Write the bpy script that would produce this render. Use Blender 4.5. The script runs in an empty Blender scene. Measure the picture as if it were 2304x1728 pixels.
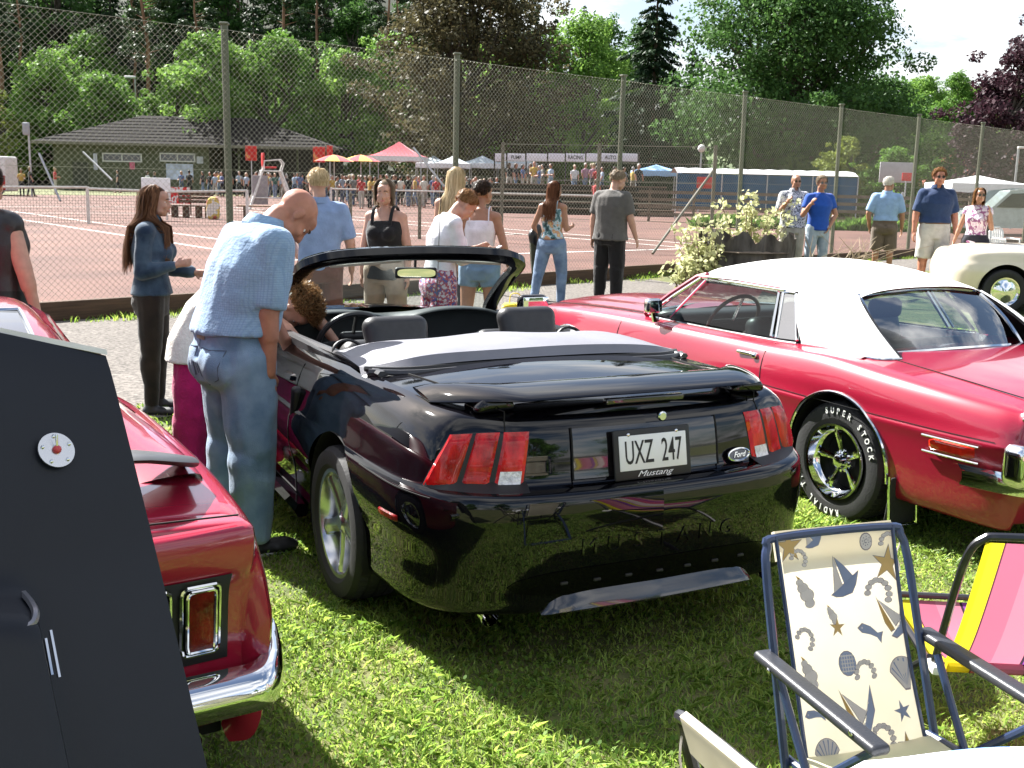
import bpy, bmesh, math, random
import numpy as np
from math import sin, cos, pi, radians, sqrt, atan2
from mathutils import Vector, Matrix, Quaternion

# ------------------------------------------------------------------ camera, sky, sun, exposure
SC = bpy.context.scene
COL = SC.collection
CAM_H, CAM_PITCH, CAM_ROLL, CAM_F = 1.74, 10.5, 1.35, 2480.0   # metres, degrees, degrees, focal length for a 2304 px wide frame
cd = bpy.data.cameras.new('camera')
cd.sensor_width = 36.0
cd.lens = 36.0 * CAM_F / 2304.0
cd.clip_start, cd.clip_end = 0.05, 3000.0
camo = bpy.data.objects.new('camera', cd)
COL.objects.link(camo)
_p, _r = radians(CAM_PITCH), radians(CAM_ROLL)
_fw = Vector((0, cos(_p), -sin(_p)))
_rt = Vector((1, 0, 0))
_up = _rt.cross(_fw)
_rt2 = _rt * cos(_r) + _up * sin(_r)
_up2 = -_rt * sin(_r) + _up * cos(_r)
_m = Matrix((_rt2, _up2, -_fw)).transposed().to_4x4()
_m.translation = Vector((0, 0, CAM_H))
camo.matrix_world = _m
SC.camera = camo

SUN_AZ, SUN_EL = -46.0, 43.0           # degrees clockwise from +Y, degrees above the horizon
SKY_STRENGTH = 0.052
w = bpy.data.worlds.new('World')
SC.world = w
w.use_nodes = True
_nt = w.node_tree
_nt.nodes.clear()
def _wn(t, **k):
 n = _nt.nodes.new(t)
 for a, b in k.items():
  setattr(n, a, b)
 return n
_sky = _wn('ShaderNodeTexSky', sky_type='NISHITA', sun_disc=False)
_sky.sun_elevation = radians(SUN_EL)
_sky.sun_rotation = radians(SUN_AZ)
_sky.altitude, _sky.air_density, _sky.dust_density, _sky.ozone_density = 100.0, 1.0, 2.2, 1.2
_tc = _wn('ShaderNodeTexCoord')
_sep = _wn('ShaderNodeSeparateXYZ')
_nt.links.new(_tc.outputs['Generated'], _sep.inputs[0])
_zz = _wn('ShaderNodeMath', operation='ADD'); _zz.inputs[1].default_value = 0.16
_zm = _wn('ShaderNodeMath', operation='MAXIMUM'); _zm.inputs[1].default_value = 0.05
_nt.links.new(_sep.outputs[2], _zz.inputs[0]); _nt.links.new(_zz.outputs[0], _zm.inputs[0])
_cx = _wn('ShaderNodeMath', operation='DIVIDE'); _cy = _wn('ShaderNodeMath', operation='DIVIDE')
_nt.links.new(_sep.outputs[0], _cx.inputs[0]); _nt.links.new(_zm.outputs[0], _cx.inputs[1])
_nt.links.new(_sep.outputs[1], _cy.inputs[0]); _nt.links.new(_zm.outputs[0], _cy.inputs[1])
_cmb = _wn('ShaderNodeCombineXYZ')
_nt.links.new(_cx.outputs[0], _cmb.inputs[0]); _nt.links.new(_cy.outputs[0], _cmb.inputs[1])
_cn = _wn('ShaderNodeTexNoise'); _cn.inputs['Scale'].default_value = 1.15; _cn.inputs['Detail'].default_value = 8.0
_cn.inputs['Roughness'].default_value = 0.58
_nt.links.new(_cmb.outputs[0], _cn.inputs['Vector'])
_cr = _wn('ShaderNodeValToRGB')
_cr.color_ramp.elements[0].position, _cr.color_ramp.elements[1].position = 0.46, 0.62
_nt.links.new(_cn.outputs['Fac'], _cr.inputs[0])
_skyb = _wn('ShaderNodeMix', data_type='RGBA')
_skyb.inputs[7].default_value = (8.5, 8.5, 8.5, 1)
_nt.links.new(_cr.outputs[0], _skyb.inputs[0]); _nt.links.new(_sky.outputs[0], _skyb.inputs[6])
_bg = _wn('ShaderNodeBackground'); _bg.inputs['Strength'].default_value = SKY_STRENGTH
_wo = _wn('ShaderNodeOutputWorld')
_nt.links.new(_skyb.outputs[2], _bg.inputs['Color']); _nt.links.new(_bg.outputs[0], _wo.inputs['Surface'])

sd = bpy.data.lights.new('sun', 'SUN')
sd.energy, sd.angle, sd.color = 5.0, radians(0.55), (1.0, 0.975, 0.93)
suno = bpy.data.objects.new('sun', sd)
COL.objects.link(suno)
_sv = Vector((sin(radians(SUN_AZ)) * cos(radians(SUN_EL)), cos(radians(SUN_AZ)) * cos(radians(SUN_EL)), sin(radians(SUN_EL))))
suno.rotation_euler = _sv.to_track_quat('Z', 'Y').to_euler()
suno.location = (-20, 20, 30)

SC.view_settings.view_transform = 'Standard'
SC.view_settings.look = 'None'
SC.view_settings.gamma = 1.0
SC.view_settings.use_curve_mapping = False
SC.view_settings.exposure = 1.9
SC.cycles.max_bounces = 7
SC.cycles.transparent_max_bounces = 12
SC.cycles.caustics_reflective = False
SC.cycles.caustics_refractive = False
SC.cycles.use_denoising = True

R = random.Random(4)
RN = np.random.default_rng(4)

# ------------------------------------------------------------------ materials
MATS = {}
def pmat(name, col=(0.5, 0.5, 0.5), rough=0.6, metal=0.0, coat=0.0, spec=0.5, var=0.12, vscale=6.0, col2=None, bump=0.0,
   bscale=60.0, trans=0.0, alpha=1.0, emit=None, sheen=0.0, ior=1.5, stretch=(1, 1, 1), detail=4.0, coord='Object', sss=0.0, objvar=0.0, tint=None):
 """Principled material whose colour wanders between two tones of a noise, with an optional fine bump."""
 if name in MATS:
  return MATS[name]
 m = bpy.data.materials.new(name)
 m.use_nodes = True
 nt = m.node_tree
 b = nt.nodes['Principled BSDF']
 L = nt.links.new
 b.inputs['Roughness'].default_value = rough
 b.inputs['Metallic'].default_value = metal
 b.inputs['Coat Weight'].default_value = coat
 b.inputs['Coat Roughness'].default_value = 0.03
 b.inputs['Specular IOR Level'].default_value = spec
 b.inputs['Transmission Weight'].default_value = trans
 b.inputs['IOR'].default_value = ior
 b.inputs['Alpha'].default_value = alpha
 b.inputs['Sheen Weight'].default_value = sheen
 if sss:
  b.inputs['Subsurface Weight'].default_value = sss
  b.inputs['Subsurface Radius'].default_value = (0.012, 0.005, 0.003)
 if emit:
  b.inputs['Emission Color'].default_value = (*emit[:3], 1); b.inputs['Emission Strength'].default_value = emit[3]
 tc = nt.nodes.new('ShaderNodeTexCoord'); mp = nt.nodes.new('ShaderNodeMapping')
 mp.inputs['Scale'].default_value = stretch
 L(tc.outputs[coord], mp.inputs[0])
 c1 = tuple(max(0, c * (1 - var)) for c in col)
 c2 = tuple(min(1, c * (1 + var)) for c in col) if col2 is None else col2
 n = nt.nodes.new('ShaderNodeTexNoise'); n.inputs['Scale'].default_value = vscale; n.inputs['Detail'].default_value = detail
 L(mp.outputs[0], n.inputs['Vector'])
 rp = nt.nodes.new('ShaderNodeValToRGB')
 rp.color_ramp.elements[0].position, rp.color_ramp.elements[1].position = 0.32, 0.68
 rp.color_ramp.elements[0].color = (*c1, 1); rp.color_ramp.elements[1].color = (*c2, 1)
 L(n.outputs['Fac'], rp.inputs[0])
 out = rp.outputs[0]
 if objvar:
  oi = nt.nodes.new('ShaderNodeObjectInfo'); hs = nt.nodes.new('ShaderNodeHueSaturation')
  mr = nt.nodes.new('ShaderNodeMapRange'); mr.inputs[3].default_value = 1 - objvar; mr.inputs[4].default_value = 1 + objvar
  L(oi.outputs['Random'], mr.inputs[0]); L(mr.outputs[0], hs.inputs['Value']); L(out, hs.inputs['Color']); out = hs.outputs[0]
 L(out, b.inputs['Base Color'])
 if bump:
  n2 = nt.nodes.new('ShaderNodeTexNoise'); n2.inputs['Scale'].default_value = bscale; n2.inputs['Detail'].default_value = 3.0
  L(mp.outputs[0], n2.inputs['Vector'])
  bp = nt.nodes.new('ShaderNodeBump'); bp.inputs['Strength'].default_value = bump; bp.inputs['Distance'].default_value = 0.01
  L(n2.outputs['Fac'], bp.inputs['Height']); L(bp.outputs[0], b.inputs['Normal'])
 MATS[name] = m
 return m

def glassmat(name, tint=(0.9, 0.95, 0.93), rough=0.0, refl=0.9, fac=0.10):
 """Thin sheet glass: mostly see-through, with a mirror share that grows at grazing angles."""
 if name in MATS:
  return MATS[name]
 m = bpy.data.materials.new(name); m.use_nodes = True
 nt = m.node_tree; nt.nodes.clear()
 o = nt.nodes.new('ShaderNodeOutputMaterial'); t = nt.nodes.new('ShaderNodeBsdfTransparent'); g = nt.nodes.new('ShaderNodeBsdfGlossy')
 fr = nt.nodes.new('ShaderNodeFresnel'); fr.inputs[0].default_value = 1.5
 ad = nt.nodes.new('ShaderNodeMath'); ad.operation = 'MULTIPLY_ADD'; ad.inputs[1].default_value = refl; ad.inputs[2].default_value = fac
 mx = nt.nodes.new('ShaderNodeMixShader')
 t.inputs[0].default_value = (*tint, 1); g.inputs['Roughness'].default_value = rough
 nt.links.new(fr.outputs[0], ad.inputs[0]); nt.links.new(ad.outputs[0], mx.inputs[0])
 nt.links.new(t.outputs[0], mx.inputs[1]); nt.links.new(g.outputs[0], mx.inputs[2]); nt.links.new(mx.outputs[0], o.inputs[0])
 MATS[name] = m
 return m

def leafmat(name, c1, c2, trans=0.35, rough=0.55, spec=0.12):
 """Leaves: two greens by noise and by random island, some light coming through."""
 if name in MATS:
  return MATS[name]
 m = bpy.data.materials.new(name); m.use_nodes = True
 nt = m.node_tree; nt.nodes.clear(); L = nt.links.new
 o = nt.nodes.new('ShaderNodeOutputMaterial')
 ge = nt.nodes.new('ShaderNodeNewGeometry'); oi = nt.nodes.new('ShaderNodeObjectInfo')
 tc = nt.nodes.new('ShaderNodeTexCoord'); n = nt.nodes.new('ShaderNodeTexNoise'); n.inputs['Scale'].default_value = 0.7
 L(tc.outputs['Object'], n.inputs['Vector'])
 a = nt.nodes.new('ShaderNodeMath'); a.operation = 'MULTIPLY_ADD'; a.inputs[1].default_value = 0.55; L(ge.outputs['Random Per Island'], a.inputs[0])
 a2 = nt.nodes.new('ShaderNodeMath'); a2.operation = 'MULTIPLY'; a2.inputs[1].default_value = 0.45; L(n.outputs['Fac'], a2.inputs[0]); L(a2.outputs[0], a.inputs[2])
 rp = nt.nodes.new('ShaderNodeValToRGB'); rp.color_ramp.elements[0].color = (*c1, 1); rp.color_ramp.elements[1].color = (*c2, 1)
 rp.color_ramp.elements[0].position, rp.color_ramp.elements[1].position = 0.15, 0.85
 L(a.outputs[0], rp.inputs[0])
 d = nt.nodes.new('ShaderNodeBsdfPrincipled'); d.inputs['Roughness'].default_value = rough; d.inputs['Specular IOR Level'].default_value = spec
 t = nt.nodes.new('ShaderNodeBsdfTranslucent')
 hs = nt.nodes.new('ShaderNodeHueSaturation'); hs.inputs['Value'].default_value = 1.5; hs.inputs['Hue'].default_value = 0.49
 L(rp.outputs[0], d.inputs['Base Color']); L(rp.outputs[0], hs.inputs['Color']); L(hs.outputs[0], t.inputs[0])
 mx = nt.nodes.new('ShaderNodeMixShader'); mx.inputs[0].default_value = trans
 L(d.outputs[0], mx.inputs[1]); L(t.outputs[0], mx.inputs[2]); L(mx.outputs[0], o.inputs[0])
 MATS[name] = m
 return m

# ------------------------------------------------------------------ mesh helpers
def catmull(P, n=8, closed=False):
 """Dense Catmull-Rom through the points (repeat a point for a corner)."""
 P = [np.array(p, float) for p in P]
 out = []
 N = len(P)
 for i in range(N - 1):
  p0 = P[max(i - 1, 0)]; p1 = P[i]; p2 = P[i + 1]; p3 = P[min(i + 2, N - 1)]
  k = n if np.isscalar(n) else n[i]
  for j in range(k):
   t = j / k
   out.append(0.5 * ((2 * p1) + (-p0 + p2) * t + (2 * p0 - 5 * p1 + 4 * p2 - p3) * t * t + (-p0 + 3 * p1 - 3 * p2 + p3) * t ** 3))
 out.append(P[-1])
 return np.array(out)

def interp(xs, ys, x):
 """Monotone-ish smooth interpolation (cosine-free pchip) of ys over xs."""
 xs = np.asarray(xs, float); ys = np.asarray(ys, float)
 h = np.diff(xs); d = np.diff(ys) / h
 m = np.zeros_like(ys)
 m[0], m[-1] = d[0], d[-1]
 for i in range(1, len(xs) - 1):
  m[i] = 0 if d[i - 1] * d[i] <= 0 else 2 * d[i - 1] * d[i] / (d[i - 1] + d[i])
 x = np.clip(x, xs[0], xs[-1])
 i = int(np.clip(np.searchsorted(xs, x) - 1, 0, len(h) - 1))
 t = (x - xs[i]) / h[i]
 return (2 * t**3 - 3 * t**2 + 1) * ys[i] + (t**3 - 2 * t**2 + t) * h[i] * m[i] + (-2 * t**3 + 3 * t**2) * ys[i + 1] + (t**3 - t**2) * h[i] * m[i + 1]

def sstep(a, b, x):
 t = min(1.0, max(0.0, (x - a) / (b - a)))
 return t * t * (3 - 2 * t)

class MB:
 """Collects geometry for ONE mesh."""
 def __init__(s):
  s.v = []; s.f = []; s.mi = []; s.cur = 0; s.n = 0
 def add(s, verts, faces):
  verts = [tuple(map(float, v)) for v in verts]
  o = s.n
  s.v.extend(verts); s.n += len(verts)
  for f in faces:
   s.f.append(tuple(o + i for i in f)); s.mi.append(s.cur)
  return o
 def box(s, c, size, rot=None, taper=1.0):
  hx, hy, hz = size[0] / 2, size[1] / 2, size[2] / 2
  vs = [(-hx, -hy, -hz), (hx, -hy, -hz), (hx, hy, -hz), (-hx, hy, -hz),
    (-hx * taper, -hy * taper, hz), (hx * taper, -hy * taper, hz), (hx * taper, hy * taper, hz), (-hx * taper, hy * taper, hz)]
  if rot is not None:
   vs = [tuple(rot @ Vector(v)) for v in vs]
  vs = [(v[0] + c[0], v[1] + c[1], v[2] + c[2]) for v in vs]
  s.add(vs, [(3, 2, 1, 0), (4, 5, 6, 7), (0, 1, 5, 4), (1, 2, 6, 5), (2, 3, 7, 6), (3, 0, 4, 7)])
  return s
 def rbox(s, c, size, r=0.02, n=4, rot=None, puff=0.0, fn=None):
  """Rounded box made from a subdivided cube."""
  hx, hy, hz = size[0] / 2, size[1] / 2, size[2] / 2
  r = min(r, hx, hy, hz)
  N = 2 * n
  idx = {}; vs = []; fs = []
  def vert(i, j, k):
   key = (i, j, k)
   if key in idx:
    return idx[key]
   def co(a, h):
    # denser near the edges
    t = a / N
    if a <= n // 2: return -h + (r) * (a / max(1, n // 2))
    if a >= N - n // 2: return h - (r) * ((N - a) / max(1, n // 2))
    lo, hi = n // 2, N - n // 2
    return -h + r + (2 * h - 2 * r) * (a - lo) / (hi - lo)
   p = np.array([co(i, hx), co(j, hy), co(k, hz)])
   inner = np.clip(p, [-hx + r, -hy + r, -hz + r], [hx - r, hy - r, hz - r])
   d = p - inner; L = np.linalg.norm(d)
   if L > 1e-9: p = inner + d / L * r
   if puff:
    q = p / np.array([hx, hy, hz])
    p = p + np.array([0, 0, 1]) * puff * (1 - q[0]**2) * (1 - q[1]**2) * q[2] + np.array([0, 1, 0]) * puff * (1 - q[0]**2) * (1 - q[2]**2) * q[1]
   if fn is not None: p = np.array(fn(p))
   if rot is not None: p = np.array(rot @ Vector(p))
   idx[key] = len(vs); vs.append((p[0] + c[0], p[1] + c[1], p[2] + c[2]))
   return idx[key]
  for ax in range(3):
   for side in (0, N):
    for a in range(N):
     for b in range(N):
      q = []
      for (da, db) in ((0, 0), (1, 0), (1, 1), (0, 1)):
       ijk = [0, 0, 0]; ijk[ax] = side; ijk[(ax + 1) % 3] = a + da; ijk[(ax + 2) % 3] = b + db
       q.append(vert(*ijk))
      fs.append(tuple(q) if side else tuple(reversed(q)))
  s.add(vs, fs)
  return s
 def tube(s, pts, r, seg=8, caps=True, closed=False, flat=None):
  """Tube along a polyline; r a number or a list; flat=(sx,sy) squashes the section."""
  P = [Vector(p) for p in pts]; N = len(P)
  rs = [r] * N if np.isscalar(r) else list(r)
  T = []
  for i in range(N):
   a = P[i - 1] if (i > 0 or closed) else P[i]; b = P[(i + 1) % N] if (i < N - 1 or closed) else P[i]
   t = (b - a); T.append(t.normalized() if t.length > 1e-9 else Vector((0, 0, 1)))
  up = Vector((0, 0, 1)) if abs(T[0].z) < 0.95 else Vector((1, 0, 0))
  u = (up - T[0] * up.dot(T[0])).normalized()
  vs = []; fs = []
  for i in range(N):
   u = (u - T[i] * u.dot(T[i])); u = u.normalized() if u.length > 1e-6 else T[i].orthogonal().normalized()
   w_ = T[i].cross(u)
   for k in range(seg):
    a = 2 * pi * (k + 0.5) / seg
    cu, cw = cos(a) * rs[i], sin(a) * rs[i]
    if flat: cu *= flat[0]; cw *= flat[1]
    vs.append(tuple(P[i] + u * cu + w_ * cw))
  for i in range(N if closed else N - 1):
   for k in range(seg):
    a, b = i * seg + k, i * seg + (k + 1) % seg
    c_, d = ((i + 1) % N) * seg + (k + 1) % seg, ((i + 1) % N) * seg + k
    fs.append((a, b, c_, d))
  if caps and not closed:
   fs.append(tuple(reversed(range(seg)))); fs.append(tuple(range((N - 1) * seg, N * seg)))
  s.add(vs, fs)
  return s
 def grid(s, rows, closed=False, flip=False, close_u=False):
  """Sheet through rows of points (all the same length)."""
  nr, nc = len(rows), len(rows[0])
  vs = [p for row in rows for p in row]; fs = []
  for i in range(nr if close_u else nr - 1):
   i2 = (i + 1) % nr
   for j in range(nc if closed else nc - 1):
    a, b = i * nc + j, i * nc + (j + 1) % nc
    c_, d = i2 * nc + (j + 1) % nc, i2 * nc + j
    fs.append((a, d, c_, b) if flip else (a, b, c_, d))
  s.add(vs, fs)
  return s
 def lathe(s, prof, seg=24, axis='z', c=(0, 0, 0), caps=False, rot=None):
  rows = []
  for (r, h) in prof:
   row = []
   for k in range(seg):
    a = 2 * pi * k / seg
    p = {'z': (r * cos(a), r * sin(a), h), 'x': (h, r * cos(a), r * sin(a)), 'y': (r * sin(a), h, r * cos(a))}[axis]
    if rot is not None: p = tuple(rot @ Vector(p))
    row.append((p[0] + c[0], p[1] + c[1], p[2] + c[2]))
   rows.append(row)
  s.grid(rows, closed=True)
  if caps:
   o = s.n - len(rows) * seg
   s.f.append(tuple(o + k for k in reversed(range(seg)))); s.mi.append(s.cur)
   s.f.append(tuple(o + (len(rows) - 1) * seg + k for k in range(seg))); s.mi.append(s.cur)
  return s
 def prism(s, poly, h, origin=(0, 0, 0), ux=(1, 0, 0), uy=(0, 1, 0)):
  """Flat polygon in the plane (ux, uy) extruded by h along ux x uy."""
  ux, uy = Vector(ux), Vector(uy); n = ux.cross(uy); o = Vector(origin); N = len(poly)
  vs = [tuple(o + ux * p[0] + uy * p[1]) for p in poly] + [tuple(o + ux * p[0] + uy * p[1] + n * h) for p in poly]
  fs = [tuple(reversed(range(N))), tuple(range(N, 2 * N))] + [(i, (i + 1) % N, N + (i + 1) % N, N + i) for i in range(N)]
  s.add(vs, fs)
  return s
 def ball(s, c, r, seg=12, rings=8, rot=None):
  rx, ry, rz = (r, r, r) if np.isscalar(r) else r
  rows = []
  for i in range(rings + 1):
   th = pi * i / rings
   row = []
   for k in range(seg):
    a = 2 * pi * k / seg
    p = (rx * sin(th) * cos(a), ry * sin(th) * sin(a), -rz * cos(th))
    if rot is not None: p = tuple(rot @ Vector(p))
    row.append((p[0] + c[0], p[1] + c[1], p[2] + c[2]))
   rows.append(row)
  s.grid(rows, closed=True)
  return s
 def quad(s, a, b, c, d):
  s.add([a, b, c, d], [(0, 1, 2, 3)]); return s
 def mesh(s, name, smooth=True, angle=35, weld=False):
  me = bpy.data.meshes.new(name)
  V = np.array(s.v, dtype=np.float32).reshape(-1, 3)
  if len(s.f) == 0:
   return me
  me.from_pydata(V.tolist(), [], s.f)
  if any(s.mi): me.polygons.foreach_set('material_index', np.array(s.mi, dtype=np.int32))
  if weld:
   bm = bmesh.new(); bm.from_mesh(me); bmesh.ops.remove_doubles(bm, verts=bm.verts, dist=weld if weld is not True else 1e-5)
   bmesh.ops.dissolve_degenerate(bm, edges=bm.edges, dist=1e-6)
   bmesh.ops.recalc_face_normals(bm, faces=bm.faces)
   bm.to_mesh(me); bm.free()
  if smooth:
   me.polygons.foreach_set('use_smooth', np.ones(len(me.polygons), dtype=bool))
   me.set_sharp_from_angle(angle=radians(angle))
  me.update()
  return me
 def obj(s, name, mat, parent=None, smooth=True, angle=35, weld=False, **tags):
  me = s.mesh(name, smooth, angle, weld)
  for m in (mat if isinstance(mat, (list, tuple)) else [mat]):
   me.materials.append(m)
  return link(name, me, parent, **tags)

def link(name, data, parent=None, loc=None, **tags):
 o = bpy.data.objects.new(name, data)
 COL.objects.link(o)
 if parent is not None: o.parent = parent
 if loc is not None: o.location = loc
 for k, v in tags.items():
  o[k] = v
 return o

def thing(name, label, category, loc=(0, 0, 0), rz=0.0, group=None):
 o = bpy.data.objects.new(name, None)
 COL.objects.link(o)
 o.empty_display_size = 0.2
 o.location = loc; o.rotation_euler = (0, 0, rz)
 o['label'] = label; o['category'] = category
 if group: o['group'] = group
 return o

def copy_tree(o, parent=None, loc=None, rz=None, label=None, scale=None):
 c = o.copy(); COL.objects.link(c)
 if parent is not None: c.parent = parent
 if loc is not None: c.location = loc
 if rz is not None: c.rotation_euler = (0, 0, rz)
 if scale is not None: c.scale = (scale,) * 3 if np.isscalar(scale) else scale
 if label: c['label'] = label
 for ch in list(o.children):
  copy_tree(ch, c)
 return c

def text_mesh(name, txt, size, mat, parent, origin, ux, uy, depth=0.001, xs=1.0, align='CENTER', shear=0.0, bold=0.0, bend=None):
 """Lettering as a thin mesh lying in the plane (ux, uy)."""
 cu = bpy.data.curves.new('lettering', 'FONT')
 cu.body = txt; cu.size = size; cu.align_x = align; cu.align_y = 'CENTER'; cu.extrude = depth; cu.shear = shear; cu.offset = bold
 cu.resolution_u = 3
 t = bpy.data.objects.new('lettering_tmp', cu); COL.objects.link(t)
 dg = bpy.context.evaluated_depsgraph_get()
 me = bpy.data.meshes.new_from_object(t.evaluated_get(dg))
 bpy.data.objects.remove(t); bpy.data.curves.remove(cu)
 ux, uy = Vector(ux).normalized(), Vector(uy).normalized(); n = ux.cross(uy); o = Vector(origin)
 for v in me.vertices:
  if bend: v.co = Vector(bend(v.co.x * xs, v.co.y, v.co.z))
  else: v.co = o + ux * (v.co.x * xs) + uy * v.co.y + n * v.co.z
 me.materials.clear(); me.materials.append(mat); me.name = name
 return link(name, me, parent)

def clear_track(*a): pass
# ------------------------------------------------------------------ setting: ground, path, court, fence, hill
FP0 = np.array([-5.16, 12.93]); FU = np.array([0.699, 0.715]); FU = FU / np.linalg.norm(FU); FW = np.array([-FU[1], FU[0]])
FAZ = atan2(FU[1], FU[0])                      # fence direction, radians from +X
def fpt(u, w, z=0.0):
 p = FP0 + FU * u + FW * w
 return (p[0], p[1], z)

def fast_quads(name, V, mat, parent=None, smooth=False, **tags):
 """V: (n,k,3) array, each a separate k-gon."""
 n, k, _ = V.shape
 me = bpy.data.meshes.new(name)
 me.vertices.add(n * k); me.vertices.foreach_set('co', V.reshape(-1).astype(np.float32))
 me.loops.add(n * k); me.loops.foreach_set('vertex_index', np.arange(n * k, dtype=np.int32))
 me.polygons.add(n); me.polygons.foreach_set('loop_start', np.arange(0, n * k, k, dtype=np.int32))
 me.polygons.foreach_set('loop_total', np.full(n, k, dtype=np.int32))
 me.update(calc_edges=True)
 for m in (mat if isinstance(mat, (list, tuple)) else [mat]): me.materials.append(m)
 if parent is False: return me
 return link(name, me, parent, **tags)

def ground_mat():
 m = pmat('lawn_soil', (0.075, 0.12, 0.022), rough=0.95, var=0.35, vscale=3.2, bump=0.5, bscale=45, detail=9, coord='Object', col2=(0.17, 0.16, 0.06))
 return m
b = MB(); b.grid([[(x, y, -0.004) for x in (-900, -60, 60, 900)] for y in (-400, -30, 90, 1400)], flip=True)
b.obj('ground', ground_mat(), kind='structure')

# gravel path along the fence
rows = []
for i in range(61):
 u = -14 + i * 1.2
 e = -5.3 + 0.35 * sin(u * 0.7) + 0.2 * sin(u * 1.9)
 rows.append([fpt(u, e, 0.006), fpt(u, -3.6, 0.022), fpt(u, -1.8, 0.024), fpt(u, -0.16, 0.016)])
b = MB(); b.grid(rows, flip=True)
b.obj('gravel_path', pmat('gravel', (0.105, 0.092, 0.08), rough=0.95, var=0.35, vscale=30, bump=0.9, bscale=120, detail=10, col2=(0.23, 0.205, 0.18)), kind='structure')

# clay court
def clay_mat():
 m = pmat('red_clay', (0.092, 0.036, 0.026), rough=0.95, var=0.22, vscale=0.5, bump=0.3, bscale=90, detail=14, col2=(0.140, 0.064, 0.047))
 return m
b = MB(); b.grid([[fpt(u, w_, 0.01) for w_ in (0.09, 20, 62)] for u in (-30, 10, 78)])
b.obj('clay_court', clay_mat(), kind='structure')
# painted court lines (measured directions)
CU = np.array([0.7826, 0.6225]); CW = np.array([-0.6225, 0.7826])
def cpt(u, w_, z): p = CU * u + CW * w_; return (p[0], p[1], z)
court = thing('court_line', 'white painted lines of the clay tennis court', 'court lines')
linem = pmat('line_paint', (0.78, 0.75, 0.70), rough=0.8, var=0.12, vscale=3)
def cline(u0, w0, u1, w1, wd=0.09):
 a, c = np.array(cpt(u0, w0, 0.016)), np.array(cpt(u1, w1, 0.016)); d = c - a; d /= np.linalg.norm(d); n = np.array([-d[1], d[0], 0]) * wd / 2
 MB().quad(a - n, c - n, c + n, a + n).obj('stripe', linem, court)
BASE, SERV, NETW, FSERV, FBASE = 20.6, 27.9, 37.4, 46.0, 54.0
cline(10.4, BASE, 10.4, FBASE); cline(12.1, BASE, 12.1, FBASE); cline(22.6, BASE, 22.6, FBASE); cline(24.3, BASE, 24.3, FBASE)
cline(10.4, BASE, 24.3, BASE, 0.12); cline(10.4, FBASE, 24.3, FBASE, 0.12); cline(12.1, SERV, 22.6, SERV); cline(12.1, FSERV, 22.6, FSERV); cline(17.35, SERV, 17.35, FSERV)
for u0 in (-8.5,): cline(u0, BASE, 5.4, BASE, 0.12); cline(5.4, BASE, 5.4, FBASE); cline(3.9, BASE, 3.9, FBASE); cline(u0, SERV, 3.9, SERV); cline(u0 + 6, SERV, u0 + 6, FSERV)

# timber kerb under the fence
kerbm = pmat('kerb_timber', (0.085, 0.05, 0.028), rough=0.85, var=0.35, vscale=5, bump=0.5, bscale=40, stretch=(0.4, 8, 8))
kerb = thing('timber_kerb', 'dark brown timber kerb along the foot of the tall court fence', 'kerb', fpt(0, 0), FAZ)
proto = MB().rbox((0, 0, 0.11), (3.92, 0.09, 0.24), 0.012, 4).mesh('plank')
proto.materials.append(kerbm)
for i in range(-3, 10):
 o = link('plank', proto, kerb, (2.12 + 3.96 * i + 1.98, -0.075, R.uniform(-0.012, 0.008))); o.rotation_euler = (R.uniform(-0.03, 0.03), R.uniform(-0.002, 0.002), 0)

# tall chain-link fence
fence = thing('court_fence', 'tall olive green chain link fence on steel posts along the court', 'fence', fpt(0, 0), FAZ)
postm = pmat('fence_post_paint', (0.105, 0.115, 0.075), rough=0.45, var=0.15, vscale=3, metal=0.0)
wirem = pmat('fence_wire', (0.34, 0.34, 0.27), rough=0.30, metal=0.5, var=0.1, vscale=40)
BAY, FH = 3.96, 3.58
def chainlink(W, H, a, bh, r):
 """Interlocked zigzag wires as one sheet of chain link, W wide, H tall."""
 nw = int(W / a); nz = int(H / bh)
 V = []; F = []
 ii = np.arange(nz + 1)
 for i in range(nw):
  x = i * a + np.where((ii + i) % 2 == 0, -0.06 * a, 1.06 * a)
  z = ii * bh
  y = np.where(ii % 2 == 0, r * 0.9, -r * 0.9)
  c = np.stack([x, y, z], 1)
  # three-sided section
  for k in range(3):
   an = 2 * pi * k / 3 + 0.5
   V.append(c + np.array([cos(an) * r, sin(an) * r, 0]))
 V = np.array(V).reshape(nw, 3, nz + 1, 3)
 k = np.arange(3); z = np.arange(nz); i = np.arange(nw)
 I, K, Z = np.meshgrid(i, k, z, indexing='ij')
 idx = lambda I_, K_, Z_: (I_ * 3 + K_ % 3) * (nz + 1) + Z_
 Q = np.stack([idx(I, K, Z), idx(I, K + 1, Z), idx(I, K + 1, Z + 1), idx(I, K, Z + 1)], -1).reshape(-1, 4)
 me = bpy.data.meshes.new('chain_link')
 V = V.reshape(-1, 3)
 me.vertices.add(len(V)); me.vertices.foreach_set('co', V.reshape(-1).astype(np.float32))
 me.loops.add(Q.size); me.loops.foreach_set('vertex_index', Q.reshape(-1).astype(np.int32))
 me.polygons.add(len(Q)); me.polygons.foreach_set('loop_start', np.arange(0, Q.size, 4, dtype=np.int32)); me.polygons.foreach_set('loop_total', np.full(len(Q), 4, dtype=np.int32))
 me.update(calc_edges=True)
 me.polygons.foreach_set('use_smooth', np.ones(len(Q), dtype=bool))
 me.materials.append(wirem)
 return me
netme = chainlink(BAY, FH - 0.12, 0.039, 0.0375, 0.0024)
pb = MB(); pb.tube([(0, 0, 0), (0, 0, FH)], 0.045, 12); pb.rbox((0, 0, FH + 0.012), (0.115, 0.115, 0.03), 0.012, 3)
pme = pb.mesh('post'); pme.materials.append(postm)
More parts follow.
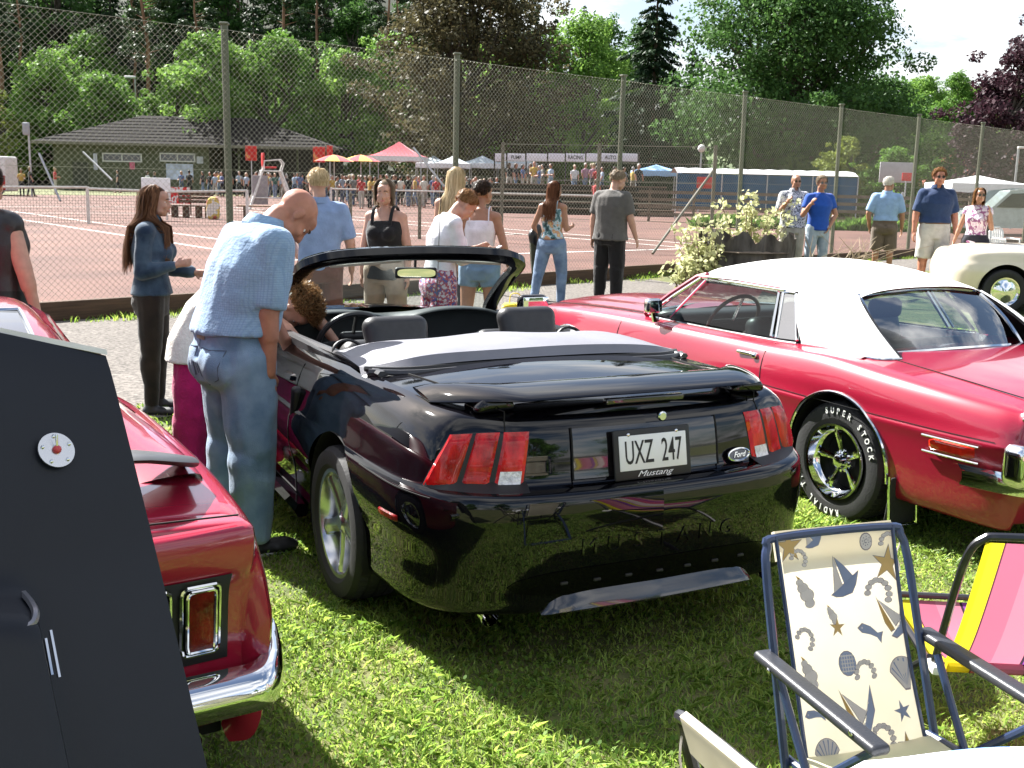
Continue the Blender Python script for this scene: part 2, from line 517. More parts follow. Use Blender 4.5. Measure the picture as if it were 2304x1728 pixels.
for i in range(-3, 10):
 u = 2.12 + BAY * i
 o = link('post', pme, fence, (u, 0.055, 0)); o.rotation_euler = (R.uniform(-0.006, 0.006), R.uniform(-0.008, 0.008), R.uniform(0, 3))
 if i < 9:
  o = link('chain_link', netme, fence, (u, 0, 0.05)); o['kind'] = 'stuff'
for hz in (0.09, 1.78, FH - 0.07):
 b = MB()
 n = 13 * 6
 b.tube([(2.12 + BAY * (-3 + k / 6), 0.004, hz - (0.012 if k % 6 else 0)) for k in range(n - 5)], 0.003, 4, caps=False)
 b.obj('tension_wire', wirem, fence)

# inner court fence: shorter posts with wires and a braced corner
inner = thing('inner_fence', 'lower wire fence with slim posts and a slanting brace inside the court', 'fence')
ipm = pmat('inner_post', (0.13, 0.12, 0.085), rough=0.6)
IP = [(-4.9, 33.0, 1.25), (-2.75, 31.8, 1.25), (-0.40, 31.0, 2.75), (2.2, 30.3, 2.75), (5.2, 29.6, 2.75)]
for (x, y, h) in IP:
 MB().tube([(x, y, 0), (x, y, h)], 0.05, 8).obj('post', ipm, inner)
for hz in (0.25, 0.72, 1.2, 1.75, 2.25, 2.7):
 b = MB(); P_ = [(x, y, hz) for (x, y, h) in IP if h > hz]
 b.tube(P_, 0.009, 4); b.obj('wire', wirem, inner)
MB().tube([(3.35, 27.0, 0.05), (5.15, 29.5, 2.1)], 0.035, 8).obj('brace', ipm, inner)

# hill behind the clubhouse and the far ridge on the right
def hillz(x, y):
 h = sstep(96, 190, y + 0.10 * x) * 34.0 * sstep(40, -40, x - (y - 120) * 0.12)
 return h + 0.6 * sin(x * 0.13) * sin(y * 0.09) * (h > 0.5)
rows = [[(x, y, hillz(x, y) - 0.05) for x in np.linspace(-210, 90, 76)] for y in np.linspace(94, 260, 40)]
b = MB(); b.grid(rows, flip=True)
b.obj('hill', pmat('forest_floor', (0.010, 0.015, 0.005), rough=0.95, var=0.5, vscale=0.25, col2=(0.03, 0.04, 0.015), bump=0.4, bscale=3), kind='structure')
def ridgez(x, y):
 return 26.0 * sstep(190, 330, y) * sstep(20, 90, x) 
rows = [[(x, y, ridgez(x, y) - 0.05) for x in np.linspace(15, 380, 40)] for y in np.linspace(185, 520, 30)]
b = MB(); b.grid(rows, flip=True)
b.obj('far_hill', pmat('far_meadow', (0.07, 0.10, 0.035), rough=0.95, var=0.4, vscale=0.05), kind='structure')

# ------------------------------------------------------------------ grass
def blades(name, n, area, hmin, hmax, wd, mat, seed, keep=None, bendf=0.6):
 g = np.random.default_rng(seed)
 x0, x1, y0, y1 = area
 x = g.uniform(x0, x1, n); y = y0 + (y1 - y0) * g.uniform(0, 1, n) ** 1.35
 if keep is not None:
  k = keep(x, y); x, y = x[k], y[k]; n = len(x)
 # patchy height
 ph = 0.78 + 0.42 * np.sin(x * 3.1 + 1.7 * np.sin(y * 2.3)) * np.sin(y * 2.7 + x) + .25 * np.sin(x * 11 + y * 7) * np.sin(y * 13 - x * 4)
 h = g.uniform(hmin, hmax, n) * ph; a = g.uniform(0, 2 * pi, n); ww = wd * g.uniform(0.6, 1.3, n)
 lean = g.uniform(0.1, bendf, n) * h + 0.004; la = a + g.uniform(-1.2, 1.2, n) + pi / 2
 dx, dy = np.cos(a) * ww / 2, np.sin(a) * ww / 2; lx, ly = np.cos(la) * lean, np.sin(la) * lean
 z0 = np.full(n, -0.004)
 A = np.stack([x - dx, y - dy, z0], 1); B = np.stack([x + dx, y + dy, z0], 1)
 Cc = np.stack([x + dx * .8 + lx * .35, y + dy * .8 + ly * .35, h * .62], 1); D = np.stack([x - dx * .8 + lx * .35, y - dy * .8 + ly * .35, h * .62], 1)
 T = np.stack([x + lx * 1.25, y + ly * 1.25, h * .97], 1)
 V = np.stack([A, B, Cc, T, D], 1)
 return fast_quads(name, V, mat, kind='stuff', label=None) if False else fast_quads(name, V, mat)
def on_lawn(x, y):
 rel_w = (x - FP0[0]) * FW[0] + (y - FP0[1]) * FW[1]
 return rel_w < -5.05
grassm = leafmat('grass_blade', (0.09, 0.215, 0.022), (0.42, 0.53, 0.12), trans=0.44, rough=0.40, spec=.3)
g1 = blades('grass', 190000, (-2.4, 3.9, 1.7, 6.8), 0.014, 0.040, 0.0058, grassm, 7, on_lawn, 1.7)
g1['kind'] = 'stuff'; g1['label'] = 'short sunlit lawn grass under and between the parked cars'; g1['category'] = 'grass'
g2 = blades('grass', 70000, (-6.0, 9.0, 5.5, 14.0), 0.02, 0.05, 0.011, grassm, 8, on_lawn, 1.5)
g2['kind'] = 'stuff'; g2['label'] = 'lawn grass farther back beside the gravel path'; g2['category'] = 'grass'
# dry clippings lying on the lawn
strawm = leafmat('dry_clipping', (0.20, 0.17, 0.07), (0.42, 0.38, 0.20), trans=0.15)
g4 = blades('grass_clipping', 16000, (-1.8, 3.4, 1.8, 5.6), 0.006, 0.02, 0.0045, strawm, 12, on_lawn, bendf=3.0)
g4['kind'] = 'stuff'; g4['label'] = 'pale dry clippings scattered through the near lawn'; g4['category'] = 'clippings'
# clover leaves lying flat in patches
cg = np.random.default_rng(15); cc = np.stack([cg.uniform(-1.6, 3.2, 60), cg.uniform(1.9, 5.6, 60)], 1)
cp = np.repeat(cc, 150, 0) + cg.normal(size=(9000, 2)) * .13; n_ = len(cp); ca = cg.uniform(0, 6.28, n_); cs = cg.uniform(.004, .0085, n_)
cz = cg.uniform(.012, .042, n_); V = np.stack([np.stack([cp[:, 0] + np.cos(ca + k * pi / 3) * cs, cp[:, 1] + np.sin(ca + k * pi / 3) * cs, cz + .006 * np.sin(ca * 3 + k)], 1) for k in range(6)], 1)
fast_quads('clover', V, leafmat('clover_leaf', (0.05, 0.12, 0.014), (0.18, 0.27, 0.05), trans=.3), kind='stuff', label='small clover leaves in patches through the near lawn', category='clover')
# tufts at the kerb
def kerbside(x, y):
 rw = (x - FP0[0]) * FW[0] + (y - FP0[1]) * FW[1]; ru = (x - FP0[0]) * FU[0] + (y - FP0[1]) * FU[1]
 return (rw < -0.13) & (rw > -0.5 - 0.2 * np.sin(ru * 2.1)) & (np.sin(ru * 1.3) + np.sin(ru * 3.7 + 1) > -0.3)
g3 = blades('weed_grass', 260000, (-8, 14, 9, 34), 0.05, 0.14, 0.012, grassm, 9, kerbside)
g3['kind'] = 'stuff'; g3['label'] = 'ragged weeds growing against the timber kerb'; g3['category'] = 'weeds'
# ------------------------------------------------------------------ trees
barkm = pmat('bark_grey', (0.085, 0.07, 0.055), rough=0.9, var=0.4, vscale=3, bump=0.8, bscale=14, stretch=(1, 1, 0.25))
pinem = pmat('bark_pine', (0.20, 0.105, 0.06), rough=0.9, var=0.35, vscale=2, bump=0.8, bscale=10, stretch=(1, 1, 0.3))
LEAF = {
 'dark':   leafmat('leaf_dark', (0.0215, 0.0607, 0.0156), (0.0781, 0.1680, 0.0403)),
 'mid':    leafmat('leaf_mid', (0.0410, 0.1138, 0.0179), (0.1464, 0.2763, 0.0503)),
 'light':  leafmat('leaf_light', (0.0634, 0.1571, 0.0268), (0.2098, 0.3576, 0.0727)),
 'yellow': leafmat('leaf_yellow', (0.0830, 0.1246, 0.0202), (0.2245, 0.2709, 0.0615)),
 'copper': leafmat('leaf_copper', (0.0371, 0.0347, 0.0179), (0.1269, 0.1171, 0.0559), trans=0.25),
 'purple': leafmat('leaf_purple', (0.0215, 0.0108, 0.0156), (0.0732, 0.0347, 0.0447), trans=0.2),
 'spruce': leafmat('needle_spruce', (0.0098, 0.0282, 0.0134), (0.0371, 0.0716, 0.0291), trans=0.12),
 'pine':   leafmat('needle_pine', (0.0156, 0.0368, 0.0156), (0.0586, 0.0921, 0.0391), trans=0.15),
 'far':    leafmat('leaf_far', (0.0781, 0.1409, 0.0503), (0.1854, 0.2817, 0.1062)),
}
def leaf_quads(c, rad, n, size, g, flat=0.5, shell=0.35, droop=0.0):
 """n leaf faces through an ellipsoid round c."""
 d = g.normal(size=(n, 3)); d /= np.linalg.norm(d, axis=1)[:, None]
 r = shell + (1 - shell) * g.uniform(0, 1, n) ** 0.5
 p = np.array(c) + d * r[:, None] * np.array(rad)
 # face normals lean outward and up
 nrm = d * 0.6 + g.normal(size=(n, 3)) * 0.7 + np.array([0, 0, flat]); nrm /= np.linalg.norm(nrm, axis=1)[:, None]
 t = np.cross(nrm, g.normal(size=(n, 3))); t /= np.linalg.norm(t, axis=1)[:, None] + 1e-9
 s_ = np.cross(nrm, t)
 L = size * g.uniform(0.6, 1.35, n)[:, None]; W = L * g.uniform(0.45, 0.75, n)[:, None]
 a = p - t * L * .5; b_ = p + s_ * W * .5 - nrm * L * .06; c_ = p + t * L * .5 - np.array([0, 0, droop]) * L; d_ = p - s_ * W * .5 - nrm * L * .06
 return np.stack([a, b_, c_, d_], 1)

def branch_pts(p0, p1, g, sag=0.1, n=5):
 p0, p1 = np.array(p0, float), np.array(p1, float); L = np.linalg.norm(p1 - p0)
 return [tuple(p0 + (p1 - p0) * t + g.normal(size=3) * L * 0.03 * (0 < t < 1) + np.array([0, 0, -sag * L * t * (1 - t)])) for t in np.linspace(0, 1, n)]

def make_broadleaf(kind, seed, H=14.0, W=10.0, base=0.22, nl=7500, leaf=0.32, ncl=46, trunk_r=0.28, top=0.8, gap=0.0, lopside=(0, 0)):
 """Returns (crown mesh, trunk mesh): limbs reach every leaf cluster."""
 g = np.random.default_rng(seed)
 tb = MB(); cl = []
 trunk = [(0, 0, -0.3)] + [(g.normal() * .02 * H * k, g.normal() * .02 * H * k, H * base + (H * 0.72 - H * base) * (k - 1) / 4 if k > 0 else 0) for k in range(1, 6)]
 tb.tube(trunk, [trunk_r * f for f in (1.35, 1.0, .82, .62, .42, .2)], 8)
 for i in range(ncl):
  ph = g.uniform(0, 2 * pi); t = (i + g.uniform(0.2, .8)) / ncl
  z = H * (base + (1 - base) * t)
  env = sin(pi * min(1, max(0.0, (t ** top) * 0.86 + 0.14))) ** 0.62
  rr = W / 2 * env * g.uniform(0.45, 0.95)
  c = (rr * cos(ph) + lopside[0] * t, rr * sin(ph) + lopside[1] * t, z)
  R0 = W * g.uniform(0.095, 0.17)
  cl.append((c, (R0 * 1.15, R0 * 1.15, R0 * 0.72)))
  k = min(4, int(1 + t * 3.6)); a = trunk[k]
  tb.tube(branch_pts((a[0], a[1], min(a[2], z - 0.1 * H) if z - .1 * H > H * base else H * base * .95), c, g), [trunk_r * f for f in (.34, .27, .2, .13, .05)], 5)
 wts = np.array([r[0] * r[1] for c, r in cl]); wts = wts / wts.sum()
 V = np.concatenate([leaf_quads(c, r, max(20, int(nl * wt)), leaf, g) for (c, r), wt in zip(cl, wts)])
 # stray outer sprays break the outline
 V = np.concatenate([V] + [leaf_quads(np.array(c) + g.normal(size=3) * np.array(r) * 0.9, np.array(r) * 0.45, int(nl * 0.006), leaf * 0.8, g) for c, r in cl])
 me = fast_quads('crown', V, LEAF[kind], parent=False)
 tm = tb.mesh('trunk'); tm.materials.append(barkm)
 return me, tm

def make_spruce(kind, seed, H=17.0, W=6.0, nl=9000, leaf=0.30, bare=0.06):
 g = np.random.default_rng(seed); tb = MB(); V = []
 tb.tube([(0, 0, -.3), (0, 0, H * .5), (0, 0, H)], [0.24, 0.14, 0.02], 7)
 levels = int(H / 0.55)
 for i in range(levels):
  t = (i + 0.5) / levels; z = H * (bare + (1 - bare) * t)
  L = W / 2 * (1 - t) ** 0.85 * g.uniform(0.72, 1.1) + 0.12
  nb = max(4, int(9 * (1 - t) + 3)); off = g.uniform(0, 6)
  for k in range(nb):
   if g.uniform() < 0.10: continue
   a = off + 2 * pi * k / nb + g.uniform(-.25, .25); Lk = L * g.uniform(.65, 1.15); dr = g.uniform(.18, .42)
   tip = np.array([cos(a) * Lk, sin(a) * Lk, z - dr * Lk]); root = np.array([0, 0, z])
   m = max(6, int(nl / (levels * 8) * (Lk / (W / 2) + .25)))
   s_ = g.uniform(0.12, 1.0, m) ** 0.8
   p = root + (tip - root) * s_[:, None] + g.normal(size=(m, 3)) * np.array([.16, .16, .07]) * (0.5 + Lk * .22)
   p[:, 2] -= 0.10 * s_
   dirv = (tip - root) / Lk
   t_ = dirv + g.normal(size=(m, 3)) * .5 + np.array([0, 0, -.3]); t_ /= np.linalg.norm(t_, axis=1)[:, None]
   sd_ = np.cross(t_, np.array([0, 0, 1]) + g.normal(size=(m, 3)) * .4); sd_ /= np.linalg.norm(sd_, axis=1)[:, None] + 1e-9
   Lq = leaf * g.uniform(.7, 1.5, m)[:, None]; Wq = Lq * .38
   V.append(np.stack([p - t_ * Lq * .5, p + sd_ * Wq * .5, p + t_ * Lq * .5, p - sd_ * Wq * .5], 1))
   if k % 2 == 0: tb.tube([tuple(root), tuple(root + (tip - root) * .9)], [.035, .01], 3, caps=False)
 me = fast_quads('crown', np.concatenate(V), LEAF[kind], parent=False)
 tm = tb.mesh('trunk'); tm.materials.append(barkm)
 return me, tm

def make_pine(seed, H=18.0, nl=4200):
 g = np.random.default_rng(seed); tb = MB(); V = []
 tr = [(g.normal() * .08 * k, g.normal() * .08 * k, H * k / 5) for k in range(6)]; tr[0] = (0, 0, -.3)
 tb.tube(tr, [.24, .21, .18, .15, .11, .04], 8)
 for i in range(20):
  t = g.uniform(0.52, 1.0); a = g.uniform(0, 6.28); L = g.uniform(.9, 2.3) * (1.25 - t * .6)
  z = H * t; c = (cos(a) * L, sin(a) * L, z + .3)
  V.append(leaf_quads(c, (g.uniform(.6, 1.1), g.uniform(.6, 1.1), .45), nl // 20, .3, g, shell=.1))
  tb.tube([(tr[4][0] * t, tr[4][1] * t, z - .3), c], [.06, .015], 4, caps=False)
 for i in range(7):
  a = g.uniform(0, 6.28); z = H * g.uniform(.2, .5); L = g.uniform(.5, 1.4)
  tb.tube([(0, 0, z), (cos(a) * L, sin(a) * L, z + g.uniform(-.2, .3))], [.03, .008], 4, caps=False)
 me = fast_quads('crown', np.concatenate(V), LEAF['pine'], parent=False)
 tm = tb.mesh('trunk'); tm.materials.append(pinem)
 return me, tm

def place_tree(meshes, name, loc, label, group=None, scale=1.0, rz=None, sz=None):
 t = thing(name, label, 'tree', loc, R.uniform(0, 6.28) if rz is None else rz, group)
 t.scale = (scale, scale, scale if sz is None else sz)
 link('crown', meshes[0], t); link('trunk', meshes[1], t)
 return t

BL = {}
BL['light'] = [make_broadleaf('light', 21, 12, 9.5, nl=9500, base=.04, leaf=.40, ncl=62), make_broadleaf('light', 22, 10, 9, nl=8500, base=.02, leaf=.38, ncl=58)]
BL['mid'] = [make_broadleaf('mid', 23, 13, 10, nl=9500, base=.05, leaf=.42, ncl=62), make_broadleaf('mid', 24, 9, 8.5, nl=8000, base=.02, leaf=.38, ncl=56)]
BL['yellow'] = [make_broadleaf('yellow', 25, 9, 7, nl=7000, base=.02, leaf=.34, ncl=52)]
BL['dark'] = [make_broadleaf('dark', 26, 15, 10, nl=9500, base=.08, leaf=.42, ncl=60)]
SP = [make_spruce('spruce', 31, 18, 6.4, nl=9000, leaf=.42), make_spruce('spruce', 32, 15, 5.6, nl=8000, leaf=.4)]
PI = [make_pine(41, 19), make_pine(42, 21)]

def onhill(x, y): return (x, y, max(0.0, hillz(x, y)) - 0.1)
# forest on the slope behind the clubhouse, front rows first (x, y, kind, variant, scale)
FOREST = []
fr = random.Random(11)
for row, (y0, n, x0, x1) in enumerate([(106, 12, -62, 2), (114, 13, -66, 4), (124, 15, -80, 8), (136, 16, -92, 12), (150, 17, -104, 18)]):
 for i in range(n):
  x = x0 + (x1 - x0) * (i + fr.uniform(.2, .8)) / n
  y = y0 + fr.uniform(-4, 4)
  if row == 0: k = fr.choice(['light', 'mid', 'light', 'yellow', 'mid'])
  elif row == 1: k = fr.choice(['light', 'mid', 'dark', 'pine', 'pine', 'mid'])
  elif row == 2: k = fr.choice(['pine', 'pine', 'spruce', 'mid', 'dark'])
  else: k = fr.choice(['spruce', 'spruce', 'pine', 'dark'])
  FOREST.append((x, y, k, fr.uniform(.85, 1.2)))
FOREST += [(-43, 139, 'spruce', 1.25), (-39, 150, 'spruce', 1.4), (-35, 142, 'dark', 1.2), (-62, 128, 'dark', 1.1), (-68, 136, 'mid', 1.2), (-57, 141, 'spruce', 1.3), (-76, 150, 'spruce', 1.4), (-27, 146, 'spruce', 1.3)]
FLAB = {'light': 'pale green leafy tree', 'mid': 'mid green leafy tree', 'yellow': 'yellow green bushy tree', 'dark': 'dark green leafy tree', 'pine': 'pine with bare reddish trunk', 'spruce': 'dark spruce'}
def where(x, y):
 p = 1152 + CAM_F * x / y; row = 'low in front' if y < 111 else 'mid slope' if y < 132 else 'high at the back'
 return row + (' at the left edge' if p < 130 else ' over the left roof end' if p < 330 else ' over the clubhouse ridge' if p < 560 else ' over the right roof end' if p < 760 else ' above the parasols' if p < 900 else ' behind the copper tree')
FNAME = {'light': 'leafy_tree', 'mid': 'leafy_tree', 'yellow': 'bushy_tree', 'dark': 'leafy_tree', 'pine': 'pine_tree', 'spruce': 'spruce_tree'}
for x, y, k, s_ in FOREST:
 ms = SP if k == 'spruce' else PI if k == 'pine' else BL[k]
 place_tree(ms[fr.randrange(len(ms))], FNAME[k], onhill(x, y), FLAB[k] + ' ' + where(x, y), 'trees of the wooded slope: ' + k, s_)

def px(x, y, Y):
 """World point at forward distance Y seen at photo position (x, y), used to lay out the far background."""
 d = _fw + _rt2 * ((x - 1152) / CAM_F) - _up2 * ((y - 864) / CAM_F)
 return Vector((0, 0, CAM_H)) + d * (Y / d.y)
def gx(x, Y): return px(x, 864, Y).x if False else (px(x, 400, Y).x)

place_tree(make_broadleaf('copper', 51, 19, 15, nl=26000, leaf=.38, ncl=100, base=.06, trunk_r=.4), 'copper_beech', (gx(1050, 92), 92, 0), 'large copper leaved tree behind the red and white market tent')
place_tree(make_broadleaf('light', 52, 16, 10.5, nl=16000, leaf=.34, ncl=80, base=.06), 'leafy_tree', (gx(1300, 104), 104, 0), 'light green tree between the copper tree and the dark spruce')
place_tree(make_spruce('spruce', 53, 20.5, 8.8, nl=34000, leaf=.42), 'spruce_tree', (gx(1462, 88), 88, 0), 'tall dark spruce standing against the bright sky')
place_tree(make_spruce('spruce', 57, 13, 6.6, nl=14000, leaf=.4), 'spruce_tree', (gx(1545, 97), 97, 0), 'smaller dark spruce beside the big broad tree')
place_tree(make_broadleaf('dark', 54, 17.0, 16.5, nl=40000, leaf=.32, ncl=125, base=.16, trunk_r=.5, top=.75), 'broad_tree', (gx(1770, 80), 80, 0), 'big broad dark green tree with bright sky showing through its branches', rz=1.1)
place_tree(make_broadleaf('dark', 58, 9.5, 9.0, nl=14000, leaf=.30, ncl=56, base=.08), 'broad_tree', (gx(1965, 86), 86, 0), 'low dark tree at the right edge of the big broad tree')
place_tree(make_broadleaf('purple', 55, 9.5, 7.0, nl=16000, leaf=.26, ncl=65, base=.04), 'purple_tree', (gx(2290, 62), 62, 0), 'dark purple leaved tree at the right edge')
for i, (x_, Y_, s_, k, v, lab) in enumerate([
 (1900, 66, .50, 'yellow', 0, 'rounded bright green bush behind the long blue stall'),
 (1790, 74, .40, 'mid', 1, 'green bush behind the left end of the blue stall'),
 (2010, 64, .42, 'mid', 1, 'green bush behind the pale board on the court'),
 (2110, 68, .52, 'mid', 1, 'tall green bush left of the purple tree'),
 (1700, 82, .42, 'dark', 0, 'dark bush under the big broad tree')]):
 place_tree(BL[k][v], 'bush', (gx(x_, Y_), Y_, 0), lab, None, s_)
# far ridge
for i in range(26):
 x_ = 1980 + (i % 13) * 30 + R.uniform(-10, 10); Y_ = 205 + (i // 13) * 55 + R.uniform(-15, 15)
 X = gx(x_, Y_); k = R.choice(['light', 'light', 'yellow', 'mid'])
 place_tree(BL[k][0], 'leafy_tree', (X, Y_, ridgez(X, Y_)), 'pale far tree on the ridge at the right', 'far trees on the ridge', R.uniform(.8, 1.25))
# trees behind the photographer, seen mirrored in the car paint
for i, (X, Y_, k) in enumerate([(-24, -30, 'dark'), (-9, -36, 'mid'), (8, -33, 'dark'), (26, -30, 'mid'), (42, -22, 'dark')]):
 place_tree(BL[k][0], 'leafy_tree', (X, Y_, 0), 'leafy tree of the row mirrored in the black car', 'trees mirrored in the car paint', 0.9)
# ------------------------------------------------------------------ cars: shared tools
rubberm = pmat('tyre_rubber', (0.018, 0.018, 0.019), rough=0.75, var=0.25, vscale=9, bump=0.15, bscale=90)
blackpl = pmat('black_plastic', (0.012, 0.012, 0.013), rough=0.5, var=0.15, vscale=12, bump=0.08, bscale=300)
gapm = pmat('panel_gap', (0.004, 0.004, 0.004), rough=0.9)
chromem = pmat('chrome', (0.80, 0.81, 0.82), rough=0.06, metal=1.0, var=0.03, vscale=3)
alum = pmat('cast_alloy', (0.62, 0.63, 0.65), rough=0.22, metal=0.9, var=0.06, vscale=8)
blackpaint = pmat('black_paint', (0.0030, 0.0028, 0.0040), rough=0.3, coat=1.0, spec=0.0, var=0.2, vscale=2)
redpaint = pmat('red_paint', (0.30, 0.008, 0.030), rough=0.28, coat=1.0, spec=0.5, var=0.06, vscale=2)
redpaint2 = pmat('red_paint_dark', (0.35, 0.011, 0.036), rough=0.26, coat=1.0, var=0.06, vscale=2)
creampaint = pmat('cream_paint', (0.74, 0.65, 0.52), rough=0.3, coat=0.9, var=0.05, vscale=2)
lensred = pmat('lamp_lens_red', (0.42, 0.003, 0.005), rough=0.25, coat=0.7, spec=0.15, var=0.35, vscale=26, bump=0.35, bscale=45, col2=(0.72, 0.012, 0.014), stretch=(1, 1, .35))
lensclear = pmat('lamp_lens_clear', (0.75, 0.74, 0.78), rough=0.15, coat=1.0, var=0.3, vscale=60, bump=0.5, bscale=120)
lensdark = pmat('lamp_lens_dark_red', (0.16, 0.006, 0.006), rough=0.25, coat=.5, spec=.2, var=0.5, vscale=16, bump=0.2, bscale=70)
leatherm = pmat('black_leather', (0.020, 0.020, 0.022), rough=0.42, var=0.2, vscale=30, bump=0.12, bscale=220)
vinylm = pmat('boot_vinyl', (0.20, 0.20, 0.225), rough=0.42, var=0.06, vscale=7, bump=0.2, bscale=350)
headglass = glassmat('windscreen_glass', (0.86, 0.93, 0.91), refl=0.8, fac=0.03)
darkglass = glassmat('tinted_glass', (0.66, 0.76, 0.74), refl=0.42, fac=0.01)
whitevinyl = pmat('white_vinyl', (0.80, 0.79, 0.76), rough=0.55, var=0.03, vscale=20, bump=0.25, bscale=260)

class Wrap:
 """Car body shell: vertical profiles swept round the plan outline, mirrored left and right.
 plan: (x, y) from front centre round the right side to rear centre. prof(y, side, end): list of (offset, z) from sill to shoulder."""
 def __init__(s, plan, prof, step=0.022, kv=5):
  P = catmull(plan, 24)
  seg = np.linalg.norm(np.diff(P, axis=0), axis=1); S = np.concatenate([[0], np.cumsum(seg)])
  n = int(S[-1] / step); t = np.linspace(0, S[-1], n + 1)
  s.x = np.interp(t, S, P[:, 0]); s.y = np.interp(t, S, P[:, 1]); s.t = t; s.S = S[-1]
  dx, dy = np.gradient(s.x, t), np.gradient(s.y, t)
  L = np.hypot(dx, dy); s.nx, s.ny = -dy / L, dx / L       # outward: right side has +x
  s.nx[0] = 0; s.ny[0] = 1; s.nx[-1] = 0; s.ny[-1] = -1
  s.prof = []
  for i in range(n + 1):
   end = s.ny[i]
   pr = prof(s.y[i], end, s.t[i])
   s.prof.append(catmull(pr, kv))
  s.prof = np.array(s.prof)
  s.K = s.prof.shape[1]
 def at(s, t, v, off=0.0):
  """Point at arc length t (negative: left side) and profile index v (float)."""
  sg = 1 if t >= 0 else -1; t = abs(t)
  x = np.interp(t, s.t, s.x); y = np.interp(t, s.t, s.y); nx = np.interp(t, s.t, s.nx); ny = np.interp(t, s.t, s.ny)
  L = math.hypot(nx, ny); nx, ny = nx / L, ny / L
  f = t / s.S * (len(s.t) - 1); i = min(int(f), len(s.t) - 2); fr = f - i
  k = min(int(v), s.K - 2); fk = v - k
  A = s.prof[i] * (1 - fr) + s.prof[i + 1] * fr
  o = A[k] * (1 - fk) + A[k + 1] * fk
  return (sg * (x + nx * (o[0] + off)), y + ny * (o[0] + off), o[1])
 def vz(s, t, z):
  """Profile index at height z."""
  t = abs(t); f = t / s.S * (len(s.t) - 1); i = min(int(f), len(s.t) - 2); fr = f - i
  A = s.prof[i] * (1 - fr) + s.prof[i + 1] * fr
  zz = np.maximum.accumulate(A[:, 1] + np.arange(s.K) * 1e-7)
  return float(np.interp(z, zz, np.arange(s.K)))
 def pz(s, t, z, off=0.0): return s.at(t, s.vz(t, z), off)
 def ty(s, y, rear=True):
  """Arc length on the right side where the outline passes y (side part only)."""
  ok = s.nx > 0.25
  yy = s.y[ok]; tt = s.t[ok]
  return float(np.interp(-y, -yy, tt))
 def tx(s, x, rear=True):
  """Arc length on the rear (or front) end where |x| is reached."""
  m = s.ny < -0.15 if rear else s.ny > 0.15
  xx, tt = s.x[m], s.t[m]
  o = np.argsort(xx)
  return float(np.interp(abs(x), xx[o], tt[o])) * (1 if x >= 0 else -1)
 def shell(s, arches, t0=None, t1=None, sides=(1, -1)):
  mb = MB()
  for sg in sides:
   rows = []
   for i in range(len(s.t)):
    if t0 is not None and s.t[i] < t0: continue
    if t1 is not None and s.t[i] > t1: continue
    row = []
    zmin = -1
    if abs(s.ny[i]) < 0.8:
     for (ya, za, ra) in arches:
      d = s.y[i] - ya
      if abs(d) < ra: zmin = max(zmin, za + sqrt(ra * ra - d * d))
    for k in range(s.K):
     o, z = s.prof[i][k]
     if z < zmin:
      # slide along the profile up to the arch edge
      zz = s.prof[i][:, 1]
      o = float(np.interp(zmin, zz, s.prof[i][:, 0])) ; z = zmin
     row.append((sg * (s.x[i] + s.nx[i] * o), s.y[i] + s.ny[i] * o, z))
    rows.append(row)
   mb.grid(rows, flip=(sg > 0))
  return mb
 def top_edge(s, i): o, z = s.prof[i][-1]; return (s.x[i] + s.nx[i] * o, s.y[i] + s.ny[i] * o, z)
 def lid(s, y0, y1, crown, cols=18, inset=0.0, dz=0.0, fn=None):
  """Top sheet between the mirrored shoulder edges for y0<=y<=y1."""
  mb = MB(); rows = []
  for i in range(len(s.t)):
   x, y, z = s.top_edge(i)
   if y < y0 or y > y1: continue
   x = max(0.001, x - inset)
   row = []
   for j in range(cols + 1):
    q = -1 + 2 * j / cols
    xx = x * q
    c_ = crown(y) if callable(crown) else crown
    zz = z + dz + c_ * (1 - q * q) * min(1, x / 0.35)
    if fn: zz += fn(xx, y)
    row.append((xx, y, zz))
   rows.append(row)
  mb.grid(rows)
  return mb
 def patch(s, ta, tb_, zlo, zhi, off=0.004, nu=16, nv=10, bulge=0.0):
  """Piece lying on the shell between arc lengths and heights (numbers or functions of 0..1)."""
  mb = MB(); rows = []
  for a in range(nu + 1):
   q = a / nu; row = []
   z0 = zlo(q) if callable(zlo) else zlo; z1 = zhi(q) if callable(zhi) else zhi
   for c_ in range(nv + 1):
    p = c_ / nv
    t = (ta(p) if callable(ta) else ta) * (1 - q) + (tb_(p) if callable(tb_) else tb_) * q
    z = z0 + (z1 - z0) * p
    edge = min(1, 8 * q, 8 * (1 - q)) * min(1, 8 * p, 8 * (1 - p))
    row.append(s.pz(t, z, off * edge ** 0.5 + (0 if edge > 0 else -0.004) + bulge * 16 * q * (1 - q) * p * (1 - p)))
   rows.append(row)
  mb.grid(rows, flip=True)
  return mb
 def line(s, pts, r=0.0035, off=0.0005):
  """Thin groove or trim along (t, z) points."""
  return MB().tube([s.pz(t, z, off) for t, z in pts], r, 4)

def arch_liner(mb, x, ya, za, r, wdt=0.30):
 rows = []
 for k in range(25):
  a = pi * (-0.12 + 1.24 * k / 24)
  rows.append([(sg_x, ya + cos(a) * r, max(0.16, za + sin(a) * r)) for sg_x in (x, x - wdt * (1 if x > 0 else -1))])
 mb.grid(rows)
 # inner wall
 c = [(x - wdt * (1 if x > 0 else -1), ya + cos(pi * (-0.12 + 1.24 * k / 24)) * r, max(0.16, za + sin(pi * (-0.12 + 1.24 * k / 24)) * r)) for k in range(25)]
 mb.add(c, [tuple(range(25))])

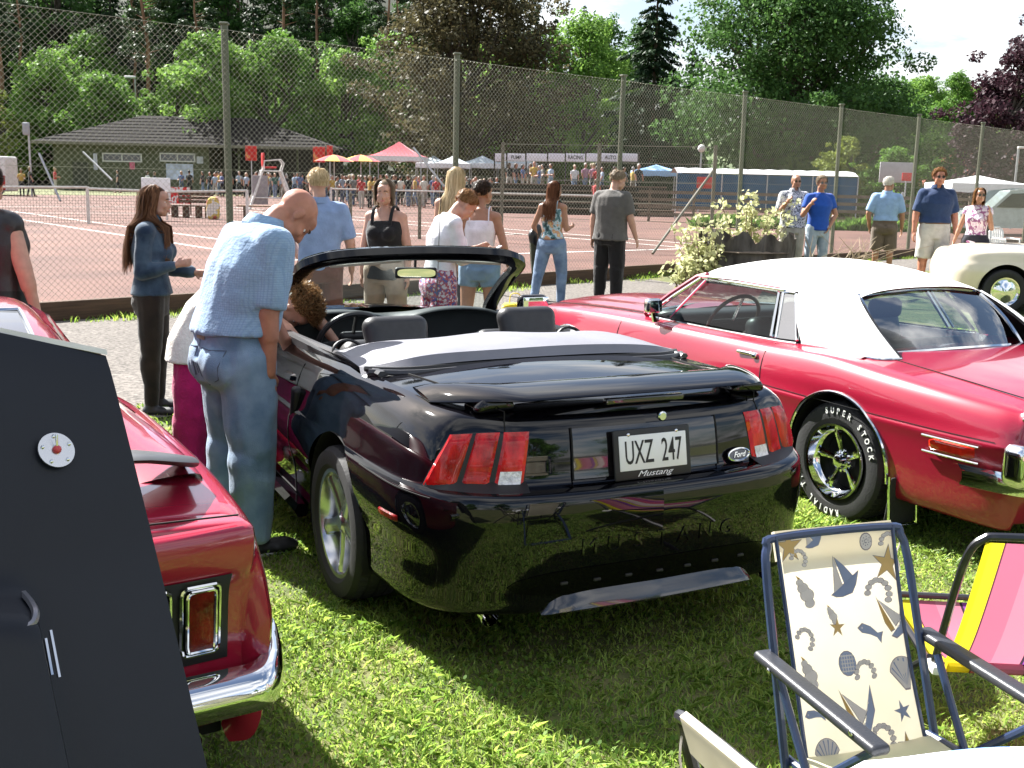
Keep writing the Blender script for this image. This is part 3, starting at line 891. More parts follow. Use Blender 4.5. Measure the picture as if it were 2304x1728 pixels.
def tyre_mesh(ro, ri, wd, blocks=64):
 """Tyre about the x axis with a grooved tread."""
 mb = MB(); hw = wd / 2; rows = []
 prof = [(ri, -hw * .80), (ri + (ro - ri) * .25, -hw * .97), (ri + (ro - ri) * .55, -hw * 1.0), (ri + (ro - ri) * .82, -hw * .94), (ro - .012, -hw * .84), (ro - .002, -hw * .74),
   (ro, -hw * .45), (ro - .007, -hw * .42), (ro - .007, -hw * .36), (ro, -hw * .33), (ro, -hw * .06), (ro - .007, -hw * .04)]
 prof = prof + [(r, -h) for r, h in reversed(prof)]
 seg = blocks * 2
 for (r, h) in prof:
  row = []
  for k in range(seg):
   a = 2 * pi * (k + (0.5 * (h / hw) if r > ro - .02 else 0)) / seg
   rr = r - (0.007 if (r > ro - 0.004 and k % 2 == 0 and abs(h) > hw * .3) else 0)
   row.append((h, rr * cos(a), rr * sin(a)))
  rows.append(row)
 mb.grid(rows, closed=True)
 return mb

def car_root(name, label, pose, category='car'):
 cx, cy, az = pose
 return thing(name, label, category, (cx, cy, 0), -radians(az))
# ------------------------------------------------------------------ the black convertible
MU = car_root('convertible_car', 'shiny black open convertible with rear spoiler and folded roof cover', (0.0516, 4.870, -26.83))
def mu_plan():
 return [(0, 3.52), (0.35, 3.49), (0.62, 3.36), (0.80, 3.10), (0.885, 2.75), (0.905, 2.2), (0.90, 1.4), (0.905, 0.75), (0.92, 0.25), (0.925, -0.15), (0.915, -0.5), (0.885, -0.76), (0.80, -0.95), (0.62, -1.065), (0.35, -1.115), (0, -1.13)]
def mu_ztop(y): return interp([-1.2, -0.9, -0.4, 0.2, 0.8, 1.9, 2.6, 3.3, 3.6], [0.905, 0.925, 0.945, 0.945, 0.925, 0.90, 0.845, 0.70, 0.62], y)
def mu_prof(y, end, t):
 zt = mu_ztop(y); k = (zt - 0.66) / 0.26
 side = [(-.11, .20), (-.045, .225), (-.035, .30), (-.03, .40), (-.005, .50), (0, .575), (-.008, .640), (-.016, .662), (-.022, .672), (-.030, .69), (-.050, .66 + .12 * k), (-.085, .66 + .20 * k), (-.135, .66 + .245 * k), (-.175, zt)]
 rear = [(-.16, .222), (-.040, .228), (-.022, .29), (-.008, .40), (0, .50), (.002, .585), (-.004, .640), (-.018, .662), (-.050, .672), (-.100, .682), (-.118, .66 + .12 * k), (-.135, .66 + .20 * k), (-.158, .66 + .245 * k), (-.185, zt)]
 front = [(-.16, .20), (-.08, .22), (-.04, .28), (-.01, .36), (0, .42), (0, .48), (-.01, .53), (-.02, .55), (-.03, .56), (-.05, .58), (-.09, .60), (-.13, .615), (-.17, .625), (-.22, zt)]
 wr = sstep(0.30, 0.92, -end); wf = sstep(0.3, 0.95, end)
 return [((s[0] * (1 - wr - wf) + r[0] * wr + f[0] * wf), (s[1] * (1 - wr - wf) + r[1] * wr + f[1] * wf)) for s, r, f in zip(side, rear, front)]
muw = Wrap(mu_plan(), mu_prof, 0.02, 4)
WY = -0.06                                     # rear wheel centre
mu_arch = [(WY, .335, .365), (2.55, .33, .365)]
muw.shell(mu_arch).obj('body_shell', blackpaint, MU, angle=40)
lb = MB()
for sx in (-0.90, 0.90):
 for (ya, za, ra) in mu_arch: arch_liner(lb, sx, ya, za, ra, .34)
lb.box((0, 1.1, .21), (1.5, 3.6, .04)); lb.box((0, -0.7, .27), (1.1, .4, .04))
lb.obj('underbody', gapm, MU)
# hood and cowl, then boot lid
muw.lid(1.86, 3.6, lambda y: 0.045 + 0.03 * sstep(3.4, 2.6, y)).obj('bonnet', blackpaint, MU)
deck = muw.lid(-1.2, -0.20, lambda y: 0.030 + 0.018 * sstep(-0.9, -.3, y)).obj('boot_lid', blackpaint, MU)
# narrow shoulders beside the cabin
sh = MB()
for sg in (1, -1):
 rows = []
 for i in range(len(muw.t)):
  x, y, z = muw.top_edge(i)
  if y < -0.22 or y > 1.88: continue
  rows.append([(sg * x, y, z), (sg * (x - .03), y, z + .008), (sg * (x - .065), y, z + .004), (sg * (x - .085), y, z - .03), (sg * (x - .09), y, z - .20)])
 sh.grid(rows, flip=(sg < 0))
sh.obj('cabin_sill', blackpl, MU)
# boot lid seams
tL = muw.tx(-0.60); tR = muw.tx(0.60)
for sg in (1, -1):
 tt = abs(tR)
 e = muw.pz(sg * tt, 0.69, .001)
 pts = [muw.pz(sg * tt, z, .001) for z in (.69, .75, .82, .87, .90)]
 xe, ye = pts[-1][0], pts[-1][1]
 for q in np.linspace(0, 1, 12):
  y = ye + (-.22 - ye) * q; x = sg * (abs(xe) + (.64 - abs(xe)) * q)
  zt = None
  # height of the lid sheet at (x, y)
  i = int(np.argmin(np.abs(muw.y - y) + 10 * (muw.nx < .2)))
  tx_, ty_, tz_ = muw.top_edge(i)
  cr = 0.030 + 0.018 * sstep(-0.9, -.3, y)
  pts.append((x, y, tz_ + cr * (1 - min(1, (x / tx_)) ** 2) + .002))
 MB().tube(pts, .0028, 4).obj('panel_gap', gapm, MU)
# plate recess panel and finish panel
def rear_rect(x0, x1, z0, z1, mat, name, parent, off=.005, nv=8):
 return muw.patch(muw.tx(x0), muw.tx(x1), z0, z1, off, 20, nv).obj(name, mat, parent)
# bring the two ends together over the centre: patches are built per side
def rear_band(name, mat, x0, x1, z0, z1, off, parent, nv=8, nu=14, zf=None):
 mb = MB(); rows = []
 for a in range(nu + 1):
  x = x0 + (x1 - x0) * a / nu
  t = muw.tx(x) if abs(x) > .012 else (muw.S - .002) * (1 if x >= 0 else -1)
  za, zb = (z0, z1) if zf is None else zf(x)
  row = []
  for c_ in range(nv + 1):
   p = muw.pz(t, za + (zb - za) * c_ / nv, off(c_ / nv) if callable(off) else off)
   row.append(p)
  rows.append(row)
 mb.grid(rows, flip=False)
 return mb.obj(name, mat, parent, weld=1e-4)
finish = pmat('gloss_black_panel', (0.010, 0.008, 0.009), rough=0.10, coat=1.0, var=0.1)
rear_band('finish_panel', finish, -.325, .325, .690, .868, .006, MU)
for xx in (-.327, .327):
 MB().tube([muw.pz(muw.tx(xx), z, .006) for z in np.linspace(.688, .872, 6)], .004, 4).obj('panel_gap', gapm, MU)
# lock and seams above the plate
q = muw.pz(muw.tx(.08), .885, .004)
MB().lathe([(.0, .008), (.014, .008), (.019, .004), (.019, -.01)], 16, 'y', q, rot=Matrix.Rotation(pi, 3, 'Z')).obj('boot_lock', chromem, MU)
# tail lamps: three red lenses each in a black frame, a clear pane low in the inner one
def lamp(sg):
 lp = muw
 t_in, t_mid1, t_mid2 = abs(muw.tx(.505)), abs(muw.tx(.625)), abs(muw.tx(.745))
 t_out = muw.ty(-0.80) if False else abs(muw.tx(.858))
 top = lambda x: .872 - .010 * sstep(.6, .86, x)
 fr = MB()
 tl = lambda p: (t_in + .004 * 0) ; 
 def zlo(x): return .672 + 0.004 * sstep(.6, .9, x)
 # frame
 rows = []
 NU = 22
 for a in range(NU + 1):
  q = a / NU; row = []
  for c_ in range(9):
   p = c_ / 8
   ti = t_in + .012 - .035 * (1 - p) * 1.0        # inner edge leans outward going down
   to = t_out - .150 + (.045 - .165) * (p ** 1.2) * -1 * -1 if False else t_out + (.005 + .085 * p ** 1.1)
   t = (ti + .012) * (1 - q) + (to - .012) * q
   x_ = np.interp(t, lp.t, lp.x)
   z = zlo(x_) - .004 + (top(x_) - zlo(x_) + .008) * p
   row.append(lp.pz(sg * t, z, .004 if 0 < a < NU and 0 < c_ < 8 else -.003))
  rows.append(row)
 fr.grid(rows, flip=sg > 0)
 f = fr.obj('tail_lamp', blackpl, MU)
 seg = [(0.03, .31), (.355, .635), (.68, .965)]
 for n_, (qa, qb) in enumerate(seg):
  rows = []
  for a in range(9):
   q = qa + (qb - qa) * a / 8; row = []
   for c_ in range(13):
    p = .045 + .91 * c_ / 12
    ti = t_in + .012 - .035 * (1 - p); to = t_out + (.005 + .085 * p ** 1.1)
    t = (ti + .012) * (1 - q) + (to - .012) * q
    x_ = np.interp(t, lp.t, lp.x)
    z = zlo(x_) - .004 + (top(x_) - zlo(x_) + .008) * p
    ed = (0 < a < 8) and (0 < c_ < 12)
    row.append(lp.pz(sg * t, z, .012 if ed else .003))
   rows.append(row)
  MB().grid(rows, flip=sg > 0).obj('lens', lensred, f)
  if n_ == 0:
   rows = []
   for a in range(5):
    q = qa + .035 + (qb - qa - .07) * a / 4; row = []
    for c_ in range(5):
     p = .075 + .24 * c_ / 4
     ti = t_in + .012 - .035 * (1 - p); to = t_out + (.005 + .085 * p ** 1.1)
     t = (ti + .012) * (1 - q) + (to - .012) * q
     x_ = np.interp(t, lp.t, lp.x); z = zlo(x_) - .004 + (top(x_) - zlo(x_) + .008) * p
     row.append(lp.pz(sg * t, z, .0145))
    rows.append(row)
   MB().grid(rows, flip=sg > 0).obj('reverse_lens', lensclear, f)
lamp(1); lamp(-1)
# lower black oval on the bumper; valance's paler grey stands for its bright reflection
def ovalz(x): e = max(0.0, 1 - (abs(x) / .60) ** 4) ** .6; return (.335 - .05 * e, .335 + .055 * e + .002)
rear_band('bumper_dark_oval', pmat('dark_oval_gloss', (.002, .002, .002), rough=.25, coat=.3, spec=.1), -.60, .60, 0, 0, .003, MU, 6, 40, zf=ovalz)
def valz(x): e = max(0.0, 1 - (abs(x) / .47) ** 6) ** .7; return (.224, .232 + .095 * e)
val = rear_band('valance', pmat('valance_gloss', (.05, .05, .055), rough=.12, coat=1.0, metal=.5), -.47, .47, 0, 0, lambda q: .046 - .058 * q, MU, 6, 30, zf=valz)
for k in range(-3, 4):
 p = muw.pz(muw.tx(k * .13) if k else muw.S - .003, .338, .004)
 MB().rbox((p[0], p[1], p[2]), (.03, .012, .012), .004, 2).obj('clip', blackpl, val)
# side markers on the bumper
for sg in (1, -1):
 t0, t1 = muw.ty(-.60), muw.ty(-.76)
 muw.patch(sg * t0, sg * t1, .515, .550, .006, 8, 4).obj('side_marker', lensred, MU) if sg > 0 else muw.patch(sg * t0, sg * t1, .515, .550, .006, 8, 4).obj('side_marker', lensdark, MU)
 MB().tube([muw.pz(sg * t, .655 - .01 * q, .002) for q, t in ((q, muw.ty(-.40) * (1 - q) + abs(muw.tx(.83)) * q) for q in np.linspace(0, 1, 14))], .003, 4).obj('panel_gap', gapm, MU)
 # door cuts, handle and sill
 for yy in (.62, 1.86):
  MB().tube([muw.pz(sg * muw.ty(yy + .03 * (z - .3)), z, .001) for z in np.linspace(.27, .93 if yy < 1 else .88, 12)], .003, 4).obj('panel_gap', gapm, MU)
 MB().tube([muw.pz(sg * muw.ty(y), .27, .001) for y in np.linspace(.62, 1.86, 14)], .003, 4).obj('panel_gap', gapm, MU)
 muw.patch(sg * muw.ty(.86), sg * muw.ty(.70), .775, .815, .016, 6, 4).obj('door_handle', blackpaint, MU)
 # side scoop ahead of the rear wheel
 sc_ = MB(); p = muw.pz(sg * muw.ty(.60), .70, .0)
 sc_.rbox((p[0] - sg * .004, p[1], p[2] - .02), (.055, .06, .20), .02, 4, rot=Matrix.Rotation(.25, 3, 'X')); sc_.obj('side_scoop', blackpl, MU)
 MB().tube([muw.pz(sg * muw.ty(y), .235, .03) for y in np.linspace(.42, 2.1, 16)], .035, 6).obj('side_skirt', blackpaint, MU)
# chrome badge oval and lettering
bt = muw.tx(.435)
bo = Vector(muw.pz(bt, .712, .010)); b2 = Vector(muw.pz(muw.tx(.445), .712, .010)); bu = (b2 - bo).normalized(); bz = (Vector(muw.pz(bt, .74, .010)) - Vector(muw.pz(bt, .69, .010))).normalized()
ov = MB(); ov.prism([(.056 * cos(a), .0235 * sin(a)) for a in np.linspace(0, 2 * pi, 32, endpoint=False)], .006, bo, bu, bz)
badge = ov.obj('badge', pmat('badge_blue', (0.012, 0.02, 0.06), rough=0.15, coat=1), MU)
rim = MB(); rim.tube([bo + bu * (.056 * cos(a)) + bz * (.0235 * sin(a)) + bu.cross(bz) * .005 for a in np.linspace(0, 2 * pi, 32, endpoint=False)], .0045, 6, closed=True); rim.obj('badge_rim', chromem, badge)
text_mesh('lettering', 'Ford', .030, chromem, badge, bo + bu.cross(bz) * .0075, bu, bz, .0008, 1.05, shear=.35, bold=.0006)
# number plate in its black frame
pc = Vector(muw.pz(muw.S - .004, .772, .018)); pu = Vector((1, 0, 0)); pz_ = (Vector(muw.pz(muw.S - .004, .85, .018)) - Vector(muw.pz(muw.S - .004, .70, .018))).normalized(); pn = pu.cross(pz_)
PW, PH = .305, .150
fm = MB(); fm.rbox((0, 0, 0), (PW + .03, .012, PH + .035), .006, 3, rot=None)
plate = fm.obj('number_plate', blackpl, MU)
pm = Matrix((pu, -pn, pz_)).transposed().to_4x4(); pm.translation = pc + pn * .004 + pz_ * -.008
plate.data.transform(pm)
wp = MB(); wp.rbox((0, -.0075, .006), (PW - .012, .004, .128), .003, 2); wo_ = wp.obj('plate_face', pmat('plate_white', (0.80, 0.80, 0.80), rough=0.35, var=.03), plate); wo_.data.transform(pm)
inkm = pmat('plate_ink', (0.008, 0.008, 0.008), rough=0.5)
o0 = pm @ Vector((0, -.0105, .003))
text_mesh('lettering', 'UXZ  247', .122, inkm, plate, o0, pu, pz_, .0008, .50, bold=.0004)
text_mesh('lettering', 'Mustang', .030, pmat('plate_script', (.75, .75, .75), rough=.3), plate, pm @ Vector((0, -.0075, -.0735)), pu, pz_, .0006, 1.5, shear=.5)
for sx in (-.105, .105):
 c_ = pm @ Vector((sx, -.009, .073)); MB().ball(c_, (.007, .004, .007), 8, 5).obj('bolt', chromem, plate)
# embossed model name across the bumper
for k, ch in enumerate('MUSTANG'):
 xx = -.30 + .10 * k; t = muw.tx(xx) if abs(xx) > .015 else muw.S - .003
 a, b_ = Vector(muw.pz(t, .465, .0015)), Vector(muw.pz(t, .515, .0015)); up_ = (b_ - a).normalized(); t2 = muw.tx(xx + .02) if abs(xx + .02) > .012 else muw.S - .003
 du = (Vector(muw.pz(t2, .465, .0015)) - a); du = du.normalized() if du.length > 1e-5 else Vector((1, 0, 0))
 if du.x < 0: du = -du
 text_mesh('lettering', ch, .085, blackpaint, MU, a, du, up_, .003, 1.05)
# exhaust tips
for sg in (-1, 1):
 MB().lathe([(.034, -.10), (.036, 0), (.033, .002), (.030, -.05)], 16, 'y', (sg * .62, -.98, .20), rot=Matrix.Rotation(pi + .12, 3, 'X')).obj('exhaust_pipe', chromem, MU)
# spoiler: wing blade on two end stalks with a centre lamp
sp = MB(); rows = []
for a in range(49):
 q = -1 + 2 * a / 48; x = .735 * q
 e = max(0, (abs(q) - .66) / .34)
 sweep = .24 * e ** 1.6
 yc = -0.875 + .04 * q * q + sweep; zc = .992 - .006 * q * q - .036 * e ** 2.2; ch = .215 + .03 * e - .07 * e ** 6
 th = .018 + .014 * e * (1 - e ** 6) - .008 * e ** 6
 row = []
 for k in range(16):
  an = 2 * pi * k / 16
  cy_, cz_ = cos(an), sin(an)
  row.append((x, yc + ch / 2 * cy_, zc + th * (cz_ * (.8 if cz_ > 0 else .75)) + .012 * cy_))
 rows.append(row)
sp.grid(rows, closed=True)
for e, rev in ((0, False), (-1, True)):
 sp.add(rows[e], [tuple(range(16)) if rev else tuple(reversed(range(16)))])
spo = sp.obj('spoiler', blackpaint, MU, angle=50)
for sx in (-1, 1):
 MB().rbox((sx * .56, -.82, .952), (.15, .14, .06), .028, 5, fn=lambda p: (p[0] * (1 - .25 * p[2] / .03), p[1], p[2])).obj('stalk', blackpaint, spo)
lw = MB(); lw.rbox((0, -.970, .955), (.34, .03, .022), .006, 3); lw.obj('brake_lamp', finish, MU)
# parade boot cover: padded vinyl over the folded roof
bt_ = MB(); rows = []
NX, NY = 40, 16
for j in range(NY + 1):
 v = j / NY; row = []
 for i in range(NX + 1):
  q = -1 + 2 * i / NX
  hw = .785 - .05 * v
  yr = -.16 - .0 * q * q + .10 * max(0, abs(q) - .75) / .25 * max(0, abs(q) - .75) / .25
  yf = .34 + .09 * sstep(.45, 1, abs(q)) + .05 * cos(q * 2 * pi) * (1 - abs(q))
  y = yr + (yf - yr) * v
  zb = .965 + .012 * (1 - q * q)
  puff = .068 * (1 - abs(q) ** 5) * (sin(pi * (v * .80 + .10)) ** .4) + .012 * sin(q * 7 + v * 3) * v * (1 - v) * 2
  edge = (1 - abs(q) ** 12)
  z = zb - .03 * (v == 0) + puff * edge + (-.06 if v == 1 else 0)
  row.append((q * hw, y, z))
 rows.append(row)
bt_.grid(rows)
boot = bt_.obj('roof_cover', vinylm, MU)
MB().tube([(q * .77, -.165 + .10 * max(0, (abs(q) - .75) / .25) ** 2, .962 + .012 * (1 - q * q)) for q in np.linspace(-1, 1, 30)], .012, 6).obj('trim', blackpl, boot)
MB().tube([(q * .77, -.225 + .11 * max(0, (abs(q) - .72) / .28) ** 2, .955 + .012 * (1 - q * q)) for q in np.linspace(-1, 1, 30)], .016, 6, flat=(1, .6)).obj('belt_moulding', pmat('belt_moulding', (.06, .06, .065), rough=.35), MU)
for sg in (1, -1):
 pts = []
 for i in range(len(muw.t)):
  x, y, z = muw.top_edge(i)
  if -0.22 < y < 1.86: pts.append((sg * (x - .012), y, z + .012))
 MB().tube(pts[::3], .020, 6, flat=(.7, 1)).obj('belt_moulding', pmat('belt_moulding', (.06, .06, .065), rough=.35), MU)
# cabin: tub, dash, seats, wheel, console
tub = MB(); tub.box((0, 1.05, .42), (1.42, 1.75, .04)); tub.box((0, .30, .70), (1.40, .06, .5)); tub.box((0, 1.93, .62), (1.44, .06, .5))
for sx in (-1, 1): tub.box((sx * .735, 1.1, .70), (.06, 1.6, .48))
tub.obj('cabin_tub', leatherm, MU)
ds = MB(); rows = []
for a in range(37):
 x = -.72 + 1.44 * a / 36
 brow = max(0, 1 - ((abs(x) - .36) / .33) ** 2) ** .6
 zt = .925 + .075 * brow; dip = .045 * brow
 row = [(x, 2.02, .90), (x, 1.86, .945), (x, 1.70, zt - .01), (x, 1.60, zt), (x, 1.555, zt - .012), (x, 1.55 + dip * .9, zt - .05), (x, 1.555 + dip * 1.2, .80), (x, 1.53 + dip * .5, .70), (x, 1.56, .62), (x, 1.64, .55)]
 rows.append([tuple(p) for p in catmull(row, 4)])
ds.grid(rows, flip=True)
dash = ds.obj('dashboard', pmat('dash_vinyl', (.022, .026, .027), rough=.45, bump=.15, bscale=250), MU)
MB().rbox((0.02, 1.535, .875), (.30, .02, .035), .008, 3).obj('air_vent', gapm, dash)
MB().rbox((.0, 1.50, .72), (.20, .06, .24), .02, 3).obj('centre_stack', blackpl, dash)
MB().rbox((.42, 1.50, .745), (.20, .02, .06), .01, 3).obj('glovebox_vent', blackpl, dash)
MB().rbox((0, .95, .52), (.20, .9, .22), .04, 4).obj('console', leatherm, MU)
sw = thing('steering_wheel', '', '') if False else None
ax = Matrix.Rotation(radians(-62), 3, 'X')
swc = Vector((-.365, 1.32, .86))
s_ = MB(); s_.tube([swc + ax @ Vector((.185 * cos(a), .185 * sin(a), 0)) for a in np.linspace(0, 2 * pi, 36, endpoint=False)], .016, 8, closed=True)
swo = s_.obj('steering_wheel', leatherm, MU)
s_ = MB(); s_.rbox(swc, (.15, .13, .05), .03, 4, rot=ax)
for an in (.1, pi - .1, -pi / 2): s_.tube([swc, swc + ax @ Vector((.18 * cos(an), .18 * sin(an), 0))], .018, 6, flat=(1, .5))
s_.obj('hub', blackpl, swo)
def seat(sx, dy, dz):
 n0 = len(bpy.data.objects)
 c_ = MB(); c_.rbox((sx, .98 + dy, .50), (.50, .52, .20), .07, 6, puff=.02)
 st = c_.obj('seat', leatherm, MU)
 rt_ = Matrix.Rotation(radians(-20), 3, 'X')
 b_ = MB(); b_.rbox((sx, .60 + dy, .72 + dz), (.50, .16, .52), .07, 6, rot=rt_, fn=lambda p: (p[0] * (1 - .18 * sstep(0, .3, p[2])), p[1], p[2])); b_.obj('backrest', leatherm, st)
 h_ = MB(); h_.rbox((sx, .475 + dy, 1.01 + dz), (.31, .115, .19), .058, 6, rot=rt_, fn=lambda p: (p[0] * (1 + .06 * p[2] / .08), p[1], p[2])); h_.obj('headrest', leatherm, st)
 for k in (-.07, .07): MB().tube([(sx + k, .515 + dy, .90), (sx + k, .49 + dy, .98)], .007, 6).obj('headrest_post', chromem, st)
 # belt guide loop on the outer shoulder
 so = sx + (.24 if sx > 0 else -.24)
 l_ = MB(); l_.tube([(so + .07 * cos(a),   .46 + dy + .02 * sin(a), .95 + .05 * sin(a)) for a in np.linspace(0, 2 * pi, 20, endpoint=False)], .012, 6, closed=True, flat=(1, .6)); l_.obj('belt_guide', blackpl, st)
seat(-.43, 0, 0); seat(.31, .10, .01)
MB().rbox((0, .30, .66), (1.2, .28, .36), .08, 5).obj('rear_seat', leatherm, MU)
# windscreen frame, glass, visors, mirror
base = [(-.72, 1.93, .93), (.72, 1.93, .93)]
ctrl = [(-.725, 1.90, .90), (-.70, 1.80, 1.00), (-.665, 1.55, 1.15), (-.640, 1.36, 1.240), (-.595, 1.27, 1.292), (-.42, 1.215, 1.330), (0, 1.19, 1.345), (.42, 1.215, 1.330), (.595, 1.27, 1.292), (.640, 1.36, 1.240), (.665, 1.55, 1.15), (.70, 1.80, 1.00), (.725, 1.90, .90)]
path = catmull(ctrl, 6)
fr_ = MB(); rows = []
for i, p in enumerate(path):
 a = path[max(0, i - 1)]; b_ = path[min(len(path) - 1, i + 1)]; T = Vector(b_ - a).normalized()
 # inward direction towards the glass centre
 cen = Vector((0, 1.60, 1.08)) - Vector(p); inn = (cen - T * cen.dot(T)).normalized(); nn = T.cross(inn).normalized()
 prof_ = [(-.036, -.024), (-.040, .014), (-.018, .034), (.026, .032), (.050, .006), (.046, -.022), (0, -.034)]
 rows.append([tuple(Vector(p) + inn * u + nn * v) for u, v in prof_])
fr_.grid(rows, closed=True)
wf = fr_.obj('windscreen_frame', blackpaint, MU, angle=50)
gl = MB(); rows = []
for v in np.linspace(0, 1, 9):
 row = []
 for q in np.linspace(-1, 1, 25):
  hw = .70 - .10 * v; bow = .10 * (1 - q * q)
  row.append((q * hw, 1.90 - .66 * v + bow * (1 - .6 * v), .925 + .395 * v + .022 * (1 - q * q) * v))
 rows.append(row)
gl.grid(rows); gl.obj('windscreen', headglass, wf)
visorm = pmat('visor_cloth', (.55, .53, .47), rough=.8, bump=.2, bscale=200)
for sx in (-1, 1):
 MB().rbox((sx * .30, 1.30, 1.298), (.40, .085, .016), .007, 3, rot=Matrix.Rotation(radians(24), 3, 'X') @ Matrix.Rotation(radians(sx * 4), 3, 'Y')).obj('sun_visor', visorm, wf)
MB().rbox((0.02, 1.36, 1.222), (.235, .03, .062), .028, 5, rot=Matrix.Rotation(radians(-12), 3, 'Z')).obj('rear_mirror', blackpl, wf)
mf = MB(); mf.prism([(.106 * (abs(cos(a)) ** .55) * (1 if cos(a) > 0 else -1), .0235 * (abs(sin(a)) ** .6) * (1 if sin(a) > 0 else -1)) for a in np.linspace(0, 2 * pi, 32, endpoint=False)], .002, (0.0165, 1.3435, 1.222), (cos(radians(-12)), sin(radians(-12)), 0), (0, 0, 1)); mf.obj('mirror_glass', pmat('mirror', (.9, .9, .9), rough=.02, metal=1, var=0), wf)
MB().tube([(0.02, 1.375, 1.24), (0.02, 1.37, 1.30)], .008, 6).obj('mirror_stem', blackpl, wf)
for sg in (-1, 1):   # door mirrors
 MB().rbox((sg * .93, 1.70, .98), (.20, .09, .13), .04, 5).obj('door_mirror', blackpaint, MU)
 MB().rbox((sg * .93, 1.655, .98), (.175, .006, .105), .003, 3).obj('mirror_glass', pmat('mirror', (.9, .9, .9), rough=.02, metal=1, var=0), MU)
MB().tube([(0.56, 2.35, .86), (0.56, 2.30, 1.62)], .0028, 4).obj('aerial', blackpl, MU)
# wheels
def alloy5(x, y, z, ro, parent, flip):
 tm = tyre_mesh(ro, .222, .235)
 me = tm.mesh('tyre', angle=25); me.materials.append(rubberm)
 wroot = link('wheel', me, parent, (x, y, z))
 s1 = 1 if x > 0 else -1
 rb = MB(); rb.lathe([(.222, .085), (.232, .094), (.230, .100), (.214, .098), (.205, .080), (.195, .02), (.190, -.09)], 48, 'x'); 
 # five broad spokes
 for k in range(5):
  a0 = 2 * pi * k / 5 + .3; rows = []
  for r_, hw, dep in ((.030, .034, .070), (.07, .036, .072), (.12, .031, .074), (.165, .030, .080), (.195, .036, .086), (.212, .046, .086)):
   row = []
   for q, dd in ((-1, -.030), (-.92, -.004), (-.45, .0), (0, .003), (.45, 0), (.92, -.004), (1, -.030)):
    row.append((dep + dd, r_ * cos(a0) - hw * q * sin(a0), r_ * sin(a0) + hw * q * cos(a0)))
   rows.append(row)
  rb.grid(rows)
 rb.lathe([(0, .082), (.028, .082), (.036, .074), (.050, .070), (.055, .03)], 24, 'x')
 for k in range(5):
  a0 = 2 * pi * (k + .5) / 5 + .3; rb.lathe([(0, .068), (.009, .068), (.011, .05)], 8, 'x', (0, .056 * cos(a0), .056 * sin(a0)))
 rb.obj('rim', alum, wroot)
 dk = MB(); dk.lathe([(0, .0), (.19, .0)], 32, 'x'); dk.lathe([(.05, .012), (.145, .012), (.145, .0)], 32, 'x'); dk.obj('brake_disc', pmat('brake_iron', (.06, .058, .055), rough=.5, metal=.6), wroot)
 if s1 < 0: wroot.rotation_euler = (R.uniform(0, 1), 0, pi)
 return wroot
for sx in (-1, 1):
 alloy5(sx * .80, WY, .315, .325, MU, sx < 0); alloy5(sx * .80, 2.55, .315, .325, MU, sx < 0)
# ------------------------------------------------------------------ the red hardtop with the white roof
CO = car_root('hardtop_car', 'red hardtop coupe with white vinyl roof and chrome spoked wheels', (2.497, 6.086, -27.825))
def co_ztop(y): return interp([-1.2, -0.9, -.3, .2, .7, 1.3, 2.1, 3.0, 3.6, 3.8], [.765, .79, .835, .865, .845, .835, .83, .80, .755, .74], y)
def co_prof(y, end, t):
 zt = co_ztop(y); u = zt - .62
 hip = .018 * math.exp(-((y - .0) / .7) ** 2)
 side = [(-.12, .20), (-.06, .215), (-.035, .27), (-.02, .40), (-.006, .54), (.004, .60), (0, .62), (-.008 + hip * .3, .62 + .15 * u), (-.022 + hip, .62 + .42 * u), (-.045 + hip, .62 + .72 * u), (-.078 + hip * .6, .62 + .93 * u), (-.125, zt)]
 rear = [(-.14, .24), (-.06, .25), (-.03, .32), (-.02, .42), (-.01, .52), (0, .58), (0, .62), (-.012, .62 + .2 * u), (-.02, .62 + .5 * u), (-.03, .62 + .8 * u), (-.05, .62 + .96 * u), (-.09, zt)]
 front = [(-.14, .24), (-.06, .25), (-.03, .32), (-.02, .42), (0, .52), (0, .58), (0, .62), (-.002, .62 + .2 * u), (-.01, .62 + .5 * u), (-.02, .62 + .8 * u), (-.05, .62 + .95 * u), (-.11, zt)]
 wr = sstep(0.35, 0.95, -end); wf = sstep(.35, .95, end)
 return [((s[0] * (1 - wr - wf) + r[0] * wr + f[0] * wf), (s[1] * (1 - wr - wf) + r[1] * wr + f[1] * wf)) for s, r, f in zip(side, rear, front)]
cow = Wrap([(0, 3.74), (.45, 3.73), (.70, 3.68), (.80, 3.58), (.845, 3.3), (.875, 2.8), (.885, 2.0), (.875, 1.2), (.89, .6), (.905, 0), (.90, -.5), (.875, -.85), (.835, -1.02), (.75, -1.085), (.45, -1.11), (0, -1.12)], co_prof, .022, 4)
co_arch = [(0, .32, .365), (2.82, .32, .36)]
cow.shell(co_arch).obj('body_shell', redpaint, CO, angle=40)
lb = MB()
for sx in (-.865, .865):
 for (ya, za, ra) in co_arch: arch_liner(lb, sx, ya, za, ra, .34)
lb.box((0, 1.3, .215), (1.45, 4.4, .04)); lb.obj('underbody', gapm, CO)
hoodz = lambda x, y: (.022 * max(0, 1 - (abs(x) / .34) ** 2) ** .5 * sstep(1.95, 2.25, y) * sstep(3.7, 3.2, y)) - .012 * math.exp(-((abs(x) - .56) / .05) ** 2)
cow.lid(2.02, 3.9, lambda y: .055, 40, fn=hoodz).obj('bonnet', redpaint, CO)
cow.lid(-1.3, .08, lambda y: .030, 24).obj('boot_lid', redpaint, CO)
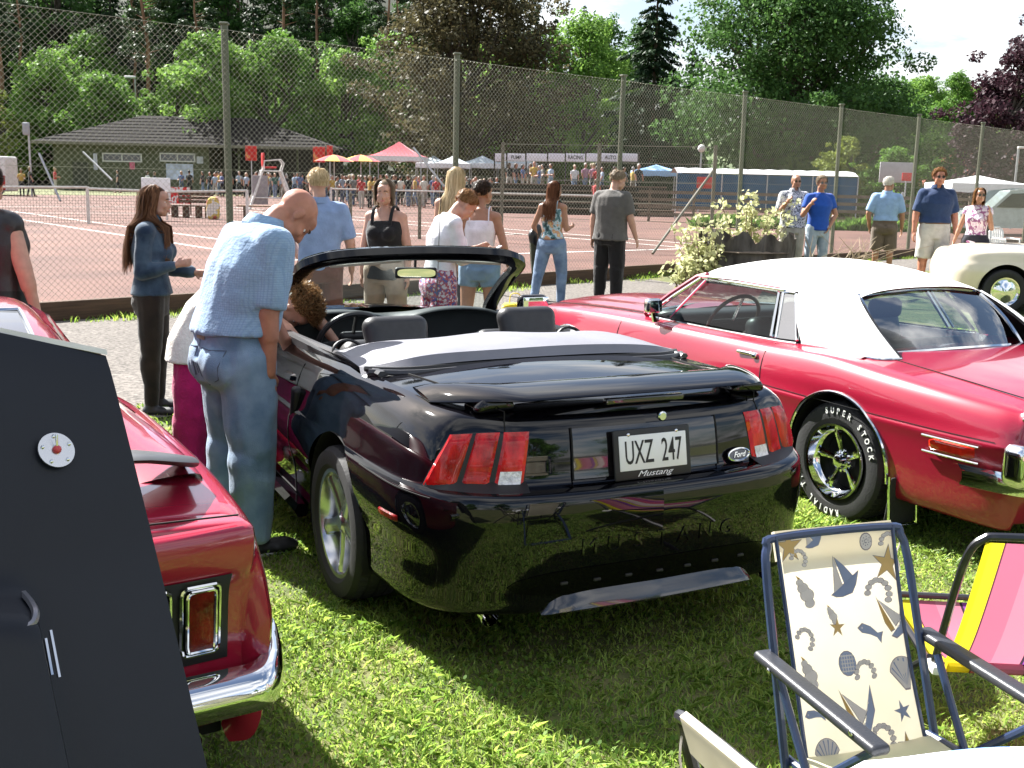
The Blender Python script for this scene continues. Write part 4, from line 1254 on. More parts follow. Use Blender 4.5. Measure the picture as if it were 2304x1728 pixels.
for sg in (1, -1):   # seams
 MB().tube([(sg * .665, y, co_ztop(y) + .055 * (1 - (.665 / (.76 + .03 * (3.7 - y) / 1.7)) ** 2) + .001) for y in np.linspace(2.10, 3.55, 20)], .003, 4).obj('panel_gap', gapm, CO)
 MB().tube([(sg * .62, y, co_ztop(y) + .030 * (1 - (.62 / .775) ** 2) + .002) for y in np.linspace(-.98, -.10, 12)], .003, 4).obj('panel_gap', gapm, CO)
 for yy, zt in ((.62, .85), (2.16, .83)):
  MB().tube([cow.pz(sg * cow.ty(yy + (.10 * (z - .5) if yy < 1 else .04 * (z - .5))), z, .001) for z in np.linspace(.25, zt, 14)], .003, 4).obj('panel_gap', gapm, CO)
 MB().tube([cow.pz(sg * cow.ty(y), .625, .002) for y in np.linspace(-.95, 3.5, 70) if abs(y) > .2 and abs(y - 2.82) > .2], .0015, 4).obj('pinstripe', gapm, CO)
 # chrome arch lips
 for (ya, za, ra) in co_arch:
  pts = []
  for a in np.linspace(-.10, pi + .45, 36):
   y = ya - ra * cos(a) * 1.0; z = za + ra * sin(a)
   z = max(z, .22); pts.append(cow.pz(sg * cow.ty(y), z, .006))
  MB().tube(pts, .009, 6).obj('arch_trim', chromem, CO)
 # red reflectors in chrome frames on the quarters
 t0, t1 = cow.ty(-.60), cow.ty(-.87)
 mk = cow.patch(sg * t0, sg * t1, .515, .585, .012, 6, 4).obj('side_marker', pmat('amber_red_lens', (.62, .02, .01), rough=.2, coat=1, var=.2, vscale=40), CO)
 for zz in (.512, .590):
  MB().tube([cow.pz(sg * (t0 * (1 - q) + t1 * q), zz, .012) for q in np.linspace(-.06, 1.06, 8)], .006, 6).obj('chrome_strip', chromem, mk)
 # door handles
 p = Vector(cow.pz(sg * cow.ty(.80), .775, .012))
 hd = MB(); hd.rbox(p, (.022, .16, .022), .01, 4); hd.rbox(p + Vector((sg * .004, -.085, -.004)), (.035, .04, .035), .014, 4); hd.obj('door_handle', chromem, CO)
 # door mirror
 q = Vector((sg * .80, 1.80, .885))
 mr = MB(); mr.rbox(q + Vector((sg * .03, 0, .055)), (.115, .07, .095), .022, 4); mr.tube([q + Vector((0, 0, -.05)), q + Vector((sg * .02, 0, .02))], .025, 8); mr.obj('door_mirror', chromem, CO)
 MB().rbox(q + Vector((sg * .03, -.037, .055)), (.095, .004, .075), .002, 2).obj('mirror_glass', pmat('dark_mirror', (.25, .28, .27), rough=.05, metal=1), CO)
# wiper cowl and scoop lines
MB().rbox((0, 2.10, .868), (1.18, .10, .012), .005, 2).obj('cowl_grille', blackpl, CO)
# greenhouse
co_wb = lambda q: (q * .70, 2.00 + .20 * (1 - q * q), .862 + .03 * (1 - q * q))
co_wt = lambda q: (q * .565, 1.60 + .10 * (1 - q * q), 1.155 + .045 * (1 - q * q))
rows = [[tuple(np.array(co_wb(q)) * (1 - v) + np.array(co_wt(q)) * v) for q in np.linspace(-1, 1, 25)] for v in np.linspace(0, 1, 8)]
MB().grid(rows).obj('windscreen', headglass, CO)
co_bb = lambda q: (q * .575, .05 - .11 * (1 - q * q), .862 + .025 * (1 - q * q))
co_bt = lambda q: (q * .475, .33 - .05 * (1 - q * q), 1.150 + .035 * (1 - q * q))
rows = [[tuple(np.array(co_bb(q)) * (1 - v) + np.array(co_bt(q)) * v + np.array([0, -.02 * sin(pi * v), .02 * sin(pi * v)])) for q in np.linspace(-1, 1, 25)] for v in np.linspace(0, 1, 8)]
MB().grid(rows, flip=True).obj('rear_window', darkglass, CO)
for f_, tube_r in ((co_bb, .012), (co_bt, .012), (co_wt, .010), (co_wb, .010)):
 MB().tube([f_(q) for q in np.linspace(-1, 1, 25)], tube_r, 6).obj('window_trim', chromem, CO)
for sg in (-1, 1):
 MB().tube([tuple(np.array(co_bb(sg)) * (1 - v) + np.array(co_bt(sg)) * v + np.array([0, -.02 * sin(pi * v), .02 * sin(pi * v)])) for v in np.linspace(0, 1, 8)], .012, 6).obj('window_trim', chromem, CO)
 MB().tube([(sg * .715, 2.03, .85), (sg * .655, 1.84, 1.0), (sg * .592, 1.64, 1.135), (sg * .580, 1.56, 1.160)], [.030, .026, .024, .018], 8).obj('windscreen_pillar', redpaint, CO)
 MB().tube([(sg * .735, 1.98, .86), (sg * .668, 1.78, 1.01), (sg * .606, 1.585, 1.14)], .011, 6).obj('window_trim', chromem, CO)
 # side glass in two panes with chrome bars
 A, B_, C_, D = np.array((sg * .748, 1.94, .865)), np.array((sg * .603, 1.55, 1.135)), np.array((sg * .598, .84, 1.128)), np.array((sg * .735, .73, .872))
 MB().quad(A, D, C_, B_).obj('side_window', darkglass, CO)
 E_, F_, G_ = np.array((sg * .600, .80, 1.126)), np.array((sg * .725, .52, .880)), np.array((sg * .735, .70, .872))
 MB().add([E_, F_, G_], [(0, 1, 2)]) if False else None
 mq = MB(); mq.add([E_ + (0, .02, 0), E_ - (0, .10, 0.002), F_, G_], [(0, 1, 2, 3)]); mq.obj('quarter_window', darkglass, CO)
 for a, b_, r_ in ((D, C_, .013), (G_ - (0, .012, 0), E_ + (0, .0, 0), .010), (F_, E_ - (0, .11, .002), .010), (B_ + (0, .02, .002), E_ - (0, .11, -.004), .012)):
  MB().tube([tuple(a), tuple(b_)], r_, 6).obj('window_trim', chromem, CO)
 MB().tube([(sg * .748, 1.72, .868), (sg * .622, 1.52, 1.13)], .009, 6).obj('vent_bar', chromem, CO)
 MB().tube([cow.top_edge(i)[:1][0] * sg and (sg * (cow.top_edge(i)[0] - .03), cow.top_edge(i)[1], cow.top_edge(i)[2] + .012) for i in range(0, len(cow.t), 2) if .5 < cow.top_edge(i)[1] < 2.0], .008, 6).obj('belt_trim', chromem, CO)
 # sill shelf between shoulder and glass
 rows = []
 for i in range(len(cow.t)):
  x, y, z = cow.top_edge(i)
  if -.02 < y < 2.06: rows.append([(sg * x, y, z), (sg * (x - .035), y, z + .012), (sg * (x - .075), y, z + .006), (sg * (x - .16), y, z - .06)])
 MB().grid(rows, flip=sg < 0).obj('window_sill', redpaint, CO)
# vinyl roof with sail panels
rows = []
for v in np.linspace(0, 1, 22):
 y = 1.62 + (.30 - 1.62) * v; row = []
 for q in np.linspace(-1, 1, 31):
  hw = interp([.28, .34, .38, .55, .8, 1.62], [.49, .535, .572, .595, .600, .592], y)
  yb = y + .11 * (1 - q * q) * (1 - v) - .045 * (1 - q * q) * v
  zc = 1.150 + .012 * sin(pi * v)
  crown = .135 * sin(pi * (v * .80 + .12)) ** .8
  row.append((q * hw, yb, zc + crown * (1 - abs(q) ** 2.6) - .02 * abs(q) ** 10))
 rows.append(row)
rf = MB(); rf.grid(rows, flip=True)
roof = rf.obj('vinyl_roof', whitevinyl, CO, angle=60)
MB().grid([[(p[0] * .975, p[1], p[2] - .025) for p in r_] for r_ in rows]).obj('headliner', pmat('headliner', (.05, .05, .052), rough=.8), roof)
for sg in (-1, 1):
 # sail panel: from the roof side down to the quarter, bowed outwards
 top = catmull([(sg * .600, .67, 1.150), (sg * .596, .52, 1.150), (sg * .575, .38, 1.150), (sg * .49, .32, 1.152)], 5)
 bot = catmull([(sg * .735, .47, .868), (sg * .735, .22, .872), (sg * .715, -.05, .858), (sg * .585, -.12, .862)], 5)
 rows = []
 for v in np.linspace(0, 1, 10):
  rows.append([tuple(a * (1 - v) + b_ * v + np.array([sg * .035 * sin(pi * v), 0, .012 * sin(pi * v)])) for a, b_ in zip(top, bot)])
 MB().grid(rows, flip=sg < 0).obj('sail_panel', whitevinyl, CO, angle=70)
 MB().grid([[(p[0] - sg * .022, p[1], p[2] - .004) for p in r_] for r_ in rows], flip=sg > 0).obj('quarter_trim', leatherm, CO)
 MB().tube([tuple(p + np.array([0, 0, .004])) for p in bot], .007, 6).obj('window_trim', chromem, CO)
 MB().tube([(sg * .612, 1.60, 1.150), (sg * .622, 1.2, 1.160), (sg * .618, .80, 1.152)], .010, 6).obj('drip_rail', chromem, roof)
# cabin
cb = MB(); cb.box((0, 1.0, .45), (1.4, 2.0, .04)); cb.box((0, .0, .70), (1.2, .30, .30)); cb.obj('cabin_floor', leatherm, CO)
MB().rbox((0, .10, .842), (1.12, .34, .03), .01, 3).obj('parcel_shelf', pmat('shelf_vinyl', (.03, .03, .032), rough=.6), CO)
MB().rbox((0, .40, .66), (1.22, .18, .42), .07, 5, rot=Matrix.Rotation(-.3, 3, 'X')).obj('rear_seat', leatherm, CO)
for sx in (-.36, .36):
 MB().rbox((sx, 1.02, .70), (.52, .14, .50), .06, 5, rot=Matrix.Rotation(-.3, 3, 'X')).obj('seat', leatherm, CO)
 MB().rbox((sx, .92, .985), (.26, .09, .13), .045, 4).obj('headrest', leatherm, CO)
MB().rbox((0, 1.88, .80), (1.34, .28, .18), .06, 5).obj('dashboard', leatherm, CO)
c_ = Vector((-.38, 1.52, .86)); ax = Matrix.Rotation(radians(-60), 3, 'X')
s_ = MB(); s_.tube([c_ + ax @ Vector((.195 * cos(a), .195 * sin(a), 0)) for a in np.linspace(0, 2 * pi, 32, endpoint=False)], .013, 8, closed=True)
so = s_.obj('steering_wheel', pmat('wheel_rim_wood', (.05, .03, .02), rough=.3, coat=.6), CO)
s_ = MB()
for an in (0.0, pi, -pi / 2): s_.tube([c_, c_ + ax @ Vector((.19 * cos(an), .19 * sin(an), 0))], .013, 6, flat=(1, .3))
s_.obj('spokes', alum, so)
# rear end: lamp panel, bumper, guards
b_ = MB(); rows = []
for x in np.linspace(-.93, .93, 50):
 ax_ = abs(x)
 yy = -1.17 + .02 * (x / .93) ** 2 + .30 * max(0, (ax_ - .80) / .13) ** 2
 rows.append([(x * (1 if ax_ < .9 else .985), yy + .05, .405), (x, yy + .012, .41), (x, yy, .44), (x, yy + .004, .48), (x, yy + .03, .505), (x, yy + .06, .50)])
b_.grid(rows); b_.obj('rear_bumper', chromem, CO)
for sg in (-1, 1):
 MB().rbox((sg * .845, -1.075, .545), (.10, .14, .20), .045, 5).obj('bumper_guard', chromem, CO)
 cow.patch(sg * abs(cow.tx(.22)), sg * abs(cow.tx(.80)), .575, .735, .012, 12, 5).obj('tail_lamp', lensdark, CO)
 MB().tube([cow.pz(sg * abs(cow.tx(x)), .745, .012) for x in np.linspace(.1, .82, 12)], .008, 6).obj('chrome_strip', chromem, CO)
 MB().lathe([(.028, -.12), (.030, 0), (.026, 0), (.024, -.06)], 14, 'y', (sg * .58, -1.06, .245), rot=Matrix.Rotation(pi, 3, 'X')).obj('exhaust_pipe', chromem, CO)
 # mud flaps in chrome frames behind the rear wheels
 MB().rbox((sg * .80, -.40, .20), (.20, .012, .26), .01, 3, rot=Matrix.Rotation(.12, 3, 'X')).obj('mud_flap', rubberm, CO)
 f_ = [(sg * .71, -.395, .33), (sg * .71, -.42, .075), (sg * .90, -.42, .075), (sg * .90, -.395, .33)]
 MB().tube(f_, .007, 6).obj('flap_trim', chromem, CO)
MB().rbox((0, 3.74, .50), (1.62, .10, .10), .045, 5).obj('front_bumper', chromem, CO)
# wheels: deep chrome rims with five slotted spokes and white tyre lettering
tyre_white = pmat('tyre_lettering', (.72, .72, .70), rough=.6, var=.08)
def cragar(x, y, z, letters=False):
 tm = tyre_mesh(.322, .200, .225); me = tm.mesh('tyre', angle=25); me.materials.append(rubberm)
 wr_ = link('wheel', me, CO, (x, y, z))
 rb = MB(); rb.lathe([(.196, .100), (.206, .110), (.203, .118), (.190, .116), (.184, .098), (.176, .080), (.172, .072), (.160, .060), (.155, -.06)], 56, 'x')
 rb.lathe([(0, .092), (.024, .092), (.034, .086), (.040, .060), (.062, .050), (.064, .02)], 28, 'x')
 for k in range(5):
  a0 = 2 * pi * k / 5 + .5; rows = []
  for r_, hw, dep in ((.035, .016, .056), (.07, .017, .058), (.11, .021, .066), (.150, .028, .072), (.172, .036, .070)):
   rows.append([(dep + dd, r_ * cos(a0) - hw * q * sin(a0), r_ * sin(a0) + hw * q * cos(a0)) for q, dd in ((-1, -.03), (-.85, -.002), (-.3, .0), (-.2, -.006), (.2, -.006), (.3, 0), (.85, -.002), (1, -.03))])
  rb.grid(rows)
  a1 = a0 + pi / 5
  rb.lathe([(0, .066), (.008, .066), (.010, .045)], 8, 'x', (0, .052 * cos(a1), .052 * sin(a1)))
 rb.obj('rim', chromem, wr_)
 dk = MB(); dk.lathe([(0, .0), (.156, .0)], 32, 'x'); dk.obj('drum', pmat('drum_iron', (.03, .03, .032), rough=.6, metal=.5), wr_)
 wr_.rotation_euler = (0, 0, pi if x < 0 else 0)
 if letters:
  def ring(txt, a_mid, r_=.272, size=.046):
   # letters on the outer sidewall, tops outwards
   n = len(txt); stp = .042 / r_ 
   for k, ch in enumerate(txt):
    if ch == ' ': continue
    a = a_mid - (k - (n - 1) / 2) * stp
    # wheel-local: viewed from the outside (after the turn by pi) +y runs right
    o = Vector((.1145, r_ * cos(a), r_ * sin(a)))
    uy = Vector((0, cos(a), sin(a))); ux = Vector((0, sin(a), -cos(a)))
    if ux.cross(uy).x < 0: ux = -ux
    text_mesh('lettering', ch, size, tyre_white, wr_, o, ux, uy, .0012, .80, bold=.0012)
  ring('SUPER STOCK', radians(125) if False else radians(62)); ring('RADIAL T/A', radians(242))
 return wr_
for sx in (-1, 1):
 cragar(sx * .775, 0, .312, sx < 0); cragar(sx * .775, 2.82, .312)
# ------------------------------------------------------------------ the red fastback (left) and the black bonnet leaning behind it
FB = car_root('fastback_car', 'red fastback coupe seen from behind with twin chrome rimmed tail lamps', (-1.939, 3.343, -31.692))
def fb_ztop(y): return interp([-1.25, -1.0, -.5, .3, .9, 2.0, 3.0, 3.6], [.845, .865, .885, .895, .875, .86, .82, .76], y)
def fb_prof(y, end, t):
 zt = fb_ztop(y); u = zt - .56
 side = [(-.12, .20), (-.06, .215), (-.03, .28), (-.014, .40), (-.002, .50), (0, .56), (-.004, .56 + .1 * u), (-.012, .56 + .3 * u), (-.028, .56 + .55 * u), (-.05, .56 + .8 * u), (-.085, .56 + .95 * u), (-.13, zt)]
 rear = [(-.16, .26), (-.10, .28), (-.075, .34), (-.070, .42), (-.07, .47), (-.068, .50), (-.064, .53), (-.058, .60), (-.045, .68), (-.012, .745), (-.004, .56 + .93 * u), (-.04, zt)]
 front = [(-.14, .24), (-.06, .25), (-.03, .32), (-.02, .42), (0, .50), (0, .56), (0, .58), (-.01, .62), (-.02, .66), (-.03, .69), (-.05, .72), (-.11, zt)]
 wr = sstep(0.55, 0.98, -end); wf = sstep(.35, .95, end)
 return [((s[0] * (1 - wr - wf) + r[0] * wr + f[0] * wf), (s[1] * (1 - wr - wf) + r[1] * wr + f[1] * wf)) for s, r, f in zip(side, rear, front)]
fbw = Wrap([(0, 3.62), (.45, 3.60), (.70, 3.54), (.82, 3.40), (.865, 3.0), (.88, 2.2), (.875, 1.3), (.885, .6), (.90, .1), (.895, -.5), (.87, -.95), (.845, -1.10), (.80, -1.175), (.72, -1.20), (.45, -1.215), (0, -1.22)], fb_prof, .022, 4)
fb_arch = [(0, .32, .36), (2.74, .32, .36)]
fbw.shell(fb_arch).obj('body_shell', redpaint2, FB, angle=40)
lb = MB()
for sx in (-.86, .86):
 for (ya, za, ra) in fb_arch: arch_liner(lb, sx, ya, za, ra, .34)
lb.box((0, 1.2, .215), (1.45, 4.4, .04)); lb.obj('underbody', gapm, FB)
fbw.lid(1.95, 3.8, lambda y: .05, 24).obj('bonnet', redpaint2, FB)
fbw.lid(-1.4, .10, lambda y: .022, 24).obj('boot_lid', redpaint2, FB)
MB().tube([(x, -1.155 + .02 * (1 - (x / .75) ** 2) * -1, .868 + .018 * (1 - (x / .75) ** 2)) for x in np.linspace(-.74, .74, 20)], .003, 4).obj('panel_gap', gapm, FB)
# fastback roof and sails
rows = []
ys = [2.0, 1.75, 1.45, 1.20, .95, .65, .35, .05, -.25, -.55, -.80]
zc = [.90, 1.03, 1.17, 1.225, 1.238, 1.222, 1.185, 1.125, 1.05, .965, .895]
hw = [.72, .67, .60, .575, .575, .575, .565, .55, .53, .51, .50]
bw = [.76, .76, .755, .75, .75, .755, .76, .765, .77, .765, .75]
for y in np.linspace(-.80, 1.28, 30):
 z1 = interp(ys[::-1], zc[::-1], y); h1 = interp(ys[::-1], hw[::-1], y); w1 = interp(ys[::-1], bw[::-1], y); zb = fb_ztop(y)
 row = []
 prof_ = catmull([(-w1, zb - .01), (-w1 + .02, zb + .02), (-(w1 * .35 + h1 * .65), zb + (z1 - zb) * .55), (-h1 * .94, z1 - .035), (-h1 * .72, z1 - .012), (-h1 * .3, z1), (0, z1 + .003)], 4)
 prof_ = list(prof_) + [(-x, z) for x, z in reversed(prof_[:-1])]
 rows.append([(x, y, z) for x, z in prof_])
MB().grid(rows).obj('fastback_roof', redpaint2, FB, angle=50)
# rear window in the slope with a bright rim
def fbz(x, y): 
 z1 = interp(ys[::-1], zc[::-1], y); return z1 - .012 * (abs(x) / .5) ** 2
rows = [[(q * (.475 - .03 * v), .62 - 1.12 * v, fbz(q * .47, .62 - 1.12 * v) + .006) for q in np.linspace(-1, 1, 15)] for v in np.linspace(0, 1, 10)]
MB().grid(rows, flip=True).obj('rear_window', pmat('rear_glass', (.02, .022, .025), rough=.05, coat=1.0), FB)
loop = [(q * .475, .62, fbz(.47, .62) + .008) for q in np.linspace(-1, 1, 9)] + [(.475 - .03 * v, .62 - 1.12 * v, fbz(.47, .62 - 1.12 * v) + .008) for v in np.linspace(.1, 1, 9)] + [(q * .445, -.50, fbz(.44, -.5) + .008) for q in np.linspace(.9, -1, 9)] + [(-.475 + .03 * v, .62 - 1.12 * v, fbz(.47, .62 - 1.12 * v) + .008) for v in np.linspace(.9, .1, 8)]
MB().tube(loop, .010, 6, closed=True).obj('window_trim', chromem, FB)
for sg in (-1, 1):
 A, B_, C_, D = (sg * .765, 1.75, .885), (sg * .615, 1.42, 1.15), (sg * .600, .75, 1.175), (sg * .752, .40, .905)
 MB().quad(A, D, C_, B_).obj('side_window', pmat('rear_glass', (.02, .022, .025), rough=.05, coat=1.0), FB)
# windscreen
rows = [[(q * (.74 - .15 * v), 2.05 - .75 * v + .15 * (1 - q * q), .87 + .345 * v) for q in np.linspace(-1, 1, 15)] for v in np.linspace(0, 1, 6)]
MB().grid(rows).obj('windscreen', darkglass, FB)
# black tail panel with six chrome rimmed lamps
tpm = pmat('tail_panel_black', (.012, .012, .013), rough=.45, var=.1)
mb = MB(); rows = []
for x in np.linspace(-.715, .715, 30):
 t = fbw.tx(x) if abs(x) > .02 else fbw.S - .004
 rows.append([fbw.pz(t, z, .004) for z in np.linspace(.475, .722, 10)])
mb.grid(rows); tp = mb.obj('tail_panel', tpm, FB, weld=1e-4)
def fbp(x, z, off):
 return Vector(fbw.pz(fbw.tx(x) if abs(x) > .02 else fbw.S - .004, z, off))
for sg in (-1, 1):
 for xc, wd in ((.375, .10), (.505, .10), (.635, .10)):
  x0, x1 = sg * (xc - wd / 2), sg * (xc + wd / 2)
  def rr(ins, off):
   return [fbp(x0 + (x1 - x0) * (.5 + (a - .5) * (1 - ins * 2)), .505 + .195 * (.5 + (b__ - .5) * (1 - ins * .9)), off) for a, b__ in
     ((.12, 0), (.88, 0), (.97, .04), (1, .12), (1, .88), (.97, .96), (.88, 1), (.12, 1), (.03, .96), (0, .88), (0, .12), (.03, .04))]
  lm = MB(); lm.tube(rr(0, .010), .006, 6, closed=True); lo = lm.obj('tail_lamp', chromem, FB)
  MB().tube(rr(.12, .020), .005, 6, closed=True).obj('inner_rim', chromem, lo)
  rows = [[fbp(x0 + (x1 - x0) * (.14 + .72 * a), .505 + .195 * (.07 + .86 * b__), .020) for b__ in np.linspace(0, 1, 7)] for a in np.linspace(0, 1, 5)]
  MB().grid(rows, flip=sg < 0).obj('lens', lensdark, lo)
  rows = [[fbp(x0 + (x1 - x0) * (.0 + 1.0 * a), .505 + .195 * (.0 + 1.0 * b__), .005) for b__ in np.linspace(0, 1, 4)] for a in np.linspace(0, 1, 4)]
  MB().grid(rows, flip=sg < 0).obj('bezel', gapm, lo)
# chrome bumper wrapping the corners
b_ = MB(); rows = []
for x in np.linspace(-.905, .905, 60):
 ax_ = abs(x); e = max(0, (ax_ - .74) / .165)
 yy = -1.30 + .015 * (x / .9) ** 2 + .30 * e ** 2.4
 sl = 1 - .28 * e
 rows.append([(x, yy + .06, .360), (x, yy + .015, .372), (x, yy, .405), (x, yy + .002, .435), (x, yy + .020, .462), (x, yy + .06, .472), (x * .985, yy + .10, .468)])
b_.grid(rows); b_.obj('rear_bumper', chromem, FB, angle=60)
for sg in (-1, 1):
 MB().lathe([(.03, -.15), (.032, 0), (.028, 0), (.026, -.08)], 14, 'y', (sg * .60, -1.16, .265), rot=Matrix.Rotation(pi, 3, 'X')).obj('exhaust_pipe', chromem, FB)
 fbw.patch(sg * fbw.ty(-.78), sg * fbw.ty(-.92), .52, .58, .006, 6, 4).obj('side_marker', lensdark, FB)
# black rear wing
sp = MB(); rows = []
for a in range(37):
 q = -1 + 2 * a / 36; x = .72 * q; e = max(0, (abs(q) - .74) / .26)
 yc = -.88 + .10 * e ** 1.5; zc_ = .985 - .060 * e ** 1.3; ch = .26 - .06 * e ** 3; th = .017
 rows.append([(x, yc + ch / 2 * cos(t_), zc_ + th * sin(t_) - .02 * cos(t_)) for t_ in np.linspace(0, 2 * pi, 14, endpoint=False)])
sp.grid(rows, closed=True)
for e, rev in ((0, False), (-1, True)): sp.add(rows[e], [tuple(range(14)) if rev else tuple(reversed(range(14)))])
spo = sp.obj('spoiler', pmat('wing_satin_black', (.05, .052, .056), rough=.38), FB)
for sx in (-.45, .45): MB().rbox((sx, -.86, .925), (.05, .10, .09), .015, 3).obj('stalk', tpm, spo)
def plainwheel(parent, x, y, z, ro=.32):
 me = tyre_mesh(ro, .2, .2).mesh('tyre', angle=25); me.materials.append(rubberm); wr_ = link('wheel', me, parent, (x, y, z))
 rb = MB(); rb.lathe([(.2, .085), (.205, .095), (.19, .09), (.17, .05), (.10, .06), (.06, .075), (0, .08)], 36, 'x'); rb.obj('rim', chromem, wr_)
 if x < 0: wr_.rotation_euler = (0, 0, pi)
for sx in (-1, 1): plainwheel(FB, sx * .77, 0, .31); plainwheel(FB, sx * .77, 2.74, .31)

# the matte black bonnet standing on edge, leaning back against the red car
A = Vector(px(238, 800, 2.34)); Bp = Vector(px(455, 1728, 1.99)); L0 = Vector(px(0, 752, 2.21))
ey = (A - Bp).normalized(); ex0 = (A - L0); ex = (ex0 - ey * ex0.dot(ey)).normalized(); en = ex.cross(ey).normalized()
if en.y > 0: en = -en
low = A + ey * (-(A.z - 0.0) / ey.z)
Lh = (A - low).length
HB = thing('car_bonnet', 'matte black car bonnet with a round lock plate standing on edge at left', 'car bonnet', low)
HB.rotation_euler = (0, 0, 0)
bonm = pmat('bonnet_matte_black', (.0065, .0085, .014), rough=.46, spec=.35, var=.25, vscale=2.5, bump=.05, bscale=400)
def hp(u, v, n): return low + (ex0.normalized() * u + ey * v + en * n) - low if False else (ex0.normalized() * u + ey * v + en * n)
def on_bonnet(xp, yp):
 d = _fw + _rt2 * ((xp - 1152) / CAM_F) - _up2 * ((yp - 864) / CAM_F); o = Vector((0, 0, CAM_H))
 t = (low - o).dot(en) / d.dot(en); p = o + d * t - low
 exn = ex0.normalized(); 
 # solve p = u*ex + v*ey
 a11, a12, a22 = 1.0, exn.dot(ey), 1.0; b1, b2 = p.dot(exn), p.dot(ey); det = a11 * a22 - a12 * a12
 return ((b1 * a22 - b2 * a12) / det, (a11 * b2 - a12 * b1) / det)
su, sv = on_bonnet(100, 1500)[0], on_bonnet(50, 1330)[1]
mb = MB(); rows = []
WB = 1.22
for u in np.linspace(-WB, 0, 73):
 row = []
 for v in np.linspace(0, 1, 45):
  n_ = .012 * (1 - ((u + WB / 2) / (WB / 2)) ** 2) + .02 * sin(pi * v) ** .5
  # raised scoop towards the middle
  s_ = sstep(su, su - .045, u) * sstep(-WB - su - .1, -WB - su, u) * sstep(sv, sv - .10, v * Lh) * 0.085
  row.append(tuple(hp(u, v * Lh, n_ + s_)))
 rows.append(row)
mb.grid(rows, flip=True)
bk = [[tuple(Vector(p) - en * .018) for p in r_] for r_ in rows]
mb.grid(bk)
edge = lambda P_, Q_: mb.grid([P_, Q_], flip=False)
edge(rows[0], bk[0]); edge(bk[-1], rows[-1]); edge([r_[0] for r_ in bk], [r_[0] for r_ in rows]); edge([r_[-1] for r_ in rows], [r_[-1] for r_ in bk])
mb.obj('panel', bonm, HB, weld=1e-4, angle=40)
# folded front lip, coloured pale to stand for sun on its edge
mb = MB(); rows = [[tuple(hp(u, Lh, .004)), tuple(hp(u, Lh + .012, .006)), tuple(hp(u, Lh + .016, -.004)), tuple(hp(u, Lh + .010, -.05)), tuple(hp(u, Lh - .01, -.055))] for u in np.linspace(-WB, .002, 12)]
mb.grid(rows); mb.obj('front_lip', pmat('lip_sunlit_pale', (.62, .61, .60), rough=.4), HB)
u_, v_ = on_bonnet(113, 1025)
pl = MB(); c0 = hp(u_, v_, .030)
exn = ex0.normalized(); eyo = (ey - exn * ey.dot(exn)).normalized()
circ = [(.036 * cos(a), .036 * sin(a)) for a in np.linspace(0, 2 * pi, 32, endpoint=False)]
pl.prism(circ, .004, c0, exn, eyo) if exn.cross(eyo).dot(en) > 0 else pl.prism(circ, .004, c0, eyo, exn)
lk = pl.obj('lock_plate', alum, HB)
for k in range(5):
 a = 2 * pi * k / 5 + .6; MB().ball(c0 + exn * (.028 * cos(a)) + eyo * (.028 * sin(a)) + en * .005, .0042, 8, 5).obj('screw', chromem, lk)
MB().ball(c0 + en * .006, (.009, .009, .009), 10, 6).obj('lock_button', pmat('lock_red', (.5, .05, .06), rough=.4), lk)
MB().rbox(c0 + en * .007, (.005, .005, .062), .002, 2).obj('lock_bar', chromem, lk)
for (xa, ya, xb, yb, r_) in ((64, 1460, 78, 1540, .004), (75, 1442, 94, 1545, .004)):
 p0, p1 = hp(*on_bonnet(xa, ya), .085), hp(*on_bonnet(xb, yb), .085)
 MB().tube([p0, p1], r_, 6).obj('emblem_bar', chromem, HB)
pts = [hp(*on_bonnet(x_, y_), n_) for x_, y_, n_ in ((40, 1345, .03), (42, 1372, .06), (40, 1405, .09), (28, 1432, .10), (0, 1445, .105), (-40, 1450, .105))]
MB().tube([tuple(p) for p in catmull(pts, 4)], .007, 6).obj('scoop_edge', pmat('scoop_trim', (.22, .22, .24), rough=.3, metal=.6), HB)

# ------------------------------------------------------------------ cream car at the right
CR = car_root('cream_car', 'cream coloured old car showing its rounded nose and front wheel at right', (9.55, 16.5, -86))
def cr_ztop(y): return interp([-1.2, 0, 1.2, 2.4, 3.0, 3.4], [.86, .93, .93, .93, .90, .86], y)
def cr_prof(y, end, t):
 zt = cr_ztop(y); u = zt - .56
 side = [(-.12, .22), (-.05, .24), (-.02, .34), (0, .46), (.01, .58), (0, .66), (-.01, .70), (-.03, .75), (-.06, .56 + .8 * u), (-.10, .56 + .92 * u), (-.16, .56 + .98 * u), (-.24, zt)]
 return side
crw = Wrap([(0, 3.20), (.35, 3.17), (.62, 3.08), (.78, 2.88), (.85, 2.5), (.87, 1.8), (.87, .8), (.87, 0), (.84, -.7), (.72, -1.05), (.4, -1.15), (0, -1.17)], cr_prof, .03, 4)
cr_arch = [(0, .34, .37), (2.45, .34, .37)]
crw.shell(cr_arch).obj('body_shell', creampaint, CR, angle=40)
lb = MB()
for sx in (-.83, .83):
 for (ya, za, ra) in cr_arch: arch_liner(lb, sx, ya, za, ra, .3)
lb.box((0, 1.1, .24), (1.4, 4.0, .04)); lb.obj('underbody', gapm, CR)
crw.lid(-2, 5, lambda y: .05, 20).obj('bonnet', creampaint, CR)
rows = []
for y in np.linspace(-.5, 1.5, 20):
 z1 = .95 + .42 * sin(pi * (y + .5) / 2.0) ** .45; w1 = .70
 rows.append([(w1 * cos(a) ** 1.0 * (1 if True else 1), y, .93 + (z1 - .93) * abs(sin(a)) ** .6) for a in np.linspace(0, pi, 20)])
MB().grid(rows).obj('roof', creampaint, CR)
for sx in (-1, 1): plainwheel(CR, sx * .75, 0, .32); plainwheel(CR, sx * .75, 2.45, .32)
